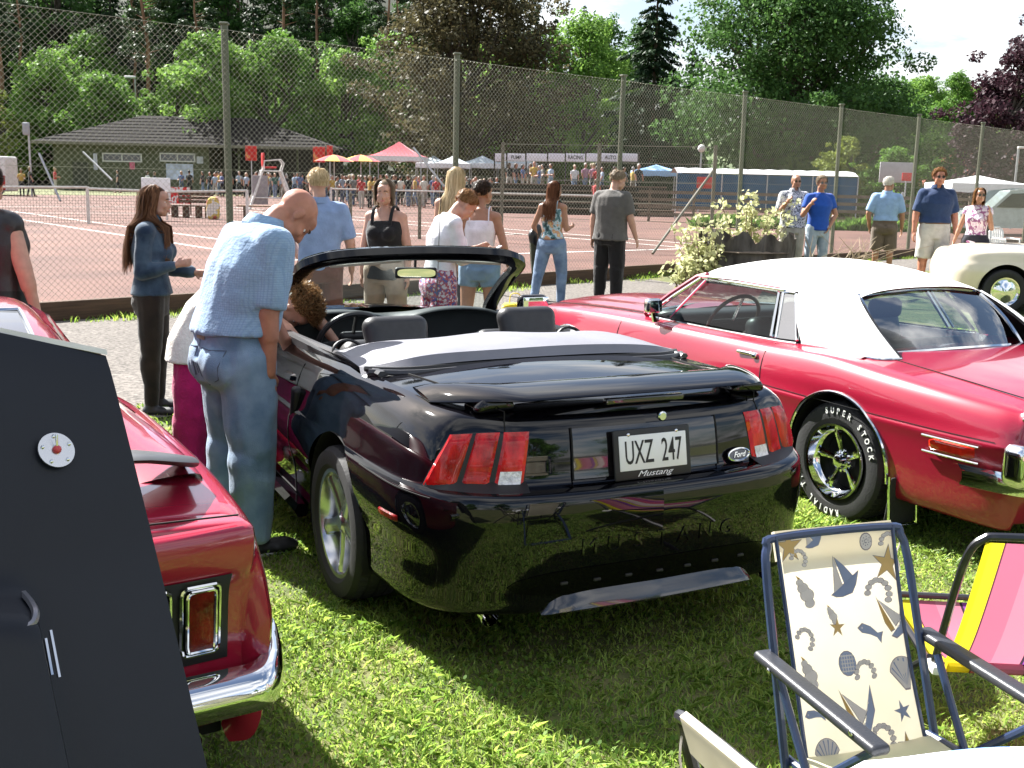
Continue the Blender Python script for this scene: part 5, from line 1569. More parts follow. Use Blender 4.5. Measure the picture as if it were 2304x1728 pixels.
# ------------------------------------------------------------------ people
def vnoise(P, seed=0):
 """Smooth 3-D value noise in -1..1 for an (n,3) array."""
 P = np.asarray(P, float); I = np.floor(P).astype(np.int64); Fr = P - I; Fr = Fr * Fr * (3 - 2 * Fr)
 def h(i, j, k):
  n = (i * 374761393 + j * 668265263 + k * 2147483647 + seed * 974711) & 0x7fffffff
  n = ((n ^ (n >> 13)) * 1274126177) & 0x7fffffff
  return ((n ^ (n >> 16)) & 0xffff) / 32767.5 - 1
 out = 0
 for a in (0, 1):
  for b_ in (0, 1):
   for c_ in (0, 1):
    wt = (Fr[:, 0] if a else 1 - Fr[:, 0]) * (Fr[:, 1] if b_ else 1 - Fr[:, 1]) * (Fr[:, 2] if c_ else 1 - Fr[:, 2])
    out = out + wt * h(I[:, 0] + a, I[:, 1] + b_, I[:, 2] + c_)
 return out

def voxel(mb, name, size, smooth_it=6, wrinkle=0.0, wscale=(9, 9, 4), seed=1, cut=None):
 """Fuses the overlapping closed pieces of mb into one continuous skin."""
 me = mb.mesh(name + '_raw', smooth=False)
 o = bpy.data.objects.new(name + '_raw', me); COL.objects.link(o)
 m = o.modifiers.new('r', 'REMESH'); m.mode = 'VOXEL'; m.voxel_size = size
 if smooth_it:
  s_ = o.modifiers.new('s', 'SMOOTH'); s_.factor = 0.5; s_.iterations = smooth_it
 dg = bpy.context.evaluated_depsgraph_get()
 res = bpy.data.meshes.new_from_object(o.evaluated_get(dg))
 bpy.data.objects.remove(o); bpy.data.meshes.remove(me)
 res.name = name
 n = len(res.vertices)
 if wrinkle and n:
  co = np.empty(n * 3, np.float32); res.vertices.foreach_get('co', co); co = co.reshape(-1, 3)
  nr = np.empty(n * 3, np.float32); res.vertices.foreach_get('normal', nr); nr = nr.reshape(-1, 3)
  q = co * np.array(wscale); q = q + 0.6 * np.stack([vnoise(q * .7 + 9, seed), vnoise(q * .7 + 31, seed), vnoise(q * .7 + 57, seed)], 1)
  d = (1 - np.abs(vnoise(q, seed)) * 2) * 0.6 + vnoise(q * 2.3 + 5, seed) * 0.4
  q2 = co * np.array(wscale) * np.array((.55, .55, .75)) + co[:, ::-1] * 2.2; d = d + 1.1 * (.5 - np.abs(vnoise(q2 + 77, seed)))
  co = co + nr * (wrinkle * d)[:, None]
  res.vertices.foreach_set('co', co.reshape(-1).astype(np.float32))
 if cut is not None:
  bm = bmesh.new(); bm.from_mesh(res)
  for (pc_, pn_) in cut:
   r_ = bmesh.ops.bisect_plane(bm, geom=bm.verts[:] + bm.edges[:] + bm.faces[:], plane_co=pc_, plane_no=pn_, clear_outer=True)
  bm.to_mesh(res); bm.free()
 res.polygons.foreach_set('use_smooth', np.ones(len(res.polygons), dtype=bool))
 return res

def capsule(mb, a, b, ra, rb, seg=12, flat=None, side=None, cut=False):
 """Tapered limb with round ends; flat=(across, through) squashes it, 'across' along side."""
 a, b = Vector(a), Vector(b); d = b - a; L = d.length
 t = d.normalized() if L > 1e-6 else Vector((0, 0, 1))
 u = Vector(side) if side is not None else t.orthogonal()
 u = (u - t * u.dot(t)); u = u.normalized() if u.length > 1e-5 else t.orthogonal().normalized()
 v = t.cross(u)
 fx, fy = flat or (1, 1)
 rows = []
 for k in range(5):
  an = pi / 2 * (1 - k / 4); rows.append((a - t * (ra * sin(an)), ra * cos(an)))
 for k in range(1, 4):
  q = k / 4; rows.append((a + d * q, ra + (rb - ra) * q))
 for k in range(5):
  an = pi / 2 * k / 4
  if cut and k: break
  rows.append((b + t * (rb * sin(an)), rb * cos(an)))
 R_ = [[tuple(c + u * (max(r, 1e-4) * fx * cos(2 * pi * j / seg)) + v * (max(r, 1e-4) * fy * sin(2 * pi * j / seg))) for j in range(seg)] for c, r in rows]
 mb.grid(R_, closed=True)
 o = mb.n - len(R_) * seg
 mb.f.append(tuple(o + j for j in reversed(range(seg)))); mb.mi.append(0)
 mb.f.append(tuple(o + (len(R_) - 1) * seg + j for j in range(seg))); mb.mi.append(0)

def stack(mb, rings, seg=20):
 """Closed loft through rings (centre, half_width, half_depth, right, forward)."""
 R_ = []
 for c, hw, hd, rt_, fd in rings:
  R_.append([tuple(Vector(c) + Vector(rt_) * (hw * cos(2 * pi * j / seg)) + Vector(fd) * (hd * (abs(sin(2 * pi * j / seg)) ** .85) * (1 if sin(2 * pi * j / seg) >= 0 else -1))) for j in range(seg)])
 mb.grid(R_, closed=True)
 o = mb.n - len(R_) * seg
 mb.f.append(tuple(o + j for j in reversed(range(seg)))); mb.mi.append(0)
 mb.f.append(tuple(o + (len(R_) - 1) * seg + j for j in range(seg))); mb.mi.append(0)

SKIN = {'fair': pmat('skin_fair', (.50, .28, .20), rough=.5, var=.08, vscale=25, sss=.12, bump=.05, bscale=300),
  'ruddy': pmat('skin_ruddy', (.42, .18, .115), rough=.48, var=.14, vscale=18, sss=.12, bump=.05, bscale=300),
  'tan': pmat('skin_tan', (.36, .18, .11), rough=.48, var=.08, vscale=25, sss=.1)}
HAIRM = {}
def hairmat(name, c1, c2):
 if name not in HAIRM: HAIRM[name] = leafmat('hair_' + name, c1, c2, trans=.22, rough=.35)
 return HAIRM[name]
hairmat('brown', (.045, .020, .010), (.24, .12, .06)); hairmat('auburn', (.07, .025, .012), (.20, .085, .04)); hairmat('blonde', (.38, .28, .15), (.72, .60, .38))
hairmat('ash', (.20, .15, .10), (.45, .37, .27)); hairmat('dark', (.02, .013, .010), (.07, .045, .03)); hairmat('white', (.55, .52, .47), (.85, .82, .76)); hairmat('curl', (.11, .055, .02), (.40, .24, .11)); hairmat('stubble', (.20, .105, .07), (.33, .19, .135)); hairmat('ginger', (.17, .08, .03), (.38, .21, .09))
lipm = pmat('lips', (.50, .17, .15), rough=.4); eyew = pmat('eye_white', (.72, .70, .68), rough=.2); eyed = pmat('eye_dark', (.015, .012, .01), rough=.1, coat=1); browm = pmat('eyebrow', (.07, .04, .025), rough=.8)
shadesm = pmat('sunglass_lens', (.006, .006, .007), rough=.08, coat=1)
shoeblack = pmat('shoe_black', (.02, .02, .022), rough=.5, var=.3, vscale=30)
whiteshoe = pmat('shoe_white', (.55, .55, .55), rough=.6)
leatherbelt = pmat('belt_leather', (.10, .05, .025), rough=.5)

def fabric(name, col, var=.10, vscale=14, bump=.45, bscale=60, col2=None, rough=.85, sheen=.2, stretch=(1, 1, 1), trans=0.0):
 m = pmat('cloth_' + name, col, rough=rough, var=var, vscale=vscale, bump=bump, bscale=bscale, col2=col2, sheen=sheen, spec=.2, stretch=stretch)
 return m
def denim(name, c1, c2): return pmat('denim_' + name, c1, rough=.9, var=.2, vscale=7, col2=c2, bump=.4, bscale=240, sheen=.25, spec=.15, detail=8)
def plaid(name, base, line, sc=34.0):
 """Woven check: two crossed bands over a base cloth."""
 m = fabric(name, base, var=.10)
 nt = m.node_tree; b_ = nt.nodes['Principled BSDF']; src = b_.inputs['Base Color'].links[0].from_socket
 tc = nt.nodes.new('ShaderNodeTexCoord')
 prev = src
 for ax in ('X', 'Z'):
  wv = nt.nodes.new('ShaderNodeTexWave'); wv.bands_direction = ax; wv.inputs['Scale'].default_value = sc / 2; wv.inputs['Distortion'].default_value = 1.2; wv.inputs['Detail'].default_value = 2; wv.inputs['Detail Scale'].default_value = .4
  nt.links.new(tc.outputs['Object'], wv.inputs['Vector'])
  rp = nt.nodes.new('ShaderNodeValToRGB'); rp.color_ramp.elements[0].position = .55; rp.color_ramp.elements[1].position = .9
  rp.color_ramp.elements[1].color = (.5, .5, .5, 1)
  nt.links.new(wv.outputs['Fac'], rp.inputs[0])
  mx = nt.nodes.new('ShaderNodeMix'); mx.data_type = 'RGBA'; mx.inputs[7].default_value = (*line, 1)
  nt.links.new(rp.outputs[0], mx.inputs[0]); nt.links.new(prev, mx.inputs[6]); prev = mx.outputs[2]
 nt.links.new(prev, b_.inputs['Base Color'])
 return m
def blotch(name, cols, sc=14.0):
 """Printed cloth: cells of several colours."""
 m = fabric(name, cols[0], var=.05)
 nt = m.node_tree; b_ = nt.nodes['Principled BSDF']
 tc = nt.nodes.new('ShaderNodeTexCoord'); ns = nt.nodes.new('ShaderNodeTexNoise'); ns.inputs['Scale'].default_value = sc; ns.inputs['Detail'].default_value = 3
 nt.links.new(tc.outputs['Object'], ns.inputs['Vector'])
 rp = nt.nodes.new('ShaderNodeValToRGB'); rp.color_ramp.interpolation = 'CONSTANT'
 n = len(cols)
 while len(rp.color_ramp.elements) < n: rp.color_ramp.elements.new(.5)
 for i, c in enumerate(cols):
  rp.color_ramp.elements[i].position = .30 + .40 * i / n if i else 0; rp.color_ramp.elements[i].color = (*c, 1)
 nt.links.new(ns.outputs['Fac'], rp.inputs[0]); nt.links.new(rp.outputs[0], b_.inputs['Base Color'])
 return m

def rotv(v, axis, ang): return Quaternion(Vector(axis), ang) @ Vector(v)

from mathutils.bvhtree import BVHTree
def onto(me, pts, d=(0, 1, 0), back=.4, lift=.003):
 """Drops points onto a mesh along direction d."""
 bv = BVHTree.FromPolygons([v.co.copy() for v in me.vertices], [tuple(p.vertices) for p in me.polygons]); d = Vector(d).normalized(); out = []
 for p in pts:
  hit = bv.ray_cast(Vector(p) - d * back, d)
  out.append(hit[0] - d * lift if hit[0] is not None else Vector(p))
 return out

class Human:
 """A posed figure: joints are laid out first, then one continuous body skin, clothes, hair and shoes as children."""
 def __init__(s, name_label, loc, az, H=1.75, sex='m', girth=1.0, lean=0, twist=0, head_yaw=0, head_pitch=0, head_roll=0, side_lean=0,
     armL=((-.25, 0, -1), (-.1, .15, -1)), armR=((.25, 0, -1), (.1, .15, -1)), legL=((-.06, 0, -1), (-.02, -.03, -1)), legR=((.06, 0, -1), (.02, -.03, -1)),
     skin='fair', vox=.011, baseZ=0.0, hip_h=None, belly=0.0, curlL=.5, curlR=.5, group=None):
  s.H, s.sex, s.g, s.vox = H, sex, girth, vox
  s.root = thing('person', name_label, 'person', (loc[0], loc[1], baseZ), -radians(az), group)
  f = sex == 'f'
  pel = Vector((0, 0, .525 * H)); s.pel = pel
  s.hw = (.058 if f else .054) * H; s.sw = (.093 if f else .108) * H
  R1 = lambda v, k: rotv(rotv(v, (1, 0, 0), -radians(lean) * k), (0, 1, 0), radians(side_lean) * k)
  tw = lambda v, k: rotv(v, (0, 0, 1), -radians(twist) * k)
  s.spine = [pel]
  segs = [(.095, .25), (.105, .62), (.115, 1.0)]
  s.fr = [(Vector((1, 0, 0)), Vector((0, 1, 0)), Vector((0, 0, 1)))]
  p = pel
  for L, k in segs:
   p = p + tw(R1((0, 0, L * H), k), k); s.spine.append(p)
   s.fr.append((tw(R1((1, 0, 0), k), k), tw(R1((0, 1, 0), k), k), tw(R1((0, 0, 1), k), k)))
  rt_, fd_, up_ = s.fr[-1]; s.crt, s.cfd, s.cup = rt_, fd_, up_
  nb = s.spine[-1]; s.nb = nb
  sh = nb - up_ * (.040 * H) - fd_ * .004 * H
  s.shL, s.shR = sh - rt_ * s.sw, sh + rt_ * s.sw
  # head frame
  q = Quaternion(up_, -radians(head_yaw)) ; 
  hf = q @ fd_; hr = q @ rt_; hu = up_.copy()
  q2 = Quaternion(hr, -radians(head_pitch)); hf = q2 @ hf; hu = q2 @ hu
  q3 = Quaternion(hf, radians(head_roll)); hr = q3 @ hr; hu = q3 @ hu
  s.hr, s.hf, s.hu = hr, hf, hu
  s.hs = H / 1.75 * (1.0 if not f else .97)
  s.neck_top = nb + up_ * (.024 * H) + (hu * .5 + fd_ * .5 + up_ * .2).normalized() * (.018 * H)
  s.head = s.neck_top + hu * (.058 * H) + hf * (.014 * H)
  def toW(v): v = Vector(v); return (rt_ * v.x + fd_ * v.y + up_ * v.z)
  def limb(a, d1, L1, d2, L2, chest=False, raw=False):
   t = (lambda v: Vector(v)) if not chest else (lambda v: Vector(v))
   e = a + t(d1).normalized() * L1; w_ = e + t(d2).normalized() * L2
   return [a, e, w_]
  s.aL = limb(s.shL, armL[0], .170 * H, armL[1], .148 * H); s.aR = limb(s.shR, armR[0], .170 * H, armR[1], .148 * H)
  s.lL = limb(pel - Vector((s.hw, 0, .01 * H)), legL[0], .243 * H, legL[1], .235 * H); s.lR = limb(pel + Vector((s.hw, 0, -.01 * H)), legR[0], .243 * H, legR[1], .235 * H)
  s.handdir = {}
  s.curl = {'L': curlL, 'R': curlR}
  low = min(s.lL[2].z, s.lR[2].z) - .040 * H
  s.shift = Vector((0, 0, -low))
  for k in ('pel', 'nb', 'shL', 'shR', 'neck_top', 'head'): setattr(s, k, getattr(s, k) + s.shift)
  s.spine = [p + s.shift for p in s.spine]
  for k in ('aL', 'aR', 'lL', 'lR'): setattr(s, k, [p + s.shift for p in getattr(s, k)])
  s.belly = belly
  s.skinm = SKIN[skin]
  s.build_body()
 def hp(s, x, y, z): return s.head + (s.hr * x + s.hf * y + s.hu * z) * s.hs
 def torso_rings(s, ex=0.0, top=True, lo=-.3, f=None):
  H, g = s.H, s.g; fm = s.sex == 'f'
  W = [(.100 if fm else .094), (.078 if fm else .088), (.092 if fm else .108), (.070 if fm else .082)]
  D = [(.066 if fm else .064), (.054 if fm else .060), (.066 if fm else .066), (.044 if fm else .048)]
  rings = []
  r0, f0, u0 = s.fr[0]
  rings.append((s.spine[0] - u0 * (.045 * H), W[0] * H * g * .80 + ex, D[0] * H * g * .85 + ex, r0, f0))
  rings.append((s.spine[0], W[0] * H * g + ex, D[0] * H * g + ex, r0, f0))
  r1, f1, u1 = s.fr[1]
  rings.append((s.spine[1] + f1 * s.belly * .5, W[1] * H * g + ex + s.belly * .4, D[1] * H * g + ex + s.belly * .7, r1, f1))
  r2, f2, u2 = s.fr[2]
  rings.append((s.spine[2] + f2 * (.008 * H), W[2] * H * g + ex, D[2] * H * g + ex + (.010 * H if fm else .004 * H), r2, f2))
  r3, f3, u3 = s.fr[3]
  rings.append((s.spine[3] - u3 * (.045 * H), (W[2] - .006) * H * g + ex, D[3] * H * g * 1.12 + ex, r3, f3))
  rings.append((s.spine[3] - u3 * (.012 * H), W[3] * H * g * .62 + ex, D[3] * H * .85 + ex, r3, f3))
  rings.append((s.spine[3] + u3 * (.010 * H), .042 * H + ex * .5, .036 * H + ex * .5, r3, f3))
  return rings
 def arm(s, mb, a, ex=0.0, upto=2.0, g=1.0):
  H = s.H; k = s.g ** .6 * g * (.86 if s.sex == 'f' else 1.0)
  r = [.0315 * H * k, .027 * H * k, .0255 * H * k, .0165 * H * k]
  capsule(mb, a[0], a[0] + (a[1] - a[0]) * min(1, upto), r[0] + ex, (r[0] + (r[1] - r[0]) * min(1, upto)) + ex, cut=upto < 1)
  if upto > 1:
   q = min(1, upto - 1); capsule(mb, a[1], a[1] + (a[2] - a[1]) * q, r[2] + ex, r[2] + (r[3] - r[2]) * q + ex)
   capsule(mb, a[1] + (a[2] - a[1]) * .05, a[1] + (a[2] - a[1]) * min(.38, q), r[2] * 1.02 + ex, r[2] * 1.0 + ex)
 def leg(s, mb, l, ex=0.0, upto=2.0, flare=0.0):
  H = s.H; k = s.g ** .7 * (1.02 if s.sex == 'f' else 1.0)
  r = [.058 * H * k, .037 * H * k, .034 * H * k, .022 * H * k]
  q = min(1, upto); capsule(mb, l[0], l[0] + (l[1] - l[0]) * q, r[0] + ex, r[0] + (r[1] - r[0]) * q + ex + flare * q, cut=upto < 1.1)
  if upto > 1.1:
   q = min(1, upto - 1); capsule(mb, l[1], l[1] + (l[2] - l[1]) * q, r[2] + ex + flare, r[2] + (r[3] - r[2]) * q + ex + flare * (1 + .3 * q), cut=ex > 0)
   bk = Vector((0, -.012 * H, 0))
   capsule(mb, l[1] + (l[2] - l[1]) * .12 + bk, l[1] + (l[2] - l[1]) * min(.5, q) + bk * .4, r[2] * .98 + ex + flare, r[2] * .80 + ex + flare)
 def hand(s, mb, a, sd):
  H = s.H; fw = (a[2] - a[1]).normalized(); sgn = 1 if sd == 'R' else -1
  # palm faces the thigh
  inw = Vector((-sgn, 0, 0)); inw = (inw - fw * inw.dot(fw)); inw = inw.normalized() if inw.length > .2 else Vector((0, 1, 0))
  wd = fw.cross(inw).normalized()
  if wd.y < 0 and abs(wd.y) > .3: wd = -wd
  k = H / 1.75 * (.88 if s.sex == 'f' else 1.0)
  pc = a[2] + fw * (.045 * k)
  capsule(mb, a[2], pc + fw * .030 * k, .022 * k, .030 * k, 10, flat=(1.25, .55), side=wd)
  kn = pc + fw * (.045 * k); c = s.curl[sd]
  for i, (off, L) in enumerate(((.030, .068), (.010, .076), (-.010, .070), (-.029, .055))):
   b0 = kn + wd * (off * k); d = (fw + inw * c * .5).normalized(); p1 = b0 + d * (L * .45 * k); d2 = (fw * (1 - c * .5) + inw * c * 1.2).normalized(); p2 = p1 + d2 * (L * .32 * k); d3 = (fw * (1 - c) + inw * c * 1.5).normalized(); p3 = p2 + d3 * (L * .25 * k)
   for u, v, r0, r1 in ((b0 - fw * .012 * k, p1, .0095, .0088), (p1, p2, .0088, .008), (p2, p3, .008, .0065)): capsule(mb, u, v, r0 * k, r1 * k, 8)
  t0 = a[2] + fw * (.022 * k) + wd * (.026 * k); t1 = t0 + (fw * .6 + wd * .6 + inw * .45).normalized() * (.036 * k); t2 = t1 + (fw * .9 + inw * .4 + wd * .1).normalized() * (.032 * k)
  capsule(mb, t0, t1, .0125 * k, .0105 * k, 8); capsule(mb, t1, t2, .0105 * k, .008 * k, 8)
 def foot(s, mb, l, ex=0.0):
  H = s.H; d = Vector((l[1] - l[2])); fd = Vector((0, 1, 0))
  x = .14 if l is s.lR else -.14
  fd = Vector((x, 1, 0)).normalized()
  an = l[2]; gz = an.z - .038 * H
  capsule(mb, an, an + Vector((0, -.012 * H, -.020 * H)), .022 * H + ex, .020 * H + ex)
  capsule(mb, an + Vector((0, -.018 * H, -.022 * H)), an + fd * (.085 * H) + Vector((0, 0, -.024 * H)), .019 * H + ex, .018 * H + ex, 12, flat=(1.1, .85), side=Vector((1, 0, 0)))
  capsule(mb, an + fd * (.06 * H) + Vector((0, 0, -.024 * H)), an + fd * (.10 * H) + Vector((0, 0, -.026 * H)), .019 * H + ex, .015 * H + ex, 12, flat=(1.25, .75), side=Vector((1, 0, 0)))
 def build_body(s):
  mb = MB(); H = s.H
  stack(mb, s.torso_rings())
  if s.sex == 'f':
   for sg in (-1, 1): mb.ball(s.spine[2] + s.fr[2][0] * (sg * .042 * H) + s.fr[2][1] * (.058 * H * s.g) - s.fr[2][2] * (.01 * H), .034 * H * s.g, 10, 8)
  for sg in (-1, 1): mb.ball(s.spine[0] + Vector((sg * .038 * H, -.022 * H * s.g, -.034 * H)), .056 * H * s.g, 10, 8)
  for sh, sg in ((s.shL, -1), (s.shR, 1)): capsule(mb, s.nb - s.cup * .014 * H, sh + s.cup * .002 * H, .028 * H, .031 * H * s.g ** .5)
  for a, sd in ((s.aL, 'L'), (s.aR, 'R')): s.arm(mb, a); s.hand(mb, a, sd)
  for l in (s.lL, s.lR): s.leg(mb, l); s.foot(mb, l)
  # neck and head
  capsule(mb, s.nb - s.cup * .02 * H, s.neck_top + s.hu * .02 * H, (.034 if s.sex == 'm' else .029) * H * s.g ** .3, (.033 if s.sex == 'm' else .027) * H)
  B = lambda x, y, z, r, **k: mb.ball(s.hp(x, y, z), tuple(q * s.hs for q in r), 14, 10, rot=Matrix((s.hr, s.hf, s.hu)).transposed())
  B(0, -.014, .036, (.076, .097, .086)); B(0, .030, -.030, (.064, .066, .088)); B(0, .048, -.078, (.046, .044, .036)); B(0, .076, -.100, (.020, .016, .016))
  B(0, .080, .020, (.052, .020, .014)); B(0, .055, .045, (.058, .045, .045))
  for sg in (-1, 1):
   B(sg * .038, .064, -.030, (.026, .028, .024)); B(sg * .079, -.008, -.008, (.010, .021, .032)); B(sg * .076, -.002, -.030, (.008, .012, .012))
   B(sg * .050, .030, -.070, (.020, .035, .025))
  capsule(mb, s.hp(0, .094, .012), s.hp(0, .116, -.030), .009 * s.hs, .0125 * s.hs)
  for sg in (-1, 1): B(sg * .012, .104, -.036, (.009, .010, .008))
  B(0, .092, -.066, (.024, .014, .012))
  me = voxel(mb, 'body', s.vox, 4)
  me.materials.append(s.skinm)
  s.body = link('body', me, s.root)
  # face details
  for sg in (-1, 1):
   e = MB(); e.ball(s.hp(sg * .031, .0705, .002), .0125 * s.hs, 10, 8); eo = e.obj('eye', eyew, s.body)
   p = MB(); p.ball(s.hp(sg * .031, .0795, .001), .0062 * s.hs, 8, 6); p.obj('iris', eyed, s.body)
   bw = MB(); bw.tube([s.hp(sg * (.014 + .034 * q), .1015 - .020 * q * q, .020 + .007 * sin(pi * (.25 + .6 * q))) for q in np.linspace(0, 1, 5)], [.003 * s.hs, .0045 * s.hs, .0045 * s.hs, .004 * s.hs, .002 * s.hs], 6); bw.obj('eyebrow', browm, s.body)
  m = MB(); m.tube([s.hp(.024 * q, .1065 - .012 * q * q, -.068 + .002 * q * q) for q in np.linspace(-1, 1, 7)], [.002, .005, .0062, .0058, .0062, .005, .002], 8, flat=(.9, 1)); m.obj('mouth', lipm, s.body)
 # ---------------- clothing
 def shirt(s, mat, name='shirt', sleeve=.62, hem=-.06, loose=.014, wr=.006, collar=True, flare=0.0, neck=True, strap=False, vox=None):
  mb = MB(); H = s.H
  rings = s.torso_rings(loose)
  r0, f0, u0 = s.fr[0]
  lowc = s.spine[0] + u0 * (hem * H)
  rings[0] = (lowc, rings[1][1] + loose * .6 + flare, rings[1][2] + loose * .6 + flare, r0, f0)
  if hem > .0: rings.pop(1)
  else: rings[1] = (rings[1][0], rings[1][1] + flare * .6, rings[1][2] + flare * .6, r0, f0)
  if strap: rings = rings[:4] + [(s.spine[3] - s.cup * (.055 * H), rings[4][1] * .95, rings[4][2] * 1.02, s.crt, s.cfd)]
  stack(mb, rings)
  if s.sex == 'f':
   for sg in (-1, 1): mb.ball(s.spine[2] + s.fr[2][0] * (sg * .042 * H) + s.fr[2][1] * (.058 * H * s.g) - s.fr[2][2] * (.01 * H), .034 * H * s.g + loose * .8, 10, 8)
  if not strap:
   for sh in (s.shL, s.shR): capsule(mb, s.nb - s.cup * .017 * H, sh + s.cup * .002 * H, .028 * H + loose * .5, .0315 * H * s.g ** .5 + loose * .7)
  if sleeve:
   for a in (s.aL, s.aR):
    s.arm(mb, a, loose * .75 + (.006 if sleeve < 1 else 0), sleeve)
  me = voxel(mb, name, vox or max(.011, s.vox * 1.15), 5, wr, (6, 6, 3), seed=int(s.root.location.x * 100) % 97)
  me.materials.append(mat)
  o = link(name, me, s.root)
  if strap:
   for sg in (-1, 1):
    pts = [s.spine[3] - s.cup * (.085 * H) + s.crt * (sg * .055 * H) - s.cfd * (.056 * H * s.g), s.nb - s.cup * .0 + s.crt * (sg * .055 * H) - s.cfd * .045 * H, s.nb + s.crt * (sg * .056 * H) + s.cup * .022 * H, s.nb + s.crt * (sg * .055 * H) + s.cfd * .040 * H, s.spine[3] - s.cup * (.08 * H) + s.crt * (sg * .052 * H) + s.cfd * (.064 * H * s.g)]
    MB().tube([tuple(p) for p in catmull(pts, 4)], .007 if strap is True else strap, 6, flat=(1, .5)).obj('strap', mat, o)
  if collar and not strap:
   c = MB(); cr = .044 * H
   rows = []
   for v_, (zz, rr) in enumerate(((.006, 1.02), (.030, 1.0), (.034, 1.08), (.010, 1.32), (.004, 1.34))):
    rows.append([tuple(s.nb + s.cup * ((zz + .006 * -cos(a)) * H) + (s.crt * sin(a) * .95 + s.cfd * cos(a) * -.95) * (cr * rr)) for a in np.linspace(-2.75, 2.75, 22)])
   c.grid(rows); c.obj('collar', mat, o)
  return o
 def trousers(s, mat, name='trousers', length=2.0, loose=.012, wr=.006, flare=0.0, belt=None, rise=.055, hem_flare=0.0):
  mb = MB(); H = s.H
  rings = s.torso_rings(loose)[:2]
  rings.append((s.spine[0] + s.fr[0][2] * (rise * H), rings[1][1] * .97, rings[1][2] * .97, s.fr[0][0], s.fr[0][1]))
  stack(mb, rings)
  for sg in (-1, 1): mb.ball(s.spine[0] + Vector((sg * .038 * H, -.022 * H * s.g, -.034 * H)), .056 * H * s.g + loose, 10, 8)
  stack(mb, [(s.spine[0] + Vector((0, -.006 * H, -.085 * H)), rings[1][1] * .86, rings[1][2] * .98, s.fr[0][0], s.fr[0][1]), (s.spine[0] + Vector((0, -.01 * H, -.02 * H)), rings[1][1] * .98, rings[1][2] * 1.08, s.fr[0][0], s.fr[0][1])])
  for l in (s.lL, s.lR): s.leg(mb, l, loose, length, flare)
  me = voxel(mb, name, max(.011, s.vox * 1.15), 5, wr, (8, 8, 5), seed=7)
  me.materials.append(mat)
  o = link(name, me, s.root)
  if belt is not None:
   c = s.spine[0] + s.fr[0][2] * ((rise - .012) * H)
   b_ = MB(); hw, hd = rings[1][1] * .985 + .003, rings[1][2] * .985 + .003
   b_.tube([c + Vector((hw * cos(a), hd * sin(a), 0)) for a in np.linspace(0, 2 * pi, 28, endpoint=False)], .016, 6, closed=True, flat=(1, .45)); b_.obj('belt', belt, o)
  return o
 def shoes(s, mat, loose=.010):
  for l in (s.lL, s.lR):
   mb = MB(); s.foot(mb, l, loose); me = voxel(mb, 'shoe', .010, 3); me.materials.append(mat); link('shoe', me, s.root)
 def hair(s, color, style='short', length=.05, n=900, seed=3, cover=.0, vol=.012, wave=.004, back_only=False, part_x=.0):
  """Strands combed from the crown; a thin cap of the same colour lies below."""
  g = np.random.default_rng(seed); m = HAIRM[color]; hs = s.hs
  mb = MB(); rot = Matrix((s.hr, s.hf, s.hu)).transposed()
  # cap: hairline high at the brow, round the ears, down to the nape
  def tlim(ff): return (pi / 2) * (1.32 if ff > .45 else 1.0 + .32 * sstep(-.1, .45, ff) if ff > -.1 else 1.0 - .40 * sstep(-.1, -.8, ff))
  rows = []
  for i in range(9):
   row = []
   for k in range(26):
    ph = 2 * pi * k / 26
    ff = cos(ph)          # +1 at the back
    t = tlim(ff) * i / 8
    row.append(tuple(s.hp(.0805 * sin(t) * sin(ph), -.014 - (.1015) * sin(t) * ff, .036 + (.0905 if t < pi / 2 else .07) * cos(t))))
   rows.append(row)
  if style != 'fringe': mb.grid(rows, closed=True)
  for i in range(n):
   ph = g.uniform(-pi, pi); ff = cos(ph)
   if back_only and ff < .1: continue
   tl = tlim(ff)
   th = g.uniform(.02, 1.0) ** .6 * tl
   if style == 'fringe':
    if ff < -.25 or th < tl * (.62 - .1 * ff): continue
   long_ = style in ('long', 'bob')
   if long_ and ff < -.45: ph = math.copysign(pi - math.acos(.45) - g.uniform(0, .5), ph); ff = cos(ph); tl = tlim(ff); th = min(th, tl)
   P = lambda t, e, f_=ff, h_=ph: np.array(s.hp((.0805 + e) * sin(t) * sin(h_), -.014 - (.1015 + e) * sin(t) * f_, .036 + ((.0905 + e) if t < pi / 2 else .07) * cos(t)))
   L = length * hs * g.uniform(.75, 1.15); pts = []; t = th; e = vol * g.uniform(.25, 1.1)
   p = P(t, e * .4); pts.append(p)
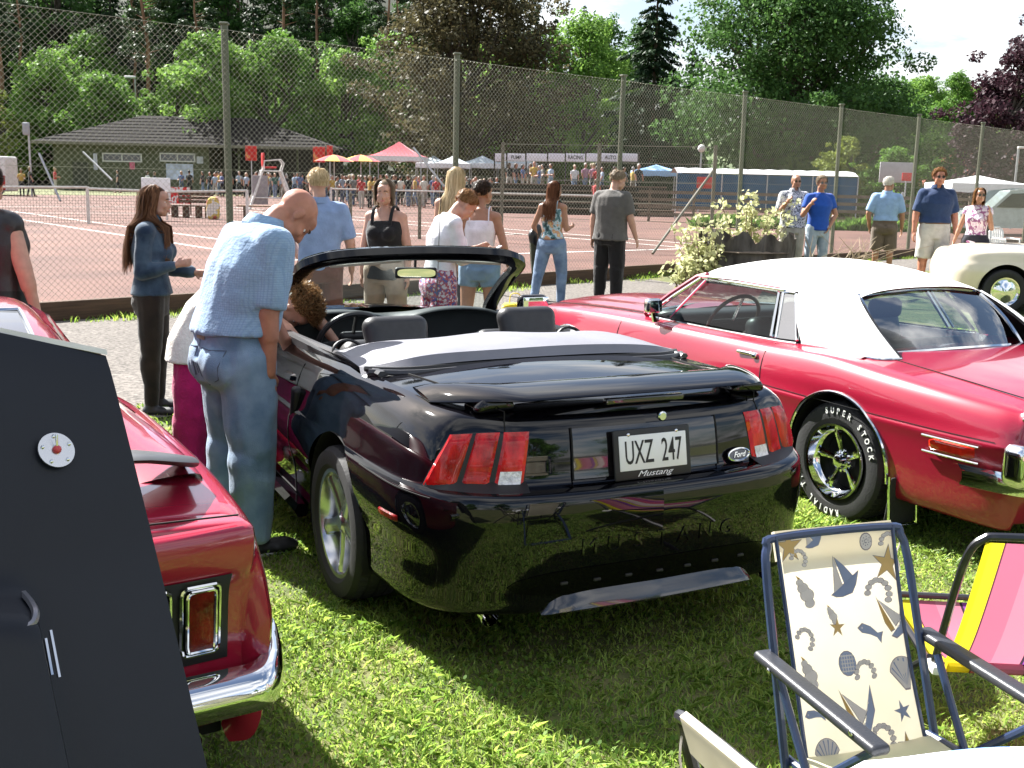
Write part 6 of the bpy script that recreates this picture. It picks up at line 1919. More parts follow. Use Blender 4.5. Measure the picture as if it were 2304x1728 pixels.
   if style == 'curl':
    d = g.normal(size=3); ax = np.array(P(t, .02) - P(t, 0)); ax /= np.linalg.norm(ax)
    u = np.cross(ax, d); u /= np.linalg.norm(u); v = np.cross(ax, u); r_ = .011 * hs
    ph0 = g.uniform(0, 6)
    pts = [P(t, 0) + ax * (.004 + L * q) + (u * cos(ph0 + 5.5 * q) + v * sin(ph0 + 5.5 * q)) * r_ for q in np.linspace(0, 1, 6)]
   else:
    step = L / 7; wv = g.uniform(0, 6)
    for k in range(7):
     t2 = t + step / (.09 * hs)
     lim2 = tl if not long_ else min(tl, (pi / 2) * 1.02)
     if t2 < lim2 or not long_:
      t = min(t2, tl * 1.02)
      p = P(t, e * (1 + .5 * sin(wv + k))) + (np.array(s.hu) * -.004 * k if t >= tl else 0)
     else:
      # falls down, keeping off the neck and shoulders and drawn back from the face
      out = s.hr * sin(ph) - s.hf * ff
      down = Vector((0, 0, -1)) * .95 - s.hu * .25 - s.hf * (.30 if ff < 0 and k < 4 else .05)
      p = p + np.array(down.normalized() * step) + np.array(out) * (.04 * step if k < 5 else .12 * step) + np.array(out) * wave * sin(wv + k * 1.3)
      if p[2] < s.nb.z + .03:     # lies on the shoulders instead of sinking in
       dv = Vector(p) - s.nb; a_, b_ = dv.dot(s.crt), dv.dot(s.cfd); ra, rb = s.sw + .05, .062 * s.H * s.g + .035 + .012 * g.uniform()
       if (a_ / ra) ** 2 + (b_ / rb) ** 2 < 1:
        bt_ = math.copysign(rb * sqrt(max(0, 1 - (a_ / ra) ** 2)), -ff + (.3 if abs(a_) > .6 * s.sw and ff < .3 else 0)) ; p = p + np.array(s.cfd) * (bt_ - b_) * min(1, (s.nb.z + .03 - p[2]) / .06 + .15)
     pts.append(p + g.normal(size=3) * .0016)
   wd = .0040 * hs * g.uniform(.7, 1.4) * (1.3 if n < 600 else 1)
   tang = np.array(pts[-1]) - np.array(pts[0]); sdv = np.cross(tang, np.array(pts[0]) - np.array(s.head)); L_ = np.linalg.norm(sdv)
   sdv = sdv / L_ * wd if L_ > 1e-9 else np.array([wd, 0, 0])
   N = len(pts); base = mb.n
   vs = []
   for k, q in enumerate(pts):
    f_ = 1 - .75 * (k / (N - 1)) ** 2
    vs += [tuple(q - sdv * f_), tuple(q + sdv * f_)]
   mb.add(vs, [(2 * k, 2 * k + 1, 2 * k + 3, 2 * k + 2) for k in range(N - 1)])
  return mb.obj('hair', m, s.root, angle=80)
 def glasses(s, shades=True):
  mb = MB()
  for sg in (-1, 1):
   mb.prism([(sg * .031 + .024 * cos(a), .017 * sin(a)) for a in np.linspace(0, 2 * pi, 14, endpoint=False)], .004, s.hp(0, .099, .004), s.hr * s.hs, s.hu * s.hs)
   mb.tube([s.hp(sg * .054, .098, .008), s.hp(sg * .078, .05, .008), s.hp(sg * .080, .0, .006)], .0028, 4)
  mb.tube([s.hp(-.008, .106, .008), s.hp(.008, .106, .008)], .003, 4)
  mb.obj('sunglasses', shadesm, s.root)
 def mousta(s, mat):
  B = MB(); B.tube([s.hp(.026 * q, .104 - .010 * q * q, -.055 - .004 * q * q) for q in np.linspace(-1, 1, 7)], .006, 6); B.ball(s.hp(0, .088, -.100), .016, 8, 6); B.obj('beard', mat, s.root)
# ------------------------------------------------------------------ the people in the picture
def stand(xp, Y): return (px(xp, 400, Y).x, Y)
def hgt(xp, yp, Y): return px(xp, yp, Y).z
dn = (0, .04, -1)

# bald man leaning over the driver's door
m = Human('bald man in pale blue check shirt and jeans leaning towards the black car', (-1.285, 5.03), 52, 1.80, 'm', 1.20, lean=24, head_pitch=42, head_yaw=4,
   armL=((-.35, .55, -1), (.1, .5, -1)), armR=((.06, -.16, -1), (-.03, .02, -1)), legL=((-.12, .10, -1), (-.05, -.10, -1)), legR=((.12, .04, -1), (.06, -.06, -1)), skin='ruddy', vox=.0085, belly=.03, curlR=.75)
sh_ = m.shirt(plaid('pale_blue_check', (.26, .38, .53), (.18, .29, .46), 60), sleeve=.92, hem=.045, loose=.026, wr=.009, vox=.0105)
jn = m.trousers(denim('light', (.14, .24, .38), (.27, .38, .52)), loose=.022, wr=.011, flare=.008, belt=None, rise=.062)
def on_back(o, quad, n=5):
 u0, u1, z0, z1 = quad
 return [onto(o.data, [m.spine[0] + Vector((u0 + (u1 - u0) * i / n, 0, z0 + (z1 - z0) * j / n)) for j in range(n + 1)]) for i in range(n + 1)]
MB().grid(on_back(jn, (-.045, .045, .055, .10))).obj('leather_patch', leatherbelt, jn)
seamm = pmat('denim_seam', (.09, .13, .18), rough=.9)
for sg in (-1, 1):
 c_ = m.spine[0] + Vector((sg * .098, 0, -.055))
 loop = [(-.07, .075), (-.068, .0), (-.062, -.055), (0, -.085), (.062, -.055), (.068, .0), (.07, .075), (.035, .072), (0, .07), (-.035, .072)]
 MB().tube(onto(jn.data, [c_ + Vector((x_, 0, z_)) for x_, z_ in loop], lift=.001), .0035, 4, closed=True).obj('pocket_seam', seamm, jn)
MB().tube(onto(jn.data, [m.spine[0] + Vector((0, 0, z_)) for z_ in np.linspace(.08, -.10, 8)], lift=.0), .003, 4).obj('back_seam', seamm, jn)
m.shoes(shoeblack, .012)
for l in (m.lL, m.lR):
 a_ = l[2]; st_ = MB()
 for k in range(3): st_.tube([a_ + Vector((.034 * sg, .05 + .045 * k, -.040 + .012 * (1 - sg * sg))) for sg in (-1, -.5, 0, .5, 1)], .004, 4)
 st_.tube([a_ + Vector((.047 * cos(t_), .075 + .125 * sin(t_), -.068)) for t_ in np.linspace(0, 2 * pi, 20, endpoint=False)], .009, 6, closed=True); st_.obj('shoe_trim', whiteshoe, m.root)

# girl in denim
g_ = Human('young woman with long brown hair in a dark denim jacket beside the path', (-2.62, 7.95), 82, 1.63, 'f', 1.03, head_yaw=-4, head_pitch=4,
   armL=((-.15, .25, -1), (.3, .9, -.10)), armR=((.14, -.10, -1), (-.12, .95, .22)), legL=((-.05, .03, -1), (-.02, -.04, -1)), legR=((.05, 0, -1), (.02, -.02, -1)), vox=.0085, curlR=.8)
jk = denim('dark_jacket', (.022, .045, .085), (.085, .135, .190))
g_.shirt(jk, 'jacket', sleeve=1.86, hem=.005, loose=.020, wr=.009, vox=.0105)
g_.trousers(denim('black_brown', (.016, .014, .014), (.040, .028, .022)), loose=.008, wr=.006)
g_.shoes(shoeblack)
g_.hair('brown', 'long', .52, 2400, seed=5, vol=.018, wave=.013)
sm = MB()
for k, (x_, z_) in enumerate(((.10, -.05), (.10, -.10))):
 p0 = g_.spine[2]
 sm.tube([p0 + Vector((.05, .13, z_)), p0 + Vector((.13, .085, z_ + .01)), p0 + Vector((.165, .02, z_ + .012))], .0035, 4)
sm.obj('jacket_seam', pmat('jacket_seam', (.012, .022, .045), rough=.9), g_.root)

# curly haired person bent into the car
c_ = Human('curly haired person in white top and magenta trousers bent into the black car', (-1.72, 6.0), 98, 1.62, 'f', 1.06, lean=94, head_pitch=-5, head_yaw=8,
   armL=((-.1, .9, -.35), (.2, .6, -.6)), armR=((.1, .8, -.5), (-.2, .5, -.7)), legL=((-.08, -.05, -1), (-.02, -.05, -1)), legR=((.08, .0, -1), (.02, -.05, -1)), vox=.010)
c_.shirt(fabric('white_top', (.72, .70, .62)), sleeve=.7, hem=-.075, loose=.034, wr=.005, collar=False, flare=.012)
c_.trousers(fabric('magenta', (.42, .012, .11), var=.15), loose=.012, wr=.008, flare=.024, rise=-.03)
c_.shoes(whiteshoe)
c_.hair('curl', 'curl', .055, 1700, seed=8, vol=.02)

# person in a black vest at the left edge
xv, yv = stand(-35, 6.9)
v_ = Human('person in a black leather vest with coloured patches at the left edge', (xv, yv), 20, 1.74, 'm', 1.22, head_yaw=-25, armL=((-.3, .05, -1), (-.1, .2, -1)), armR=((.34, -.02, -1), (.14, .16, -1)), vox=.012)
vs_ = v_.shirt(pmat('vest_leather', (.018, .018, .02), rough=.45, bump=.25, bscale=60, var=.3), 'vest', sleeve=0, hem=-.02, loose=.024, wr=.010, collar=False)
for k, (z_, cc) in enumerate(((.02, (.5, .05, .04)), (-.06, (.05, .10, .4)), (-.14, (.6, .42, .05)), (-.21, (.03, .25, .35)))):
 p = v_.spine[2] + Vector((.10, -.155, z_)); MB().rbox(p, (.10, .012, .055), .005, 3).obj('patch', pmat('patch%d' % k, cc, rough=.7, var=.5, vscale=60), vs_)
v_.trousers(denim('blue_mid', (.05, .09, .16), (.12, .18, .28)))
v_.shoes(shoeblack); v_.hair('dark', 'short', .05, 700)

# man in the light blue shirt behind the bald man
Y_ = 10.0; h = Human('fair haired man in light blue shirt standing behind the bald man', stand(718, Y_), -12, hgt(705, 384, Y_), 'm', 1.04, head_yaw=-20, armL=((-.25, .15, -1), (.3, .7, -.5)), armR=((.28, .02, -1), (.06, .3, -1)), vox=.012, skin='fair')
h.shirt(fabric('light_blue', (.22, .31, .50)), sleeve=.85, hem=-.03, loose=.022, wr=.008); h.trousers(fabric('rust_trousers', (.16, .07, .05))); h.shoes(shoeblack); h.hair('blonde', 'short', .055, 900)

# woman in the black top facing the camera
Y_ = 10.4; h = Human('woman with ash blonde bob in a black sleeveless top facing the camera', stand(868, Y_), 196, hgt(868, 407, Y_), 'f', 1.10, head_yaw=-12, head_pitch=6, armL=((-.22, .0, -1), (-.05, .1, -1)), armR=((.22, 0, -1), (.05, .1, -1)), vox=.011)
h.shirt(fabric('black_top', (.010, .010, .011)), 'top', sleeve=0, hem=-.06, loose=.012, wr=.006, strap=.018, collar=False); h.trousers(fabric('sand_trousers', (.30, .24, .17))); h.shoes(whiteshoe); h.hair('ash', 'bob', .17, 1200, seed=11, vol=.018)

# blonde in turquoise
Y_ = 11.6; h = Human('woman with long pale blonde hair in a turquoise top by the fence', stand(1024, Y_), 22, min(1.84, hgt(1020, 379, Y_)), 'f', .96, head_yaw=10, armL=((-.15, .1, -1), (0, .2, -1)), armR=((.16, -.02, -1), (.04, .1, -1)), vox=.012, skin='fair')
h.shirt(fabric('turquoise', (.20, .48, .55)), 'top', sleeve=0, hem=-.04, loose=.010, wr=.004, strap=True, collar=False); h.trousers(fabric('dark_skirt', (.02, .02, .03))); h.shoes(whiteshoe); h.hair('blonde', 'long', .56, 1300, seed=12)

# woman in white long sleeves with a phone
Y_ = 9.3; h = Human('woman in white long sleeved top bending over her phone', stand(990, Y_), 66, hgt(1000, 437, Y_) + .10, 'f', 1.08, lean=16, head_pitch=34, armL=((-.1, .25, -1), (.3, .8, .25)), armR=((.12, .20, -1), (-.15, .85, .18)), vox=.011, skin='fair', curlR=.8)
h.shirt(fabric('white_cotton', (.74, .73, .78)), 'top', sleeve=1.55, hem=-.02, loose=.016, wr=.007, collar=False); h.trousers(blotch('check_skirt', [(.55, .5, .6), (.35, .05, .08), (.05, .08, .3)], 40), flare=.03); h.shoes(whiteshoe); h.hair('ginger', 'short', .09, 900, seed=13)
MB().rbox(h.aR[2] + Vector((-.03, .10, .03)), (.05, .10, .012), .005, 3, rot=Matrix.Rotation(.5, 3, 'X')).obj('phone', whiteshoe, h.root)

# girl in the white camisole
Y_ = 10.9; h = Human('young woman with tied dark hair in a white camisole seen from behind', stand(1083, Y_), 8, hgt(1085, 410, Y_), 'f', .98, head_yaw=38, armL=((-.2, .05, -1), (-.02, .25, -1)), armR=((.30, -.03, -1), (.22, .28, -1)), vox=.011, skin='tan')
h.shirt(fabric('camisole', (.76, .73, .80)), 'camisole', sleeve=0, hem=-.03, loose=.008, wr=.004, strap=True, collar=False); h.trousers(denim('shorts', (.14, .24, .38), (.22, .34, .5)), 'shorts', length=.45, flare=.006); h.shoes(whiteshoe)
h.hair('dark', 'short', .06, 900, seed=14, vol=.012)
bn = MB(); gg = np.random.default_rng(3)
for k in range(16): bn.ball(h.hp(*(gg.normal(size=3) * .018 + np.array([0, -.115, -.005]))), .018, 7, 5)
bn.obj('hair_bun', HAIRM['brown'], h.root)

# woman in floral top and jeans
Y_ = 15.3; h = Human('red haired woman in printed top and flared jeans walking with a jacket', stand(1246, Y_), 24, hgt(1250, 408, Y_), 'f', .97, head_yaw=22, armL=((-.45, .05, -1), (.15, .35, -1)), armR=((.15, .05, -1), (-.05, .8, .1)), legL=((-.12, -.22, -1), (-.03, -.35, -1)), legR=((.08, .18, -1), (.02, -.10, -1)), vox=.013, skin='tan')
h.shirt(blotch('floral_print', [(.03, .06, .07), (.10, .20, .22), (.45, .55, .60), (.55, .30, .18), (.65, .48, .25)], 11), 'top', sleeve=0, hem=.03, loose=.008, wr=.003, strap=True, collar=False)
jn = h.trousers(denim('faded', (.10, .16, .27), (.20, .28, .40)), loose=.010, wr=.006, flare=.004, rise=.02)
h.shoes(whiteshoe); h.hair('auburn', 'long', .44, 1100, seed=15)
bag = MB(); p = h.aL[2] + Vector((-.05, .03, .10)); bag.rbox(p, (.12, .30, .26), .06, 5, rot=Matrix.Rotation(.5, 3, 'X'), puff=.02)
bt = bag.obj('handbag', pmat('bag_leather', (.012, .012, .012), rough=.4, bump=.2), None); 
bt.parent = None
bt.matrix_world = Matrix.Translation(h.root.location) @ Matrix.Rotation(h.root.rotation_euler.z, 4, 'Z')
bt['label'] = 'black leather handbag carried by the woman in flared jeans'; bt['category'] = 'handbag'
jk2 = MB(); jk2.tube([h.aL[1] + Vector((-.03, .05, -.05)), h.aL[1] + Vector((-.02, .06, -.25)), h.aL[1] + Vector((0, .05, -.48)), h.aL[1] + Vector((.01, .04, -.66))], [.05, .08, .075, .05], 10, flat=(.6, 1.2))
jo = jk2.obj('folded_jacket', fabric('olive_jacket', (.06, .062, .035), bump=.8, bscale=40), None)
jo.matrix_world = bt.matrix_world.copy(); jo['label'] = 'olive jacket hung over the arm of the woman in flared jeans'; jo['category'] = 'jacket'

# man in grey shirt
Y_ = 16.3; h = Human('grey haired man in a dark grey t-shirt and black trousers by the fence', stand(1378, Y_), 30, 1.90, 'm', 1.14, head_yaw=38, head_pitch=14, lean=6, armL=((-.22, -.1, -1), (-.05, .0, -1)), armR=((.30, .05, -1), (.22, .30, -1)), vox=.012, skin='fair', belly=.02)
h.shirt(fabric('dark_grey', (.105, .098, .090)), sleeve=.80, hem=-.05, loose=.034, wr=.010, collar=False, flare=.016); h.trousers(fabric('black_cargo', (.012, .011, .011)), loose=.020, wr=.010, flare=.010); h.shoes(shoeblack); h.hair('ash', 'short', .075, 900, seed=16, vol=.018)
MB().rbox(h.spine[0] + Vector((-.02, -.165, .0)), (.075, .010, .055), .003, 2).obj('pocket_card', whiteshoe, h.root)

# bank of rough grass by the stump
rows = []
for a in np.linspace(0, 2 * pi, 40):
 rows.append([(8.2 + 6.8 * q * cos(a), 20.3 + 4.4 * q * sin(a), .15 * (1 - sstep(.15, 1.0, q)) + .003) for q in np.linspace(1, 0.02, 9)])
MB().grid(rows, flip=True).obj('grass_bank', ground_mat(), kind='structure')

BZ = .13
Y_ = 19.6; h = Human('bearded bald man in grey patterned shirt and sunglasses by the fence', stand(1790, Y_), 172, 1.80, 'm', 1.17, head_yaw=4, armL=((-.3, .0, -1), (-.05, .25, -1)), armR=((.25, .1, -1), (-.2, .7, .7)), vox=.012, skin='tan', belly=.05, baseZ=BZ)
h.shirt(blotch('grey_print', [(.05, .05, .06), (.35, .36, .40), (.62, .62, .64), (.12, .13, .16), (.5, .5, .52)], 16), sleeve=.85, hem=-.03, loose=.024, wr=.007); h.trousers(fabric('stone_trousers', (.38, .36, .31)), loose=.02); h.shoes(shoeblack); h.glasses(); h.mousta(HAIRM['brown'])
Y_ = 18.9; h = Human('man in bright blue t-shirt and faded jeans with sunglasses', stand(1848, Y_), 168, 1.78, 'm', 1.02, head_yaw=6, armL=((-.42, .02, -1), (.55, .30, -.8)), armR=((.35, .08, -1), (-.1, .75, .7)), vox=.012, skin='tan', baseZ=BZ)
h.shirt(fabric('royal_blue', (.012, .07, .36)), sleeve=.62, hem=-.03, loose=.020, wr=.006, collar=False); h.trousers(denim('pale', (.28, .37, .46), (.42, .5, .56)), wr=.007); h.shoes(whiteshoe); h.glasses(); h.hair('ash', 'short', .06, 800, seed=17)
Y_ = 20.4; h = Human('white haired man in pale blue shirt and brown shorts seen from behind', stand(2000, Y_), 14, 1.80, 'm', 1.08, head_yaw=38, armL=((-.38, -.05, -1), (.15, .3, -1)), armR=((.30, .02, -1), (.08, .25, -1)), vox=.012, skin='tan', baseZ=BZ)
h.shirt(fabric('pale_blue', (.25, .38, .58)), sleeve=.88, hem=.045, loose=.026, wr=.009); h.trousers(fabric('brown_shorts', (.13, .10, .075)), 'shorts', length=.99, loose=.024, flare=.02, wr=.007, belt=leatherbelt); h.shoes(shoeblack); h.hair('white', 'short', .035, 800, seed=18)
Y_ = 17.6; h = Human('man in navy shirt and white shorts with sunglasses by the fence', stand(2112, Y_), 184, 1.92, 'm', 1.16, head_yaw=2, armL=((-.28, .02, -1), (-.08, .2, -1)), armR=((.28, .02, -1), (.1, .2, -1)), vox=.012, skin='ruddy', baseZ=BZ)
h.shirt(fabric('navy', (.018, .04, .105)), sleeve=.88, hem=.045, loose=.026, wr=.009); h.trousers(fabric('white_shorts', (.45, .45, .42)), 'shorts', length=.97, loose=.026, flare=.02, wr=.007, belt=leatherbelt); h.shoes(whiteshoe); h.glasses(); h.hair('ginger', 'short', .06, 900, seed=19, vol=.018)
Y_ = 16.8; h = Human('woman in pink and white top holding a phone to her ear', stand(2208, Y_), 215, 1.64, 'f', 1.02, head_yaw=-30, armL=((-.3, .3, -1), (.1, .35, 1)), armR=((.32, .05, -1), (.25, .25, -1)), vox=.012, skin='tan', baseZ=BZ)
h.shirt(blotch('pink_print', [(.62, .45, .58), (.70, .62, .70), (.30, .12, .25), (.72, .66, .70)], 12), 'top', sleeve=.25, hem=-.02, loose=.012, wr=.005, collar=False); h.trousers(fabric('dark_skirt', (.02, .02, .03))); h.shoes(whiteshoe); h.glasses(); h.hair('ginger', 'bob', .24, 900, seed=20)
# ------------------------------------------------------------------ clubhouse and everything beyond the court
def P(x, y, Y): return px(x, y, Y)
CY = 95.0
clubm = pmat('olive_boards', (.085, .095, .050), rough=.85, var=.18, vscale=2.5, bump=.3, bscale=6, stretch=(6, 1, 1))
tilem = pmat('roof_shingle', (.018, .0155, .0145), rough=.95, spec=.2, var=.25, vscale=1.6, bump=.5, bscale=9)
x0, x1 = P(120, 400, CY).x, P(745, 400, CY).x; ez = P(450, 327, CY).z; rz_ = P(420, 257, CY).z
club = thing('clubhouse', 'low olive green clubhouse with dark hipped roof behind the court', 'building', ((x0 + x1) / 2, CY + 4, 0))
hw_ = (x1 - x0) / 2; L_ = lambda x: x - (x0 + x1) / 2
xm = L_(P(470, 400, CY).x)
MB().box(((-hw_ + xm) / 2, .0, ez / 2), (xm + hw_, 7.6, ez - .02)).obj('wall', clubm, club, smooth=False)
MB().box(((xm + hw_) / 2, 2.6, ez / 2), (hw_ - xm - .3, 2.4, ez - .02)).obj('kiosk_wall', pmat('kiosk_shade', (.03, .028, .022), rough=.8), club, smooth=False)  # dark colour stands in for the shade under the roof
for k in range(4): MB().box((xm + (hw_ - xm - .4) * (k + 1) / 4, -3.7, ez / 2), (.14, .14, ez)).obj('post', clubm, club, smooth=False)
rb = MB(); e = ez; OV = .9
lx0, lx1 = -hw_ - 1.7, hw_ + .8; rx0, rx1 = L_(P(290, 400, CY).x), L_(P(548, 400, CY).x)
rb.add([(lx0, -4.6, e), (lx1, -4.6, e), (lx1, 4.6, e), (lx0, 4.6, e), (rx0, 0, rz_), (rx1, 0, rz_)], [(0, 1, 5, 4), (2, 3, 4, 5), (1, 2, 5), (3, 0, 4), (0, 3, 2, 1)])
roof_ = rb.obj('roof', tilem, club, smooth=False)
for k in range(1, 9):      # shingle courses
 q = k / 9; zc_ = e + (rz_ - e) * q + .02
 MB().box(((lx0 + (rx0 - lx0) * q + lx1 + (rx1 - lx1) * q) / 2, -4.6 * (1 - q), zc_), ((lx1 + (rx1 - lx1) * q) - (lx0 + (rx0 - lx0) * q), .06, .015)).obj('shingle_course', tilem, roof_, smooth=False)
MB().box(((lx0 + lx1) / 2, -4.66, e - .06), (lx1 - lx0, .08, .22)).obj('fascia', pmat('fascia_paint', (.16, .15, .11), rough=.7), roof_, smooth=False)
wfm = pmat('window_white', (.62, .61, .58), rough=.6); wgm = pmat('window_dark', (.03, .035, .04), rough=.1, coat=.8)
for (a, b_) in ((232, 318), (361, 438)):
 xa, xb = L_(P(a, 400, CY).x), L_(P(b_, 400, CY).x); zt, zb = P(a, 345, CY).z, P(a, 362, CY).z
 wn = MB()
 for (c_, sz) in (((xa, zt), (xb, zt)), ((xa, zb), (xb, zb))): wn.box(((xa + xb) / 2, -3.84, c_[1]), (xb - xa + .12, .10, .10))
 for xx in (xa, (xa + xb) / 2, xb): wn.box((xx, -3.84, (zt + zb) / 2), (.10, .10, zt - zb))
 wo2 = wn.obj('window', wfm, club, smooth=False)
 for q in (0.25, .75): MB().box((xa + (xb - xa) * q, -3.82, (zt + zb) / 2), ((xb - xa) / 2 - .1, .04, zt - zb - .1)).obj('pane', wgm, wo2, smooth=False)
for (a, b_, ya, yb, cc) in ((208, 218, 345, 382, (.5, .5, .6)), (290, 302, 364, 381, (.6, .12, .2)), (372, 434, 368, 405, (.55, .6, .72)), (441, 456, 352, 368, (.5, .52, .55))):
 p, q = P(a, ya, CY), P(b_, yb, CY); MB().box((L_((p.x + q.x) / 2), -3.84, (p.z + q.z) / 2), (abs(q.x - p.x), .05, abs(p.z - q.z))).obj('poster', pmat('poster%d' % a, cc, rough=.7, var=.3, vscale=2), club, smooth=False)
MB().box((L_(P(180, 400, CY).x), -3.84, 1.2), (1.3, .08, 2.3)).obj('door', pmat('door_dark', (.04, .045, .025), rough=.7), club, smooth=False)
# street lamps and poles
polem = pmat('pole_grey', (.45, .46, .47), rough=.4, metal=.4); whitep = pmat('white_paint', (.74, .73, .70), rough=.5)
t = thing('street_lamp', 'slim grey street lamp rising behind the clubhouse roof', 'lamp', (P(312, 400, 108).x, 108, 0))
h_ = P(310, 175, 108).z
MB().tube([(0, 0, 0), (0, 0, h_)], [.10, .06], 8).obj('pole', polem, t); MB().rbox((-.45, 0, h_ + .05), (1.1, .35, .22), .1, 4).obj('lamp_head', whitep, t)
t = thing('street_lamp', 'round white globe lamp on a post above the blue stall', 'lamp', (P(1575, 400, 70).x, 70, 0)); h_ = P(1575, 334, 70).z
MB().tube([(0, 0, 0), (0, 0, h_)], .05, 8).obj('pole', polem, t); MB().ball((0, 0, h_), .24, 16, 12).obj('globe', whitep, t)
t = thing('floodlight', 'grey floodlight box on a post left of the clubhouse', 'lamp', (P(70, 400, 70).x, 70, 0)); h_ = P(66, 290, 70).z
MB().tube([(0, 0, 0), (0, 0, h_ + .4)], .06, 8).obj('pole', polem, t); MB().rbox((-.1, -.1, h_), (.38, .3, .75), .05, 3).obj('lamp_head', pmat('flood_grey', (.35, .38, .40), rough=.5), t)
t = thing('street_lamp', 'bracket lamp on a tall pole at the right edge', 'lamp', (P(2285, 400, 52).x, 52, 0)); h_ = P(2290, 332, 52).z
MB().tube([(0, 0, 0), (0, 0, h_)], .05, 8).obj('pole', polem, t); MB().rbox((.25, 0, h_), (.6, .2, .1), .04, 3).obj('lamp_head', whitep, t)
for (xa, ya, xb, yb, Y_, lab) in ((88, 345, 136, 455, 62, 'pale slanting brace pole left of the clubhouse door'), (187, 342, 252, 405, 70, 'pale slanting brace pole in front of the clubhouse wall'), (930, 332, 1000, 420, 66, 'pale slanting pole beside the red and white tent')):
 a, b_ = P(xa, ya, Y_), P(xb, yb, Y_ - 1.5); b_.z = max(b_.z, .02)
 MB().tube([a, b_], .06, 8).obj('brace_pole', polem, None, label=lab, category='pole')

# tennis net
net = thing('tennis_net', 'tennis net with white tape across the left court', 'net')
n0, n1, n2 = Vector((-25.0, 30.2, 0)), Vector((-13.9, 36.2, 0)), Vector((-8.9, 36.9, 0))
tapem = pmat('net_tape', (.72, .70, .64), rough=.7); cordm = pmat('net_cord', (.02, .022, .02), rough=.8)
for a, b_ in ((n0, n1), (n1, n2)):
 MB().box((0, 0, 0), (.001, .001, .001)) if False else None
 d = (b_ - a).normalized()
 MB().tube([a + Vector((0, 0, 1.14)), (a + b_) / 2 + Vector((0, 0, 1.09)), b_ + Vector((0, 0, 1.18))], .045, 6).obj('tape', tapem, net)
 L = (b_ - a).length; cm = MB()
 for k in range(int(L / .09)): cm.tube([a + d * (k * .09) + Vector((0, 0, .02)), a + d * (k * .09) + Vector((0, 0, 1.10))], .004, 3, caps=False)
 for k in range(12): cm.tube([a + Vector((0, 0, .03 + .09 * k)), b_ + Vector((0, 0, .03 + .09 * k))], .004, 3, caps=False)
 o = cm.obj('cord_mesh', cordm, net); o['kind'] = 'stuff'
for p in (n1, n2): MB().tube([p, p + Vector((0, 0, 1.2))], .05, 8).obj('post', whitep, net)
MB().box((n1.x, n1.y - .05, .55), (.08, .02, 1.1)).obj('centre_strap', tapem, net)
net2 = thing('tennis_net', 'farther tennis net with pale tape behind the fence posts', 'net')
a, b_ = P(745, 418, 62), P(1420, 433, 58); a.z = b_.z = 1.02
MB().tube([a, b_], .05, 6).obj('tape', tapem, net2)
cm = MB(); d = b_ - a
for k in range(80): p = a + d * (k / 79); cm.tube([(p.x, p.y, .02), (p.x, p.y, 1.0)], .006, 3, caps=False)
for k in range(8): cm.tube([(a.x, a.y, .1 + k * .12), (b_.x, b_.y, .1 + k * .12)], .006, 3, caps=False)
o = cm.obj('cord_mesh', cordm, net2); o['kind'] = 'stuff'
for p in (a, b_): MB().tube([(p.x, p.y, 0), (p.x, p.y, 1.1)], .05, 8).obj('post', whitep, net2)

# umpire chair
UY = 55.0; ux_, uz = P(610, 400, UY).x, 0
um = thing('umpire_chair', 'tall white umpire chair with a red seat on the court', 'chair', (ux_, UY, 0), .35)
S_ = P(610, 345, UY).z / 2.55
for (xa, ya, xb, yb) in ((-1.05, -.45, -.42, -.3), (-1.05, .45, -.42, .3), (1.05, -.45, .42, -.3), (1.05, .45, .42, .3)):
 MB().tube([(xa * S_, ya * S_, 0), (xb * S_, yb * S_, 1.75 * S_)], .065, 6).obj('leg', whitep, um)
for k in range(5):
 q = k / 5 + .08; xx = (1.05 + (.42 - 1.05) * q) * S_; MB().tube([(xx, -(.45 - .15 * q) * S_, 1.75 * q * S_), (xx, (.45 - .15 * q) * S_, 1.75 * q * S_)], .03, 6).obj('rung', whitep, um)
MB().tube([(-.85 * S_, -.41 * S_, .55 * S_), (.8 * S_, -.41 * S_, .55 * S_)], .03, 6).obj('rung', whitep, um)
MB().rbox((0, 0, 1.76 * S_), (.95 * S_, .68 * S_, .07), .02, 3).obj('platform', whitep, um)
redpl = pmat('red_plastic', (.55, .015, .02), rough=.4)
MB().rbox((-.05 * S_, 0, 1.92 * S_), (.55 * S_, .55 * S_, .09), .03, 3).obj('seat', redpl, um); MB().rbox((-.36 * S_, 0, 2.25 * S_), (.10, .55 * S_, .62 * S_), .04, 3).obj('backrest', redpl, um)
for sy in (-.32, .32): MB().tube([(-.36 * S_, sy * S_, 1.78 * S_), (-.34 * S_, sy * S_, 2.2 * S_), (.4 * S_, sy * S_, 2.28 * S_), (.55 * S_, sy * S_, 2.1 * S_), (.45 * S_, sy * S_, 1.8 * S_)], .035, 6).obj('armrest', whitep, um)
MB().rbox((-.55 * S_, -.35 * S_, .9 * S_), (.7 * S_, .03, 1.3 * S_), .01, 2).obj('side_panel', pmat('panel_grey', (.28, .25, .26), rough=.7), um)

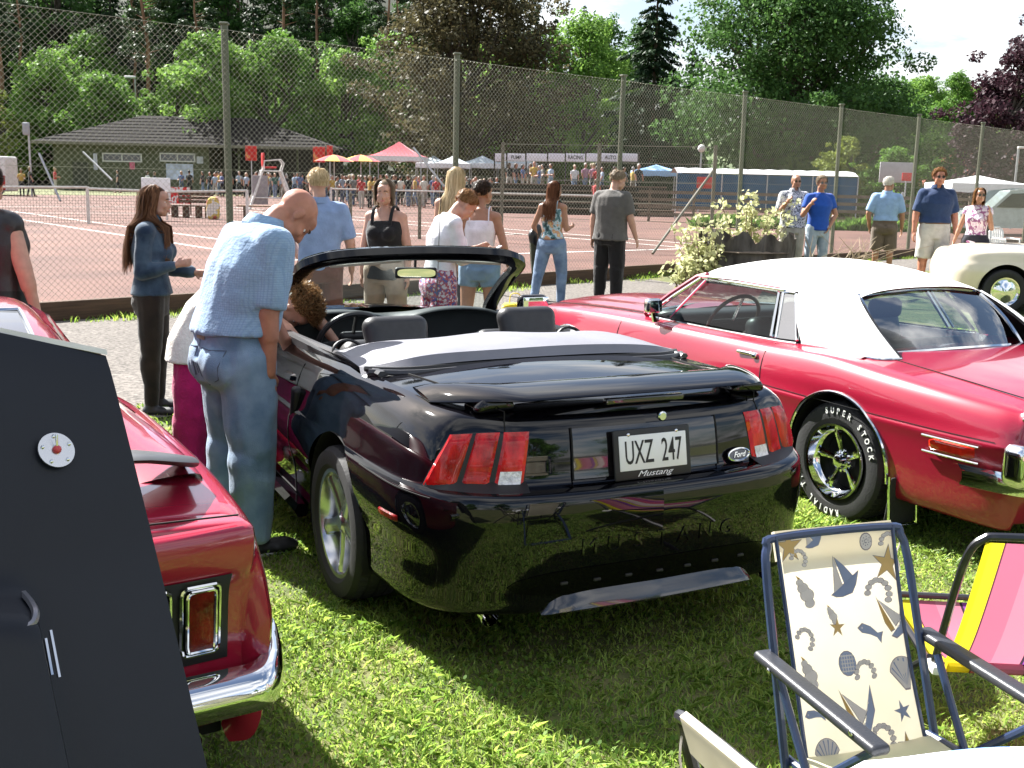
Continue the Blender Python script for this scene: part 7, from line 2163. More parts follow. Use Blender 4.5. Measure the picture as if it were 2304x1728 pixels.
# bench, sign board, banner, sack
BY = 43.0; bx = P(428, 400, BY).x
bn = thing('bench', 'brown wooden bench standing on the clay court', 'bench', (bx, BY, 0), -.1)
bw_ = pmat('bench_wood', (.085, .040, .020), rough=.7, var=.3)
for k in range(4): MB().box((0, -.2 + .13 * k, .46), (1.5, .11, .05)).obj('seat_slat', bw_, bn, smooth=False)
for sx in (-.65, -.2, .3, .68): MB().box((sx, 0, .22), (.10, .45, .44)).obj('leg', bw_, bn, smooth=False)
for k in range(3): MB().box((.1, .27, .62 + .14 * k), (1.4, .04, .11)).obj('back_slat', bw_, bn, smooth=False)
SY = 40.0
sg = thing('sign_board', 'blank white sign board facing the court', 'sign', (P(350, 400, SY).x, SY, 0))
zt, zb = P(350, 400, SY).z, P(350, 452, SY).z
MB().rbox((0, 0, (zt + zb) / 2), (P(383, 400, SY).x - P(318, 400, SY).x, .05, zt - zb), .01, 2).obj('panel', pmat('sign_white', (.85, .85, .85), rough=.5, var=.02), sg)
for sx in (-.35, .35): MB().tube([(sx, .05, 0), (sx, .05, zt - .05)], .025, 6).obj('leg', polem, sg)
bnr = thing('banner', 'red and white cloth banner tied beside the bench', 'banner', (P(402, 400, 46).x, 46, 0))
zt, zb = P(402, 421, 46).z, P(402, 458, 46).z
MB().grid([[(-.45 + .1 * i, .03 * sin(i * 1.9), zt - (zt - max(.02, zb)) * j / 4) for i in range(10)] for j in range(5)]).obj('cloth', blotch('banner_print', [(.55, .02, .025), (.60, .025, .03), (.7, .66, .64), (.55, .02, .02)], 3.2), bnr)
for sx in (-.45, .45): MB().tube([(sx, .04, 0), (sx, .04, zt)], .03, 6).obj('post', bw_, bnr)
sk = MB(); sk.rbox((0, 0, .42), (.50, .35, .85), .14, 5, fn=lambda p: (p[0] * (1 - .3 * sstep(.1, .42, p[2])) + .02 * sin(p[2] * 20), p[1], p[2]))
o = sk.obj('litter_sack', blotch('sack_print', [(.70, .68, .62), (.72, .70, .66), (.65, .48, .10), (.5, .12, .08)], 3.0), None, label='white and yellow litter sack standing by the bench', category='sack'); o.location = (P(478, 400, 42).x, 42, 0)
bt2 = thing('bench', 'narrow plank bench low on the court behind the bald man', 'bench', (P(600, 400, 45).x, 45, 0), .05)
MB().box((0, 0, .45), (2.4, .3, .06)).obj('seat_slat', pmat('plank_pale', (.30, .19, .12), rough=.8), bt2, smooth=False)
for sx in (-.9, .9): MB().box((sx, 0, .21), (.08, .26, .42)).obj('leg', bw_, bt2, smooth=False)

# tents, parasols, stalls
def tent(name, lab, xc, yc, Y, w_, d_, ze, zp, top, val, group=None):
 t = thing(name, lab, 'tent', (xc, Y, 0), R.uniform(-.08, .08), group)
 r_ = MB(); n = 10
 rows = []
 cs = [(-w_ / 2, -d_ / 2), (w_ / 2, -d_ / 2), (w_ / 2, d_ / 2), (-w_ / 2, d_ / 2)]
 pts = []
 for i in range(4):
  a, b_ = cs[i], cs[(i + 1) % 4]
  for k in range(5): pts.append((a[0] + (b_[0] - a[0]) * k / 5, a[1] + (b_[1] - a[1]) * k / 5))
 for v in np.linspace(0, 1, 6):
  rows.append([(x * (1 - v), y * (1 - v), ze + (zp - ze) * (v ** 1.35)) for x, y in pts])
 r_.grid(rows, closed=True); r_.obj('canopy', top, t, angle=30)
 v_ = MB(); v_.grid([[(x * 1.003, y * 1.003, ze - .32 - .05 * (i % 2)) for i, (x, y) in enumerate(pts)], [(x, y, ze) for x, y in pts]], closed=True); v_.obj('valance', val, t)
 for x, y in cs: MB().tube([(x * .97, y * .97, 0), (x * .97, y * .97, ze)], .035, 6).obj('pole', polem, t)
 return t
redc = fabric('tent_red', (.42, .035, .06)); whitec = fabric('tent_white', (.74, .74, .74), var=.04); bluec = fabric('tent_blue', (.06, .22, .48)); yelc = fabric('parasol_yellow', (.68, .44, .05)); 
TY = 78.0
tent('market_tent', 'market tent with pink red peaked roof and white valance', P(898, 400, TY).x, 0, TY, 3.6, 3.6, P(898, 352, TY).z, P(902, 325, TY).z + .2, redc, whitec)
for (xa, Y_, w_, lab) in ((1020, 82, 2.6, 'white market tent right of the red peaked tent'), (1085, 84, 3.2, 'white market tent in the middle of the far stalls'), (1165, 86, 3.2, 'white market tent left of the banner boards'), (975, 86, 2.6, 'low white awning behind the leaning pole')):
 tent('market_tent', lab, P(xa, 400, Y_).x, 0, Y_, w_, 3.0, P(xa, 368, Y_).z, P(xa, 350, Y_).z, fabric('awning_grey', (.50, .55, .58)), whitec, 'white market tents')
tent('market_tent', 'light blue market tent left of the long blue stall', P(1475, 400, 74).x, 0, 74, 3.0, 3.0, P(1475, 384, 74).z, P(1470, 370, 74).z, fabric('tent_lightblue', (.22, .42, .70)), fabric('tent_lightblue2', (.3, .5, .72)))
tent('market_tent', 'white gazebo beside the pale van at right', P(2200, 400, 46).x, 0, 46, 3.2, 3.0, P(2200, 413, 46).z, P(2195, 394, 46).z, whitec, whitec)
def parasol(xc, Y, lab, r_=1.25):
 t = thing('parasol', lab, 'parasol', (P(xc, 400, Y).x, Y, 0), R.uniform(0, 1), 'yellow and red parasols')
 zt, ze = P(xc, 348, Y).z, P(xc, 363, Y).z
 for k in range(8):
  a0, a1 = 2 * pi * k / 8, 2 * pi * (k + 1) / 8
  rows = [[(r_ * v * cos(a), r_ * v * sin(a), zt + (ze - zt) * v ** 1.5) for v in np.linspace(0, 1, 5)] for a in np.linspace(a0, a1, 3)]
  MB().grid(rows).obj('panel', yelc if k % 2 else fabric('parasol_red', (.55, .03, .05)), t)
 MB().tube([(0, 0, 0), (0, 0, zt)], .03, 6).obj('pole', whitep, t)
parasol(752, 70, 'yellow and red parasol left of the peaked tent'); parasol(812, 72, 'yellow and red parasol close beside the peaked tent')
for (xa, ya, Y_, lab) in ((718, 348, 74, 'red pennant board hung under the clubhouse eave'), (742, 345, 76, 'narrow red pennant board beside the parasol'), (565, 345, 78, 'red pennant board above the kiosk crowd')):
 p = P(xa, ya, Y_); o = thing('pennant_board', lab, 'sign', (p.x, Y_, 0)); MB().rbox((0, 0, p.z), (.8 if xa < 740 else .4, .05, 1.0), .02, 2).obj('panel', blotch('pennant_red', [(.5, .03, .03), (.55, .04, .03), (.65, .3, .1)], 2.0), o); MB().tube([(0, .05, 0), (0, .05, p.z)], .04, 6).obj('pole', polem, o)
# banner boards on a rail
bd = thing('banner_board', 'row of white sponsor boards on dark posts behind the far stands', 'boards', (0, 66, 0))
inkb = pmat('board_ink', (.03, .03, .035), rough=.7)
xs_ = [1112, 1140, 1183, 1232, 1272, 1318, 1352, 1395, 1436]
bwm = pmat('board_white', (.72, .70, .76), rough=.6, var=.03)
for i in range(8):
 a, b_ = P(xs_[i] + 2, 346, 66), P(xs_[i + 1] - 2, 363, 66)
 pb_ = MB().rbox(((a.x + b_.x) / 2, 0, (P(xs_[i], 345, 66).z + P(xs_[i], 363, 66).z) / 2), (b_.x - a.x, .05, .46), .01, 2).obj('board', bwm, bd)
 txt = {1: 'PUMP', 4: 'RACING', 6: 'AUTO'}.get(i)
 if txt: text_mesh('lettering', txt, .30, inkb, pb_, ((a.x + b_.x) / 2, -.03, (P(xs_[i], 345, 66).z + P(xs_[i], 363, 66).z) / 2), (1, 0, 0), (0, 0, 1), .003, .8, bold=.006)
for x_ in xs_: MB().tube([(P(x_, 400, 66).x, .06, 0), (P(x_, 400, 66).x, .06, P(x_, 343, 66).z)], .05, 6).obj('post', pmat('stand_post', (.05, .045, .04), rough=.8), bd)
# terraced stand of benches below the boards
std = thing('grandstand', 'weathered timber stand of bench rows in front of the sponsor boards', 'grandstand', (P(1290, 400, 60).x, 60, 0))
stm = pmat('stand_timber', (.16, .115, .085), rough=.85, var=.3)
for k in range(5):
 MB().box((0, -1.6 + .85 * k, .32 + .30 * k), (10.5, .35, .07)).obj('bench_row', stm, std, smooth=False)
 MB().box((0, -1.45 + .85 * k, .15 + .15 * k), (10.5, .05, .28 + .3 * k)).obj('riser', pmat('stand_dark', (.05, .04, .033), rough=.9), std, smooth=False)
# long blue stall with white scalloped roof
st = thing('market_stall', 'long blue sided stall with a white scalloped roof', 'stall', (P(1715, 400, 56).x, 56, 0))
wl = P(1915, 400, 56).x - P(1515, 400, 56).x; ze_ = P(1715, 393, 56).z; zp_ = P(1715, 381, 56).z
n = 12
for k in range(n):
 xa = -wl / 2 + wl * k / n; xb = xa + wl / n
 rows = [[(xa + (xb - xa) * i / 6, -1.2 + 2.4 * j / 4, ze_ + (zp_ - ze_) * sin(pi * j / 4) ** .7 * (.88 + .12 * sin(pi * i / 6))) for j in range(5)] for i in range(7)]
 MB().grid(rows).obj('roof_bay', fabric('stall_roof', (.45, .46, .48)), st)
 MB().box(((xa + xb) / 2, -1.15, ze_ / 2 + .25), (wl / n - .004, .05, ze_ - .6)).obj('side_panel', fabric('stall_blue', (.020, .08, .17), var=.2, vscale=3), st, smooth=False)
for k in range(0, n + 1, 3): MB().tube([(-wl / 2 + wl * k / n, -1.2, 0), (-wl / 2 + wl * k / n, -1.2, ze_)], .03, 6).obj('pole', polem, st)
MB().rbox((P(1583, 400, 55).x - P(1715, 400, 56).x, -1.35, P(1583, 411, 55).z), (.75, .04, .55), .01, 2).obj('sign', redpl, st)
text_mesh('lettering', '1 ==', .30, whitep, st, (P(1583, 400, 55).x - P(1715, 400, 56).x, -1.38, P(1583, 413, 55).z), (1, 0, 0), (0, 0, 1), .003, .8, bold=.01) if False else None
# dark timber rails in front of the stall
rl = thing('rail_fence', 'dark timber rail fence below the blue stall', 'fence', (P(1820, 400, 50).x, 50, 0), -.12)
for k in range(4): MB().box((0, 0, .35 + .33 * k), (15, .06, .14)).obj('rail', stm, rl, smooth=False)
for k in range(8): MB().box((-7 + 2 * k, .06, .75), (.12, .10, 1.5)).obj('post', stm, rl, smooth=False)
hd = blades('low_hedge', 9000, (P(1560, 400, 47).x, P(2180, 400, 47).x, 45.5, 47.5), .25, .55, .10, LEAF['mid'], 33)
hd['kind'] = 'stuff'; hd['label'] = 'low green hedge at the far edge of the court'; hd['category'] = 'hedge'
bs = MB().rbox((P(2015, 400, 52).x, 52, P(2015, 388, 52).z), (P(2052, 400, 52).x - P(1978, 400, 52).x, .06, .92), .01, 2).obj('notice_board', pmat('board_grey', (.42, .40, .42), rough=.6, var=.08), None, label='pale grey notice board behind the white haired man', category='board')
MB().tube([(P(2000, 400, 52).x, 52.06, 0), (P(2000, 400, 52).x, 52.06, 1.6)], .05, 6).obj('post', polem, bs); MB().tube([(P(2035, 400, 52).x, 52.06, 0), (P(2035, 400, 52).x, 52.06, 1.6)], .05, 6).obj('post', polem, bs)
bs = MB().rbox((P(2040, 400, 50).x, 50, P(2040, 398, 50).z), (.42, .06, .36), .01, 2).obj('price_sign', redpl, None, label='small red sign with white mark beside the notice board', category='sign')
MB().tube([(P(2040, 400, 50).x, 50.05, 0), (P(2040, 400, 50).x, 50.05, P(2040, 398, 50).z)], .03, 6).obj('post', polem, bs)
# red and white kiosk van at the left edge
kv = thing('kiosk_van', 'red and white kiosk van at the left edge behind the court', 'van', (P(-18, 400, 72).x, 72, 0))
MB().rbox((0, 0, 1.35), (2.6, 1.9, 2.2), .12, 4).obj('body', whitep, kv); MB().rbox((0, -.97, .8), (2.55, .05, .9), .02, 2).obj('skirt_panel', redpl, kv); MB().rbox((.1, -.97, 1.75), (1.5, .06, .6), .02, 2).obj('hatch', wgm, kv)
for sx in (-.8, .8): plainwheel2 = MB().lathe([(.34, -.1), (.34, .1), (.2, .12), (0, .12)], 16, 'y', (sx, -.95, .34), rot=Matrix.Rotation(pi, 3, 'Z')).obj('wheel', pmat('tyre_far', (.02, .02, .02), rough=.8), kv)
# pale van at right
vn = thing('delivery_van', 'pale green white van parked behind the gazebo at right', 'van', (P(2290, 400, 40).x, 40, 0))
vb = MB(); rows = []
prof_ = [(-2.2, .45), (-2.25, .9), (-1.9, 1.05), (-1.2, 1.15), (-.6, 1.75), (.2, 1.85), (2.0, 1.85), (2.2, 1.7), (2.25, .5)]
for sy in (-.85, -.9, .9, .85): rows.append([(x, sy, z) for x, z in prof_])
vb.grid(rows); 
for sy in (-.9, .9): vb.add([(x, sy, z) for x, z in prof_], [tuple(range(len(prof_)))])
vpaint = pmat('van_paint', (.50, .60, .58), rough=.3, coat=.8); vb.obj('body', vpaint, vn, weld=1e-3)
MB().prism([(-1.05, 1.18), (-.55, 1.66), (.3, 1.72), (.3, 1.18)], .02, (0, -.905, 0), (1, 0, 0), (0, 0, 1)).obj('side_window', wgm, vn); MB().prism([(.42, 1.18), (.42, 1.72), (1.6, 1.72), (1.6, 1.18)], .02, (0, -.905, 0), (1, 0, 0), (0, 0, 1)).obj('side_window', wgm, vn)
for sx in (-1.45, 1.4): MB().lathe([(.32, -.1), (.32, .1), (.18, .12), (0, .12)], 20, 'y', (sx, -.88, .32), rot=Matrix.Rotation(pi, 3, 'Z')).obj('wheel', pmat('tyre_far', (.02, .02, .02), rough=.8), vn)
# white plastic chair at the right edge
pc_ = thing('plastic_chair', 'white moulded plastic garden chair at the right edge', 'chair', (P(2278, 400, 26).x, 26, 0), .5)
MB().rbox((0, 0, .43), (.48, .46, .04), .02, 4).obj('seat', whitep, pc_)
for sx in (-.21, .21):
 for sy in (-.2, .2): MB().tube([(sx, sy, .42), (sx * 1.15, sy * 1.2, 0)], [.028, .02], 6).obj('leg', whitep, pc_)
 MB().tube([(sx * 1.1, -.2, .42), (sx * 1.2, -.18, .64), (sx * 1.15, .18, .66), (sx, .24, .6)], .022, 6).obj('armrest', whitep, pc_)
for k in range(6): MB().rbox((-.19 + .076 * k, .25 + .0, .66), (.05, .02, .42), .008, 2, rot=Matrix.Rotation(-.18, 3, 'X')).obj('back_slat', whitep, pc_)
MB().tube([(-.24, .24, .45), (-.23, .29, .80), (-.12, .31, .90), (.12, .31, .90), (.23, .29, .80), (.24, .24, .45)], .024, 6).obj('back_frame', whitep, pc_)
# far houses
for (xa, Yh, w_, h_, d_, wc, rc, lab) in ((2190, 110, 9, 3.2, 7, (.35, .12, .08), (.30, .09, .06), 'low house with red tiled roof left of the purple tree'), (2120, 190, 9, 5.0, 8, (.6, .6, .58), (.3, .3, .3), 'small white house among the far trees'), (1830, 150, 8, 3.4, 7, (.5, .5, .47), (.32, .12, .08), 'small house half hidden behind the bushes')):
 X = P(xa, 400, Yh).x; hs_ = thing('far_house', lab, 'house', (X, Yh, ridgez(X, Yh)))
 MB().box((0, 0, h_ / 2), (w_, d_, h_)).obj('wall', pmat('house_%d' % xa, wc, rough=.8), hs_, smooth=False)
 rr = MB(); rr.add([(-w_ / 2 - .4, -d_ / 2 - .4, h_), (w_ / 2 + .4, -d_ / 2 - .4, h_), (w_ / 2 + .4, d_ / 2 + .4, h_), (-w_ / 2 - .4, d_ / 2 + .4, h_), (-w_ / 2, 0, h_ + 2.2), (w_ / 2, 0, h_ + 2.2)], [(0, 1, 5, 4), (2, 3, 4, 5), (1, 2, 5), (3, 0, 4)]); rr.obj('roof', pmat('roof_%d' % xa, rc, rough=.8), hs_, smooth=False)
 for k in (-.3, .3): MB().box((w_ * k, -d_ / 2 - .02, h_ * .55), (1.0, .06, 1.1)).obj('window', wgm, hs_, smooth=False)

# ------------------------------------------------------------------ the crowd by the stalls
def mini_person(pose):
 """Small standing figure in one mesh: slot 0 skin, 1 top, 2 trousers, 3 hair."""
 b = MB(); st_, arm_, fem = pose
 b.cur = 2
 for sg in (-1, 1): b.tube([(sg * .09, 0, .88), (sg * .10, st_ * sg * .12, .48), (sg * .10, st_ * sg * .2, .06)], [.085, .062, .048], 7)
 b.tube([(0, 0, .82), (0, 0, .98)], [.15, .155], 9, flat=(1, .7))
 b.cur = 1
 b.tube([(0, 0, .94), (0, 0, 1.15), (0, 0, 1.34), (0, 0, 1.44), (0, 0, 1.48)], [.15, .14 if fem else .155, .175, .14, .06], 10, flat=(1, .66))
 for sg in (-1, 1): b.tube([(sg * .17, 0, 1.41), (sg * .21, .02, 1.22)], [.06, .052], 7)
 b.cur = 0
 for sg in (-1, 1): b.tube([(sg * .21, .02, 1.24), (sg * .22, .05, 1.14), (sg * (.22 - .1 * arm_), .08 + .2 * arm_, .92 + .22 * arm_)], [.046, .042, .032], 6); b.ball((sg * (.22 - .1 * arm_), .10 + .2 * arm_, .88 + .22 * arm_), (.035, .035, .06), 6, 5)
 b.tube([(0, 0, 1.46), (0, .01, 1.56)], .055, 7); b.ball((0, .02, 1.64), (.078, .095, .115), 10, 8)
 for sg in (-1, 1): b.ball((sg * .10, st_ * sg * .2 + .05, .04), (.05, .12, .045), 7, 5)
 b.cur = 3
 b.ball((0, -.012, 1.67), (.088, .100, .108), 10, 8)
 if fem: b.tube([(0, -.06, 1.68), (0, -.09, 1.55), (0, -.085, 1.42)], [.075, .075, .04], 8, flat=(1, .6))
 return b.mesh('person', angle=60)
minis = [mini_person(p) for p in ((.3, 0, 0), (1.0, .2, 0), (.4, .8, 1), (.9, 0, 1), (.2, 1, 0))]
for me in minis:
 for k in range(4): me.materials.append(SKIN['fair'])
tops = [fabric('crowd_top%d' % i, c, bump=0) for i, c in enumerate([(.03, .03, .035), (.55, .55, .56), (.10, .14, .28), (.45, .05, .05), (.28, .36, .46), (.16, .16, .15), (.62, .60, .52), (.05, .12, .10), (.50, .34, .08), (.36, .20, .26), (.02, .02, .02), (.35, .45, .55)])]
bots = [fabric('crowd_bottom%d' % i, c, bump=0) for i, c in enumerate([(.06, .09, .15), (.02, .02, .025), (.16, .13, .10), (.14, .20, .30), (.40, .38, .34)])]
hrs = [pmat('crowd_hair%d' % i, c, rough=.6) for i, c in enumerate([(.05, .03, .02), (.10, .06, .035), (.34, .26, .15), (.015, .012, .01), (.4, .38, .35)])]
cr_ = random.Random(21)
CROWD = []
for k in range(80): CROWD.append((cr_.uniform(720, 1120), cr_.uniform(64, 80), 'crowd between the tents and parasols', 'small figure in the dense crowd below the tents and parasols'))
for k in range(34): CROWD.append((cr_.uniform(470, 740), cr_.uniform(80, 90), 'crowd at the clubhouse kiosk', 'small figure in the queue under the clubhouse roof'))
for k in range(22): CROWD.append((cr_.uniform(1110, 1440), cr_.uniform(62, 66.0), 'people on the timber stand', 'small figure among the people at the timber stand'))
SPEC = [(265, 88, 10, 1, 3, 'man in black standing below the clubhouse window'), (332, 86, 1, 1, 0, 'person in pale top walking along the clubhouse wall'), (348, 87, 0, 0, 1, 'dark haired person beside the walker at the clubhouse wall'),
  (408, 85, 2, 0, 2, 'blonde person at the poster board of the clubhouse'), (426, 85, 0, 1, 3, 'person with dark rucksack at the poster board'), (456, 84, 0, 3, 3, 'person in black right of the poster board'),
  (124, 78, 3, 4, 2, 'child in a red top near the left pole'), (48, 70, 8, 1, 2, 'person in a yellow top by the kiosk van'), (68, 70, 10, 1, 2, 'fair haired person in black by the kiosk van'), (1342, 58, 3, 3, 1, 'person in a red jacket in front of the sponsor boards'),
  (813, 60, 3, 4, 1, 'person in red in front of the crowd by the net'), (832, 61, 8, 1, 2, 'person in yellow in front of the crowd by the net')]
def mini(xp, Y, lab, grp, t_, b_, h_, z=0.0):
 o = bpy.data.objects.new('person', cr_.choice(minis)); COL.objects.link(o)
 o.location = (P(xp, 400, Y).x, Y, z); o.rotation_euler = (0, 0, cr_.uniform(0, 6.28)); s_ = cr_.uniform(.94, 1.08); o.scale = (s_, s_, s_)
 for k, m_ in enumerate((cr_.choice([SKIN['fair'], SKIN['tan'], SKIN['ruddy']]), t_, b_, h_)):
  o.material_slots[k].link = 'OBJECT'; o.material_slots[k].material = m_
 o['label'] = lab; o['category'] = 'person'
 if grp: o['group'] = grp
for xp, Y, g_, lab in CROWD: mini(xp, Y, lab, g_, cr_.choice(tops), cr_.choice(bots), cr_.choice(hrs), .9 if 'stand' in g_ else 0)
for xp, Y, a, b_, c_, lab in SPEC: mini(xp, Y, lab, None, tops[a], bots[b_], hrs[c_])
# ------------------------------------------------------------------ folding chairs, cloth, stump and small things
navy = pmat('navy_tube', (.020, .035, .085), rough=.35, coat=.4, var=.12, vscale=20)
blacktube = pmat('black_tube', (.016, .016, .020), rough=.32, coat=.4, var=.1)
blackarm = pmat('armrest_plastic', (.022, .024, .030), rough=.42, var=.12, bump=.1, bscale=200)
def canvas(name, c1, c2):
 """Printed cotton that lets some light through."""
 m = leafmat(name, c1, c2, trans=.42, rough=.85)
 for n in m.node_tree.nodes:
  if n.type == 'TEX_NOISE': n.inputs['Scale'].default_value = 9.0
  if n.type == 'HUE_SAT': n.inputs['Value'].default_value = 1.08; n.inputs['Hue'].default_value = .5
 return m
shellcloth = canvas('shell_print_cloth', (.74, .65, .48), (.84, .79, .66))
inkblue = canvas('print_blue', (.20, .25, .38), (.34, .40, .54)); inkdark = canvas('print_outline', (.20, .19, .24), (.30, .28, .30)); inkgold = canvas('print_gold', (.55, .34, .10), (.70, .50, .22)); inkpale = canvas('print_pale', (.62, .58, .55), (.74, .70, .66))
def motif(kind, put):
 """Flat printed figure: put(mat, polygon) lays a polygon given in motif units (-1..1)."""
 def outline(mat, poly, k=1.10):
  cx = sum(p[0] for p in poly) / len(poly); cy = sum(p[1] for p in poly) / len(poly)
  put(inkdark, [(cx + (x - cx) * k, cy + (y - cy) * k) for x, y in poly], 0); put(mat, poly, 1)
 if kind == 'boat':
  outline(inkblue, [(-.75, -.45), (.85, -.05), (.55, -.50), (.25, -.75), (-.25, -.72), (-.55, -.62)]); outline(inkpale, [(-.10, -.30), (-.15, .95), (-.62, -.42)]); outline(inkblue, [(.02, -.26), (-.08, .90), (.30, .35), (.55, -.12)])
 elif kind == 'boat2':
  outline(inkgold, [(-.15, -.55), (-.55, .85), (-.5, -.2), (-.35, -.6)]); outline(inkblue, [(-.35, -.75), (.15, -.45), (.85, .55), (.70, -.25), (.25, -.75), (-.15, -.90)]); outline(inkpale, [(-.45, .70), (.10, .10), (.35, -.15), (-.05, -.45)])
  for k in range(4): put(inkpale, [(.05 + .16 * k + .045 * cos(a), -.50 + .20 * k + .045 * sin(a)) for a in np.linspace(0, 6.28, 8, endpoint=False)], 2)
 elif kind in ('star', 'bluestar'):
  outline(inkgold if kind == 'star' else inkblue, [((.9 if k % 2 == 0 else .33) * sin(2 * pi * k / 10), (.9 if k % 2 == 0 else .33) * cos(2 * pi * k / 10)) for k in range(10)], 1.12)
 elif kind == 'fish':
  outline(inkblue, [(-.9, .25), (-.5, .50), (.1, .25), (.55, -.15), (.95, -.10), (.80, -.40), (.70, -.75), (.45, -.40), (0, -.20), (-.6, -.05)]); put(inkpale, [(-.62 + .07 * cos(a), .26 + .07 * sin(a)) for a in np.linspace(0, 6.28, 8, endpoint=False)], 2)
 elif kind == 'scallop':
  outline(inkpale, [(-.15, -.85)] + [(.85 * sin(a), -.05 + .85 * cos(a)) for a in np.linspace(-1.35, 1.35, 12)] + [(.15, -.85)], 1.08)
  for a in np.linspace(-1.1, 1.1, 6): put(inkblue, [(.0, -.7), (.80 * sin(a - .06), -.05 + .8 * cos(a - .06)), (.80 * sin(a + .06), -.05 + .8 * cos(a + .06))], 2)
 elif kind == 'conch':
  for k, (cx, cy, r_) in enumerate(((-.35, .6, .22), (-.15, .28, .34), (.10, -.10, .42), (.25, -.55, .30))): outline(inkpale, [(cx + r_ * cos(a) * 1.1, cy + r_ * sin(a) * .8) for a in np.linspace(0, 6.28, 12, endpoint=False)], 1.12)
  outline(inkgold, [(-.45, .75), (-.60, 1.0), (-.28, .82)])
 elif kind == 'rope':
  for k in range(9):
   a = -.6 + 3.6 * k / 8; cx, cy = .7 * cos(a), .7 * sin(a); outline(inkpale, [(cx + .17 * cos(b) * 1.2, cy + .13 * sin(b)) for b in np.linspace(0, 6.28, 8, endpoint=False)], 1.22)
 elif kind == 'spiral':
  outline(inkpale, [(.8 * cos(a), .9 * sin(a)) for a in np.linspace(0, 6.28, 14, endpoint=False)], 1.15)
  for k in range(16):
   a = k * .75; r_ = .65 - .035 * k; put(inkdark, [(r_ * cos(a) + .07 * cos(b), r_ * sin(a) + .07 * sin(b)) for b in np.linspace(0, 6.28, 6, endpoint=False)], 2)
 elif kind == 'knot':
  outline(inkblue, [(.7 * cos(a), .75 * sin(a)) for a in np.linspace(0, 6.28, 14, endpoint=False)], 1.08)
  for k in range(-2, 3):
   put(inkpale, [(-.55, .24 * k - .04), (.55, .24 * k - .04), (.55, .24 * k + .04), (-.55, .24 * k + .04)], 2); put(inkpale, [(.22 * k - .035, -.55), (.22 * k + .035, -.55), (.22 * k + .035, .55), (.22 * k - .035, .55)], 2)
LAY = [('star', .10, .05, .085), ('boat', .30, .015, .07), ('rope', .17, .115, .06), ('spiral', .76, .065, .042), ('rope', .96, .085, .07), ('star', .93, .175, .095), ('boat', .53, .22, .115), ('conch', .20, .27, .085), ('rope', .83, .31, .09), ('boat2', .93, .41, .115),
  ('conch', .41, .385, .05), ('star', .44, .44, .048), ('rope', .14, .475, .07), ('fish', .72, .475, .075), ('knot', .48, .60, .07), ('rope', .62, .655, .075), ('scallop', .94, .665, .085), ('conch', .14, .62, .08), ('boat2', .50, .80, .125), ('fish', .13, .785, .06), ('bluestar', .87, .83, .05), ('scallop', .18, .95, .08), ('rope', .66, .93, .08), ('star', .85, .97, .06)]
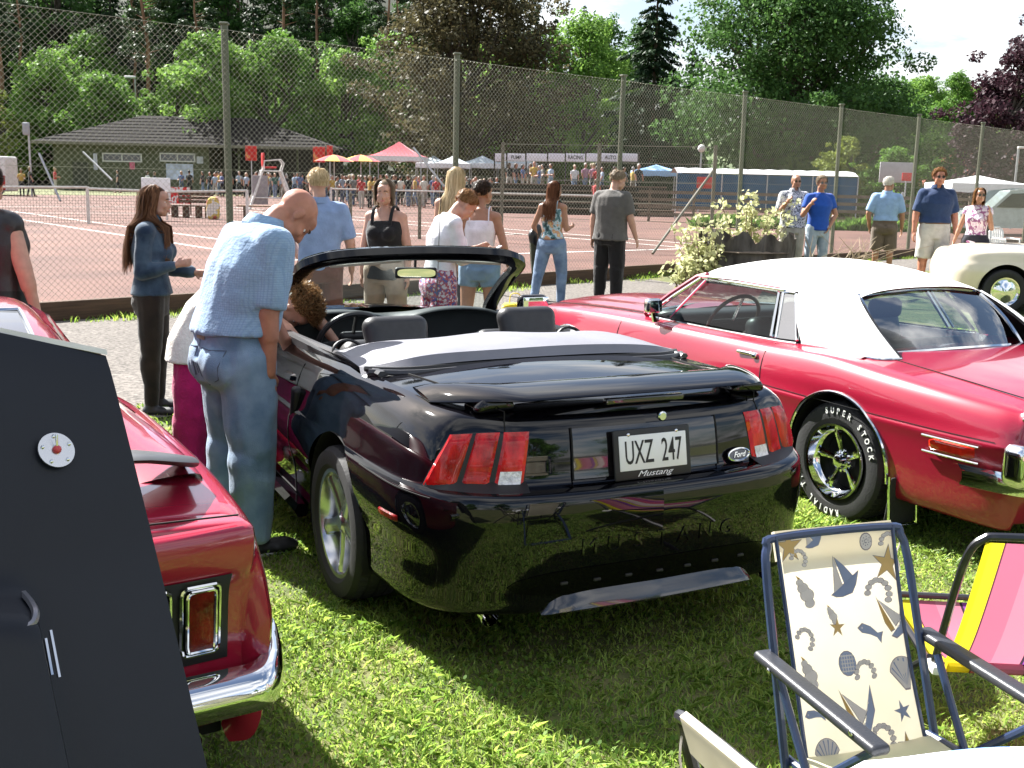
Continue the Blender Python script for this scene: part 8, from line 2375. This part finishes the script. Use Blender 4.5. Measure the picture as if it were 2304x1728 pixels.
def folding_chair(label, loc, az, frame):
 t = thing('folding_chair', label, 'chair', (loc[0], loc[1], 0), -radians(az), 'printed folding chairs')
 W2 = .215
 # back frame: hoop of tube; local +Y is the way the sitter faces
 hoop = catmull([(-W2 - .01, .02, .33), (-W2 - .005, -.06, .56), (-W2, -.135, .78), (-W2 + .012, -.160, .845), (-W2 + .05, -.170, .868), (W2 - .05, -.170, .868), (W2 - .012, -.160, .845), (W2, -.135, .78), (W2 + .005, -.06, .56), (W2 + .01, .02, .33)], 5)
 MB().tube([tuple(p) for p in hoop], .0115, 8).obj('back_frame', frame, t)
 # back canvas, laced round the top bar and sagging a little
 def bp(u, v):        # u 0..1 across (viewer's left to right when facing it), v 0..1 downwards
  y = -.166 + .205 * v; z = .872 - .53 * v
  sag = -.022 * sin(pi * v) * (1 - (2 * u - 1) ** 4 * .6)
  x = (.178 - .006 * sin(pi * v)) * (1 - 2 * u)
  return Vector((x, y + sag, z))
 nrm = Vector((0, .53, .205)).normalized()
 rows = [[tuple(bp(u, v)) for u in np.linspace(0, 1, 11)] for v in np.linspace(0, 1, 19)]
 rows = [[tuple(Vector(p) - nrm * .016 + Vector((0, 0, .0))) for p in rows[2]], [tuple(Vector(p) - nrm * .020 + Vector((0, 0, .012))) for p in rows[0]], [tuple(Vector(p) + Vector((0, -.006, .012))) for p in rows[0]]] + rows
 back = MB().grid(rows).obj('back_canvas', shellcloth, t)
 for kind, u0, v0, sz in (LAY if frame is navy else LAY[:4]):
  mb = MB(); used = []
  rot = R.uniform(-.35, .35)
  def put(mat, poly, lvl):
   pts = []
   for x, y in poly:
    xr, yr = x * cos(rot) - y * sin(rot), x * sin(rot) + y * cos(rot)
    uu, vv = u0 + xr * sz * 1.45, v0 - yr * sz * .98
    uu = min(1, max(0, uu)); vv = min(1, max(0.0, vv))
    pts.append(tuple(bp(uu, vv) + nrm * (.0006 + .0005 * lvl)))
   if mat not in used: used.append(mat)
   mb.cur = used.index(mat); mb.add(pts, [tuple(range(len(pts)))])
  motif(kind, put)
  mb.obj('print', used, back, smooth=False)
 for sx in (-1, 1): MB().tube([tuple(bp(0 if sx < 0 else 1, v) + nrm * .002) for v in np.linspace(0, 1, 14)], .0055, 6).obj('binding', frame, back)
 # seat
 rows = [[(x, y, .375 - .03 * (1 - (x / .2) ** 2) * sin(pi * (y + .02) / .46) + .03 * y) for x in np.linspace(-.19, .19, 9)] for y in np.linspace(.03, .44, 10)]
 MB().grid(rows, flip=True).obj('seat_canvas', shellcloth, t)
 MB().tube([tuple(p) for p in catmull([(-.21, .0, .36), (-.215, .40, .39), (-.20, .455, .39), (.20, .455, .39), (.215, .40, .39), (.21, .0, .36)], 4)], .0105, 8).obj('seat_frame', frame, t)
 for sx in (-1, 1):
  MB().tube([(sx * .232, -.30, .012), (sx * .235, .08, .32), (sx * .236, .34, .565)], .0105, 8).obj('leg', frame, t)
  MB().tube([(sx * .226, .46, .012), (sx * .226, .16, .30), (sx * .236, -.02, .565)], .0105, 8).obj('leg', frame, t)
  ar = MB().rbox((sx * .245, .14, .590), (.050, .47, .026), .012, 4, rot=Matrix.Rotation(-.04, 3, 'X')).obj('armrest', blackarm, t)
  for yy in (-.02, .30): MB().ball((sx * .271, yy, .590), (.003, .007, .007), 8, 6).obj('rivet', chromem, ar)
 for yy, zz in ((-.30, .012), (.46, .012)): MB().tube([(-.23, yy, zz), (.23, yy, zz)], .0105, 8).obj('foot_bar', frame, t)
 for sx in (-1, 1): MB().tube([tuple(p) for p in catmull([(sx * .190, -.168, .862), (sx * .205, -.160, .83), (sx * .200, -.165, .79), (sx * .207, -.155, .755), (sx * .202, -.16, .73)], 4)], .0022, 5).obj('lace', inkpale, t)
 return t
folding_chair('navy framed folding chair with cream seaside print facing the camera', (.895, 2.565), 160, navy)
folding_chair('black framed folding chair with pale canvas cut off at the bottom edge', (.53, 1.60), 66, blacktube)

# striped sling chair
def stripes(name):
 m = canvas(name, (.6, .6, .6), (.6, .6, .6)); nt = m.node_tree
 tc = nt.nodes.new('ShaderNodeTexCoord'); sp_ = nt.nodes.new('ShaderNodeSeparateXYZ'); nt.links.new(tc.outputs['Object'], sp_.inputs[0])
 mr = nt.nodes.new('ShaderNodeMapRange'); mr.inputs[1].default_value = -.27; mr.inputs[2].default_value = .27; nt.links.new(sp_.outputs[0], mr.inputs[0])
 rp = nt.nodes.new('ShaderNodeValToRGB'); rp.color_ramp.interpolation = 'CONSTANT'
 cols = [(.70, .58, .02), (.72, .60, .03), (.10, .03, .05), (.50, .14, .22), (.56, .20, .28), (.05, .03, .05), (.28, .07, .36), (.62, .5, .06), (.05, .04, .05), (.70, .52, .54), (.72, .62, .60), (.58, .10, .2), (.25, .05, .3), (.62, .2, .3), (.66, .5, .04)]
 pos = [0, .05, .11, .12, .25, .40, .415, .50, .56, .575, .66, .74, .86, .90, .97]
 while len(rp.color_ramp.elements) < len(cols): rp.color_ramp.elements.new(.5)
 for i, (c, p) in enumerate(zip(cols, pos)): rp.color_ramp.elements[i].position = p; rp.color_ramp.elements[i].color = (*c, 1)
 nt.links.new(mr.outputs[0], rp.inputs[0])
 for n in nt.nodes:
  if n.type == 'BSDF_PRINCIPLED': nt.links.new(rp.outputs[0], n.inputs['Base Color'])
  if n.type == 'BSDF_TRANSLUCENT': nt.links.new(rp.outputs[0], n.inputs[0])
 return m
dc = thing('sling_chair', 'sling chair with bright yellow pink and purple striped canvas', 'chair', (1.57, 3.04, 0), -radians(4))
slm = stripes('striped_sling')
def sl(u, v):   # v 0 top of back .. 1 front of seat
 pth = [(-.185, .80), (-.10, .60), (-.02, .44), (.06, .345), (.22, .30), (.42, .31), (.56, .345)]
 c = catmull([(0, a, b) for a, b in pth], 6); f = v * (len(c) - 1); i = min(int(f), len(c) - 2); p = c[i] * (1 - f + i) + c[i + 1] * (f - i)
 return (-.26 + .52 * u, p[1] + .0, p[2] - .02 * sin(pi * u) * sin(pi * v))
MB().grid([[sl(u, v) for u in np.linspace(0, 1, 19)] for v in np.linspace(0, 1, 30)]).obj('sling', slm, dc)
MB().tube([tuple(p) for p in catmull([(-.30, .02, .33), (-.30, -.10, .62), (-.295, -.165, .76), (-.265, -.185, .81), (-.2, -.19, .82), (.2, -.19, .82), (.265, -.185, .81), (.295, -.165, .76), (.30, -.10, .62), (.30, .02, .33)], 5)], .0115, 8).obj('back_frame', blacktube, dc)
MB().tube([(-.27, -.01, .36), (.27, -.01, .36)], .016, 8).obj('cross_bar', slm, dc)
for sx in (-1, 1):
 MB().tube([(sx * .30, .02, .34), (sx * .30, .58, .36)], .011, 8).obj('side_rail', blacktube, dc); MB().tube([(sx * .31, -.16, .015), (sx * .31, .50, .36)], .011, 8).obj('leg', blacktube, dc); MB().tube([(sx * .30, .58, .015), (sx * .30, .05, .36)], .011, 8).obj('leg', blacktube, dc)
 MB().rbox((sx * .30, .0, .352), (.035, .07, .03), .01, 3).obj('hinge', whitep, dc)
MB().tube([(-.29, .57, .36), (.29, .57, .36)], .011, 8).obj('cross_bar', blacktube, dc)

# camp table with a white and blue cloth
tb = thing('camp_table', 'small camp table under a white cloth with blue folds in the corner', 'table', (1.16, 1.86, 0), radians(8))
ctm = blotch('blue_white_cloth', [(.76, .77, .80), (.78, .79, .82), (.76, .78, .82), (.20, .36, .68)], 3.4)
g = np.random.default_rng(4); rows = []
for j in range(25):
 row = []
 for i in range(33):
  u, v = -.52 + 1.04 * i / 32, -.36 + .72 * j / 24
  dx, dy = max(0, abs(u) - .40), max(0, abs(v) - .27); d = math.hypot(dx, dy)
  z = .60 - .9 * max(0, d - .01) + .012 * sin(u * 11 + 3 * sin(v * 7)) * sin(v * 9) + .02 * sin((u + v) * 17) * min(1, d * 10)
  row.append((math.copysign(min(abs(u), .41 + .25 * dx), u), math.copysign(min(abs(v), .28 + .25 * dy), v), z))
 rows.append(row)
MB().grid(rows).obj('cloth', ctm, tb)
MB().box((0, 0, .57), (.78, .52, .02)).obj('table_top', whitep, tb, smooth=False)
for sx in (-.34, .34):
 for sy in (-.2, .2): MB().tube([(sx, sy, .56), (sx * 1.1, sy * 1.15, 0)], .012, 6).obj('leg', blacktube, tb)

# stump with sprouting shoots
SX, SY_ = P(1690, 400, 18.6).x, 18.6
stp = thing('tree_stump', 'broad dark tree stump with torn bark beside the fence', 'stump', (SX, SY_, 0))
rows = []; g = np.random.default_rng(6)
hts = [.92 + .08 * math.sin(k * .9) + g.uniform(-.05, .05) - (.22 if 4 < k < 16 else 0) for k in range(72)]
for v in np.linspace(0, 1, 10):
 row = []
 for k in range(72):
  a = 2 * pi * k / 72; rg = .78 + .10 * (1 - v) ** 3 + .045 * sin(k * 2.6 + sin(v * 3)) * (.6 + .4 * sin(k * .7)) + .02 * sin(v * 9 + k)
  row.append((rg * cos(a), rg * .8 * sin(a), v * hts[k]))
 rows.append(row)
MB().grid(rows, closed=True).obj('bark', pmat('stump_bark', (.07, .06, .052), rough=.95, var=.5, vscale=5, bump=1.0, bscale=18, stretch=(1, 1, .3), col2=(.17, .155, .14)), stp, angle=60)
MB().lathe([(0, .70), (.3, .71), (.6, .69), (.74, .66)], 40, 'z').obj('cut_face', pmat('stump_wood', (.22, .17, .12), rough=.9, var=.4, vscale=8), stp)
def shrub(lab, X, Y, w_, h_, n, kind, sd):
 g = np.random.default_rng(sd); t = thing('shrub', lab, 'shrub', (X, Y, 0)); st_ = MB(); V = []
 for k in range(22):
  a = g.uniform(0, 6.28); r_ = g.uniform(.1, 1) * w_ / 2; tip = (r_ * cos(a), r_ * .6 * sin(a), h_ * g.uniform(.5, 1.05))
  st_.tube(branch_pts((r_ * .2 * cos(a), r_ * .2 * sin(a), 0), tip, g, -.15), [.014, .011, .009, .006, .003], 4, caps=False)
  for q in (.45, .65, .85, 1.0): V.append(leaf_quads(np.array(tip) * q, (.15, .15, .12), n // 88, .105, g, shell=.1))
 fast_quads('foliage', np.concatenate(V), LEAF[kind], t); st_.obj('stem', pmat('twig', (.16, .11, .07), rough=.9), t)
LEAF['sprout'] = leafmat('leaf_sprout', (.28, .31, .12), (.62, .62, .38), trans=.4)
shrub('pale yellow green shoots growing left of the stump', P(1590, 400, 18.2).x, 18.2, 1.05, 1.2, 700, 'sprout', 61)
shrub('pale yellow green shoots growing behind the stump', P(1690, 400, 19.4).x, 19.4, 1.8, 1.5, 900, 'sprout', 62)
shrub('low sprouting leaves at the foot of the stump', P(1555, 400, 17.6).x, 17.6, .8, .6, 400, 'sprout', 63)
dryt = thing('dry_twigs', 'bare dry twigs fanning out right of the stump', 'twigs', (P(1920, 400, 17.5).x, 17.5, 0)); g = np.random.default_rng(9)
for k in range(26):
 a = g.uniform(-.5, 1.0); L = g.uniform(.5, 1.25); x0_ = g.uniform(-.6, .35)
 MB().tube([(x0_, 0, .55), (x0_ + sin(a) * L * .5, g.uniform(-.1, .1), .55 + cos(a) * L * .22), (x0_ + sin(a) * L * 1.2, g.uniform(-.2, .2), .6 + cos(a) * L * .38)], [.009, .006, .003], 4, caps=False).obj('twig', pmat('dry_twig', (.36, .29, .20), rough=.9), dryt)
MB().tube([(-1.2, 0, .5), (-.3, .05, .6), (.5, 0, .55), (.9, 0, .3)], [.05, .06, .05, .03], 7).obj('branch', pmat('dead_branch', (.16, .13, .10), rough=.9), dryt)
# yellow bag standing on the path
yb = MB().rbox((0, 0, .30), (.34, .20, .58), .06, 5, fn=lambda p: (p[0] * (1 + .15 * p[2]) + .015 * sin(p[2] * 22), p[1] + .01 * sin(p[0] * 30), p[2])).obj('carrier_bag', blotch('bag_yellow', [(.72, .55, .03), (.74, .58, .04), (.74, .60, .05), (.7, .66, .5)], 5.0), None, label='bright yellow carrier bag standing on the path behind the black car', category='bag')
yb.location = (P(1166, 400, 11.5).x, 11.5, 0); yb.scale = (.75, .75, .8)
MB().tube([tuple(p) for p in catmull([(-.08, 0, .56), (-.06, 0, .70), (.06, 0, .70), (.08, 0, .56)], 4)], .008, 5).obj('handle', pmat('bag_handle', (.7, .55, .05), rough=.6), yb)
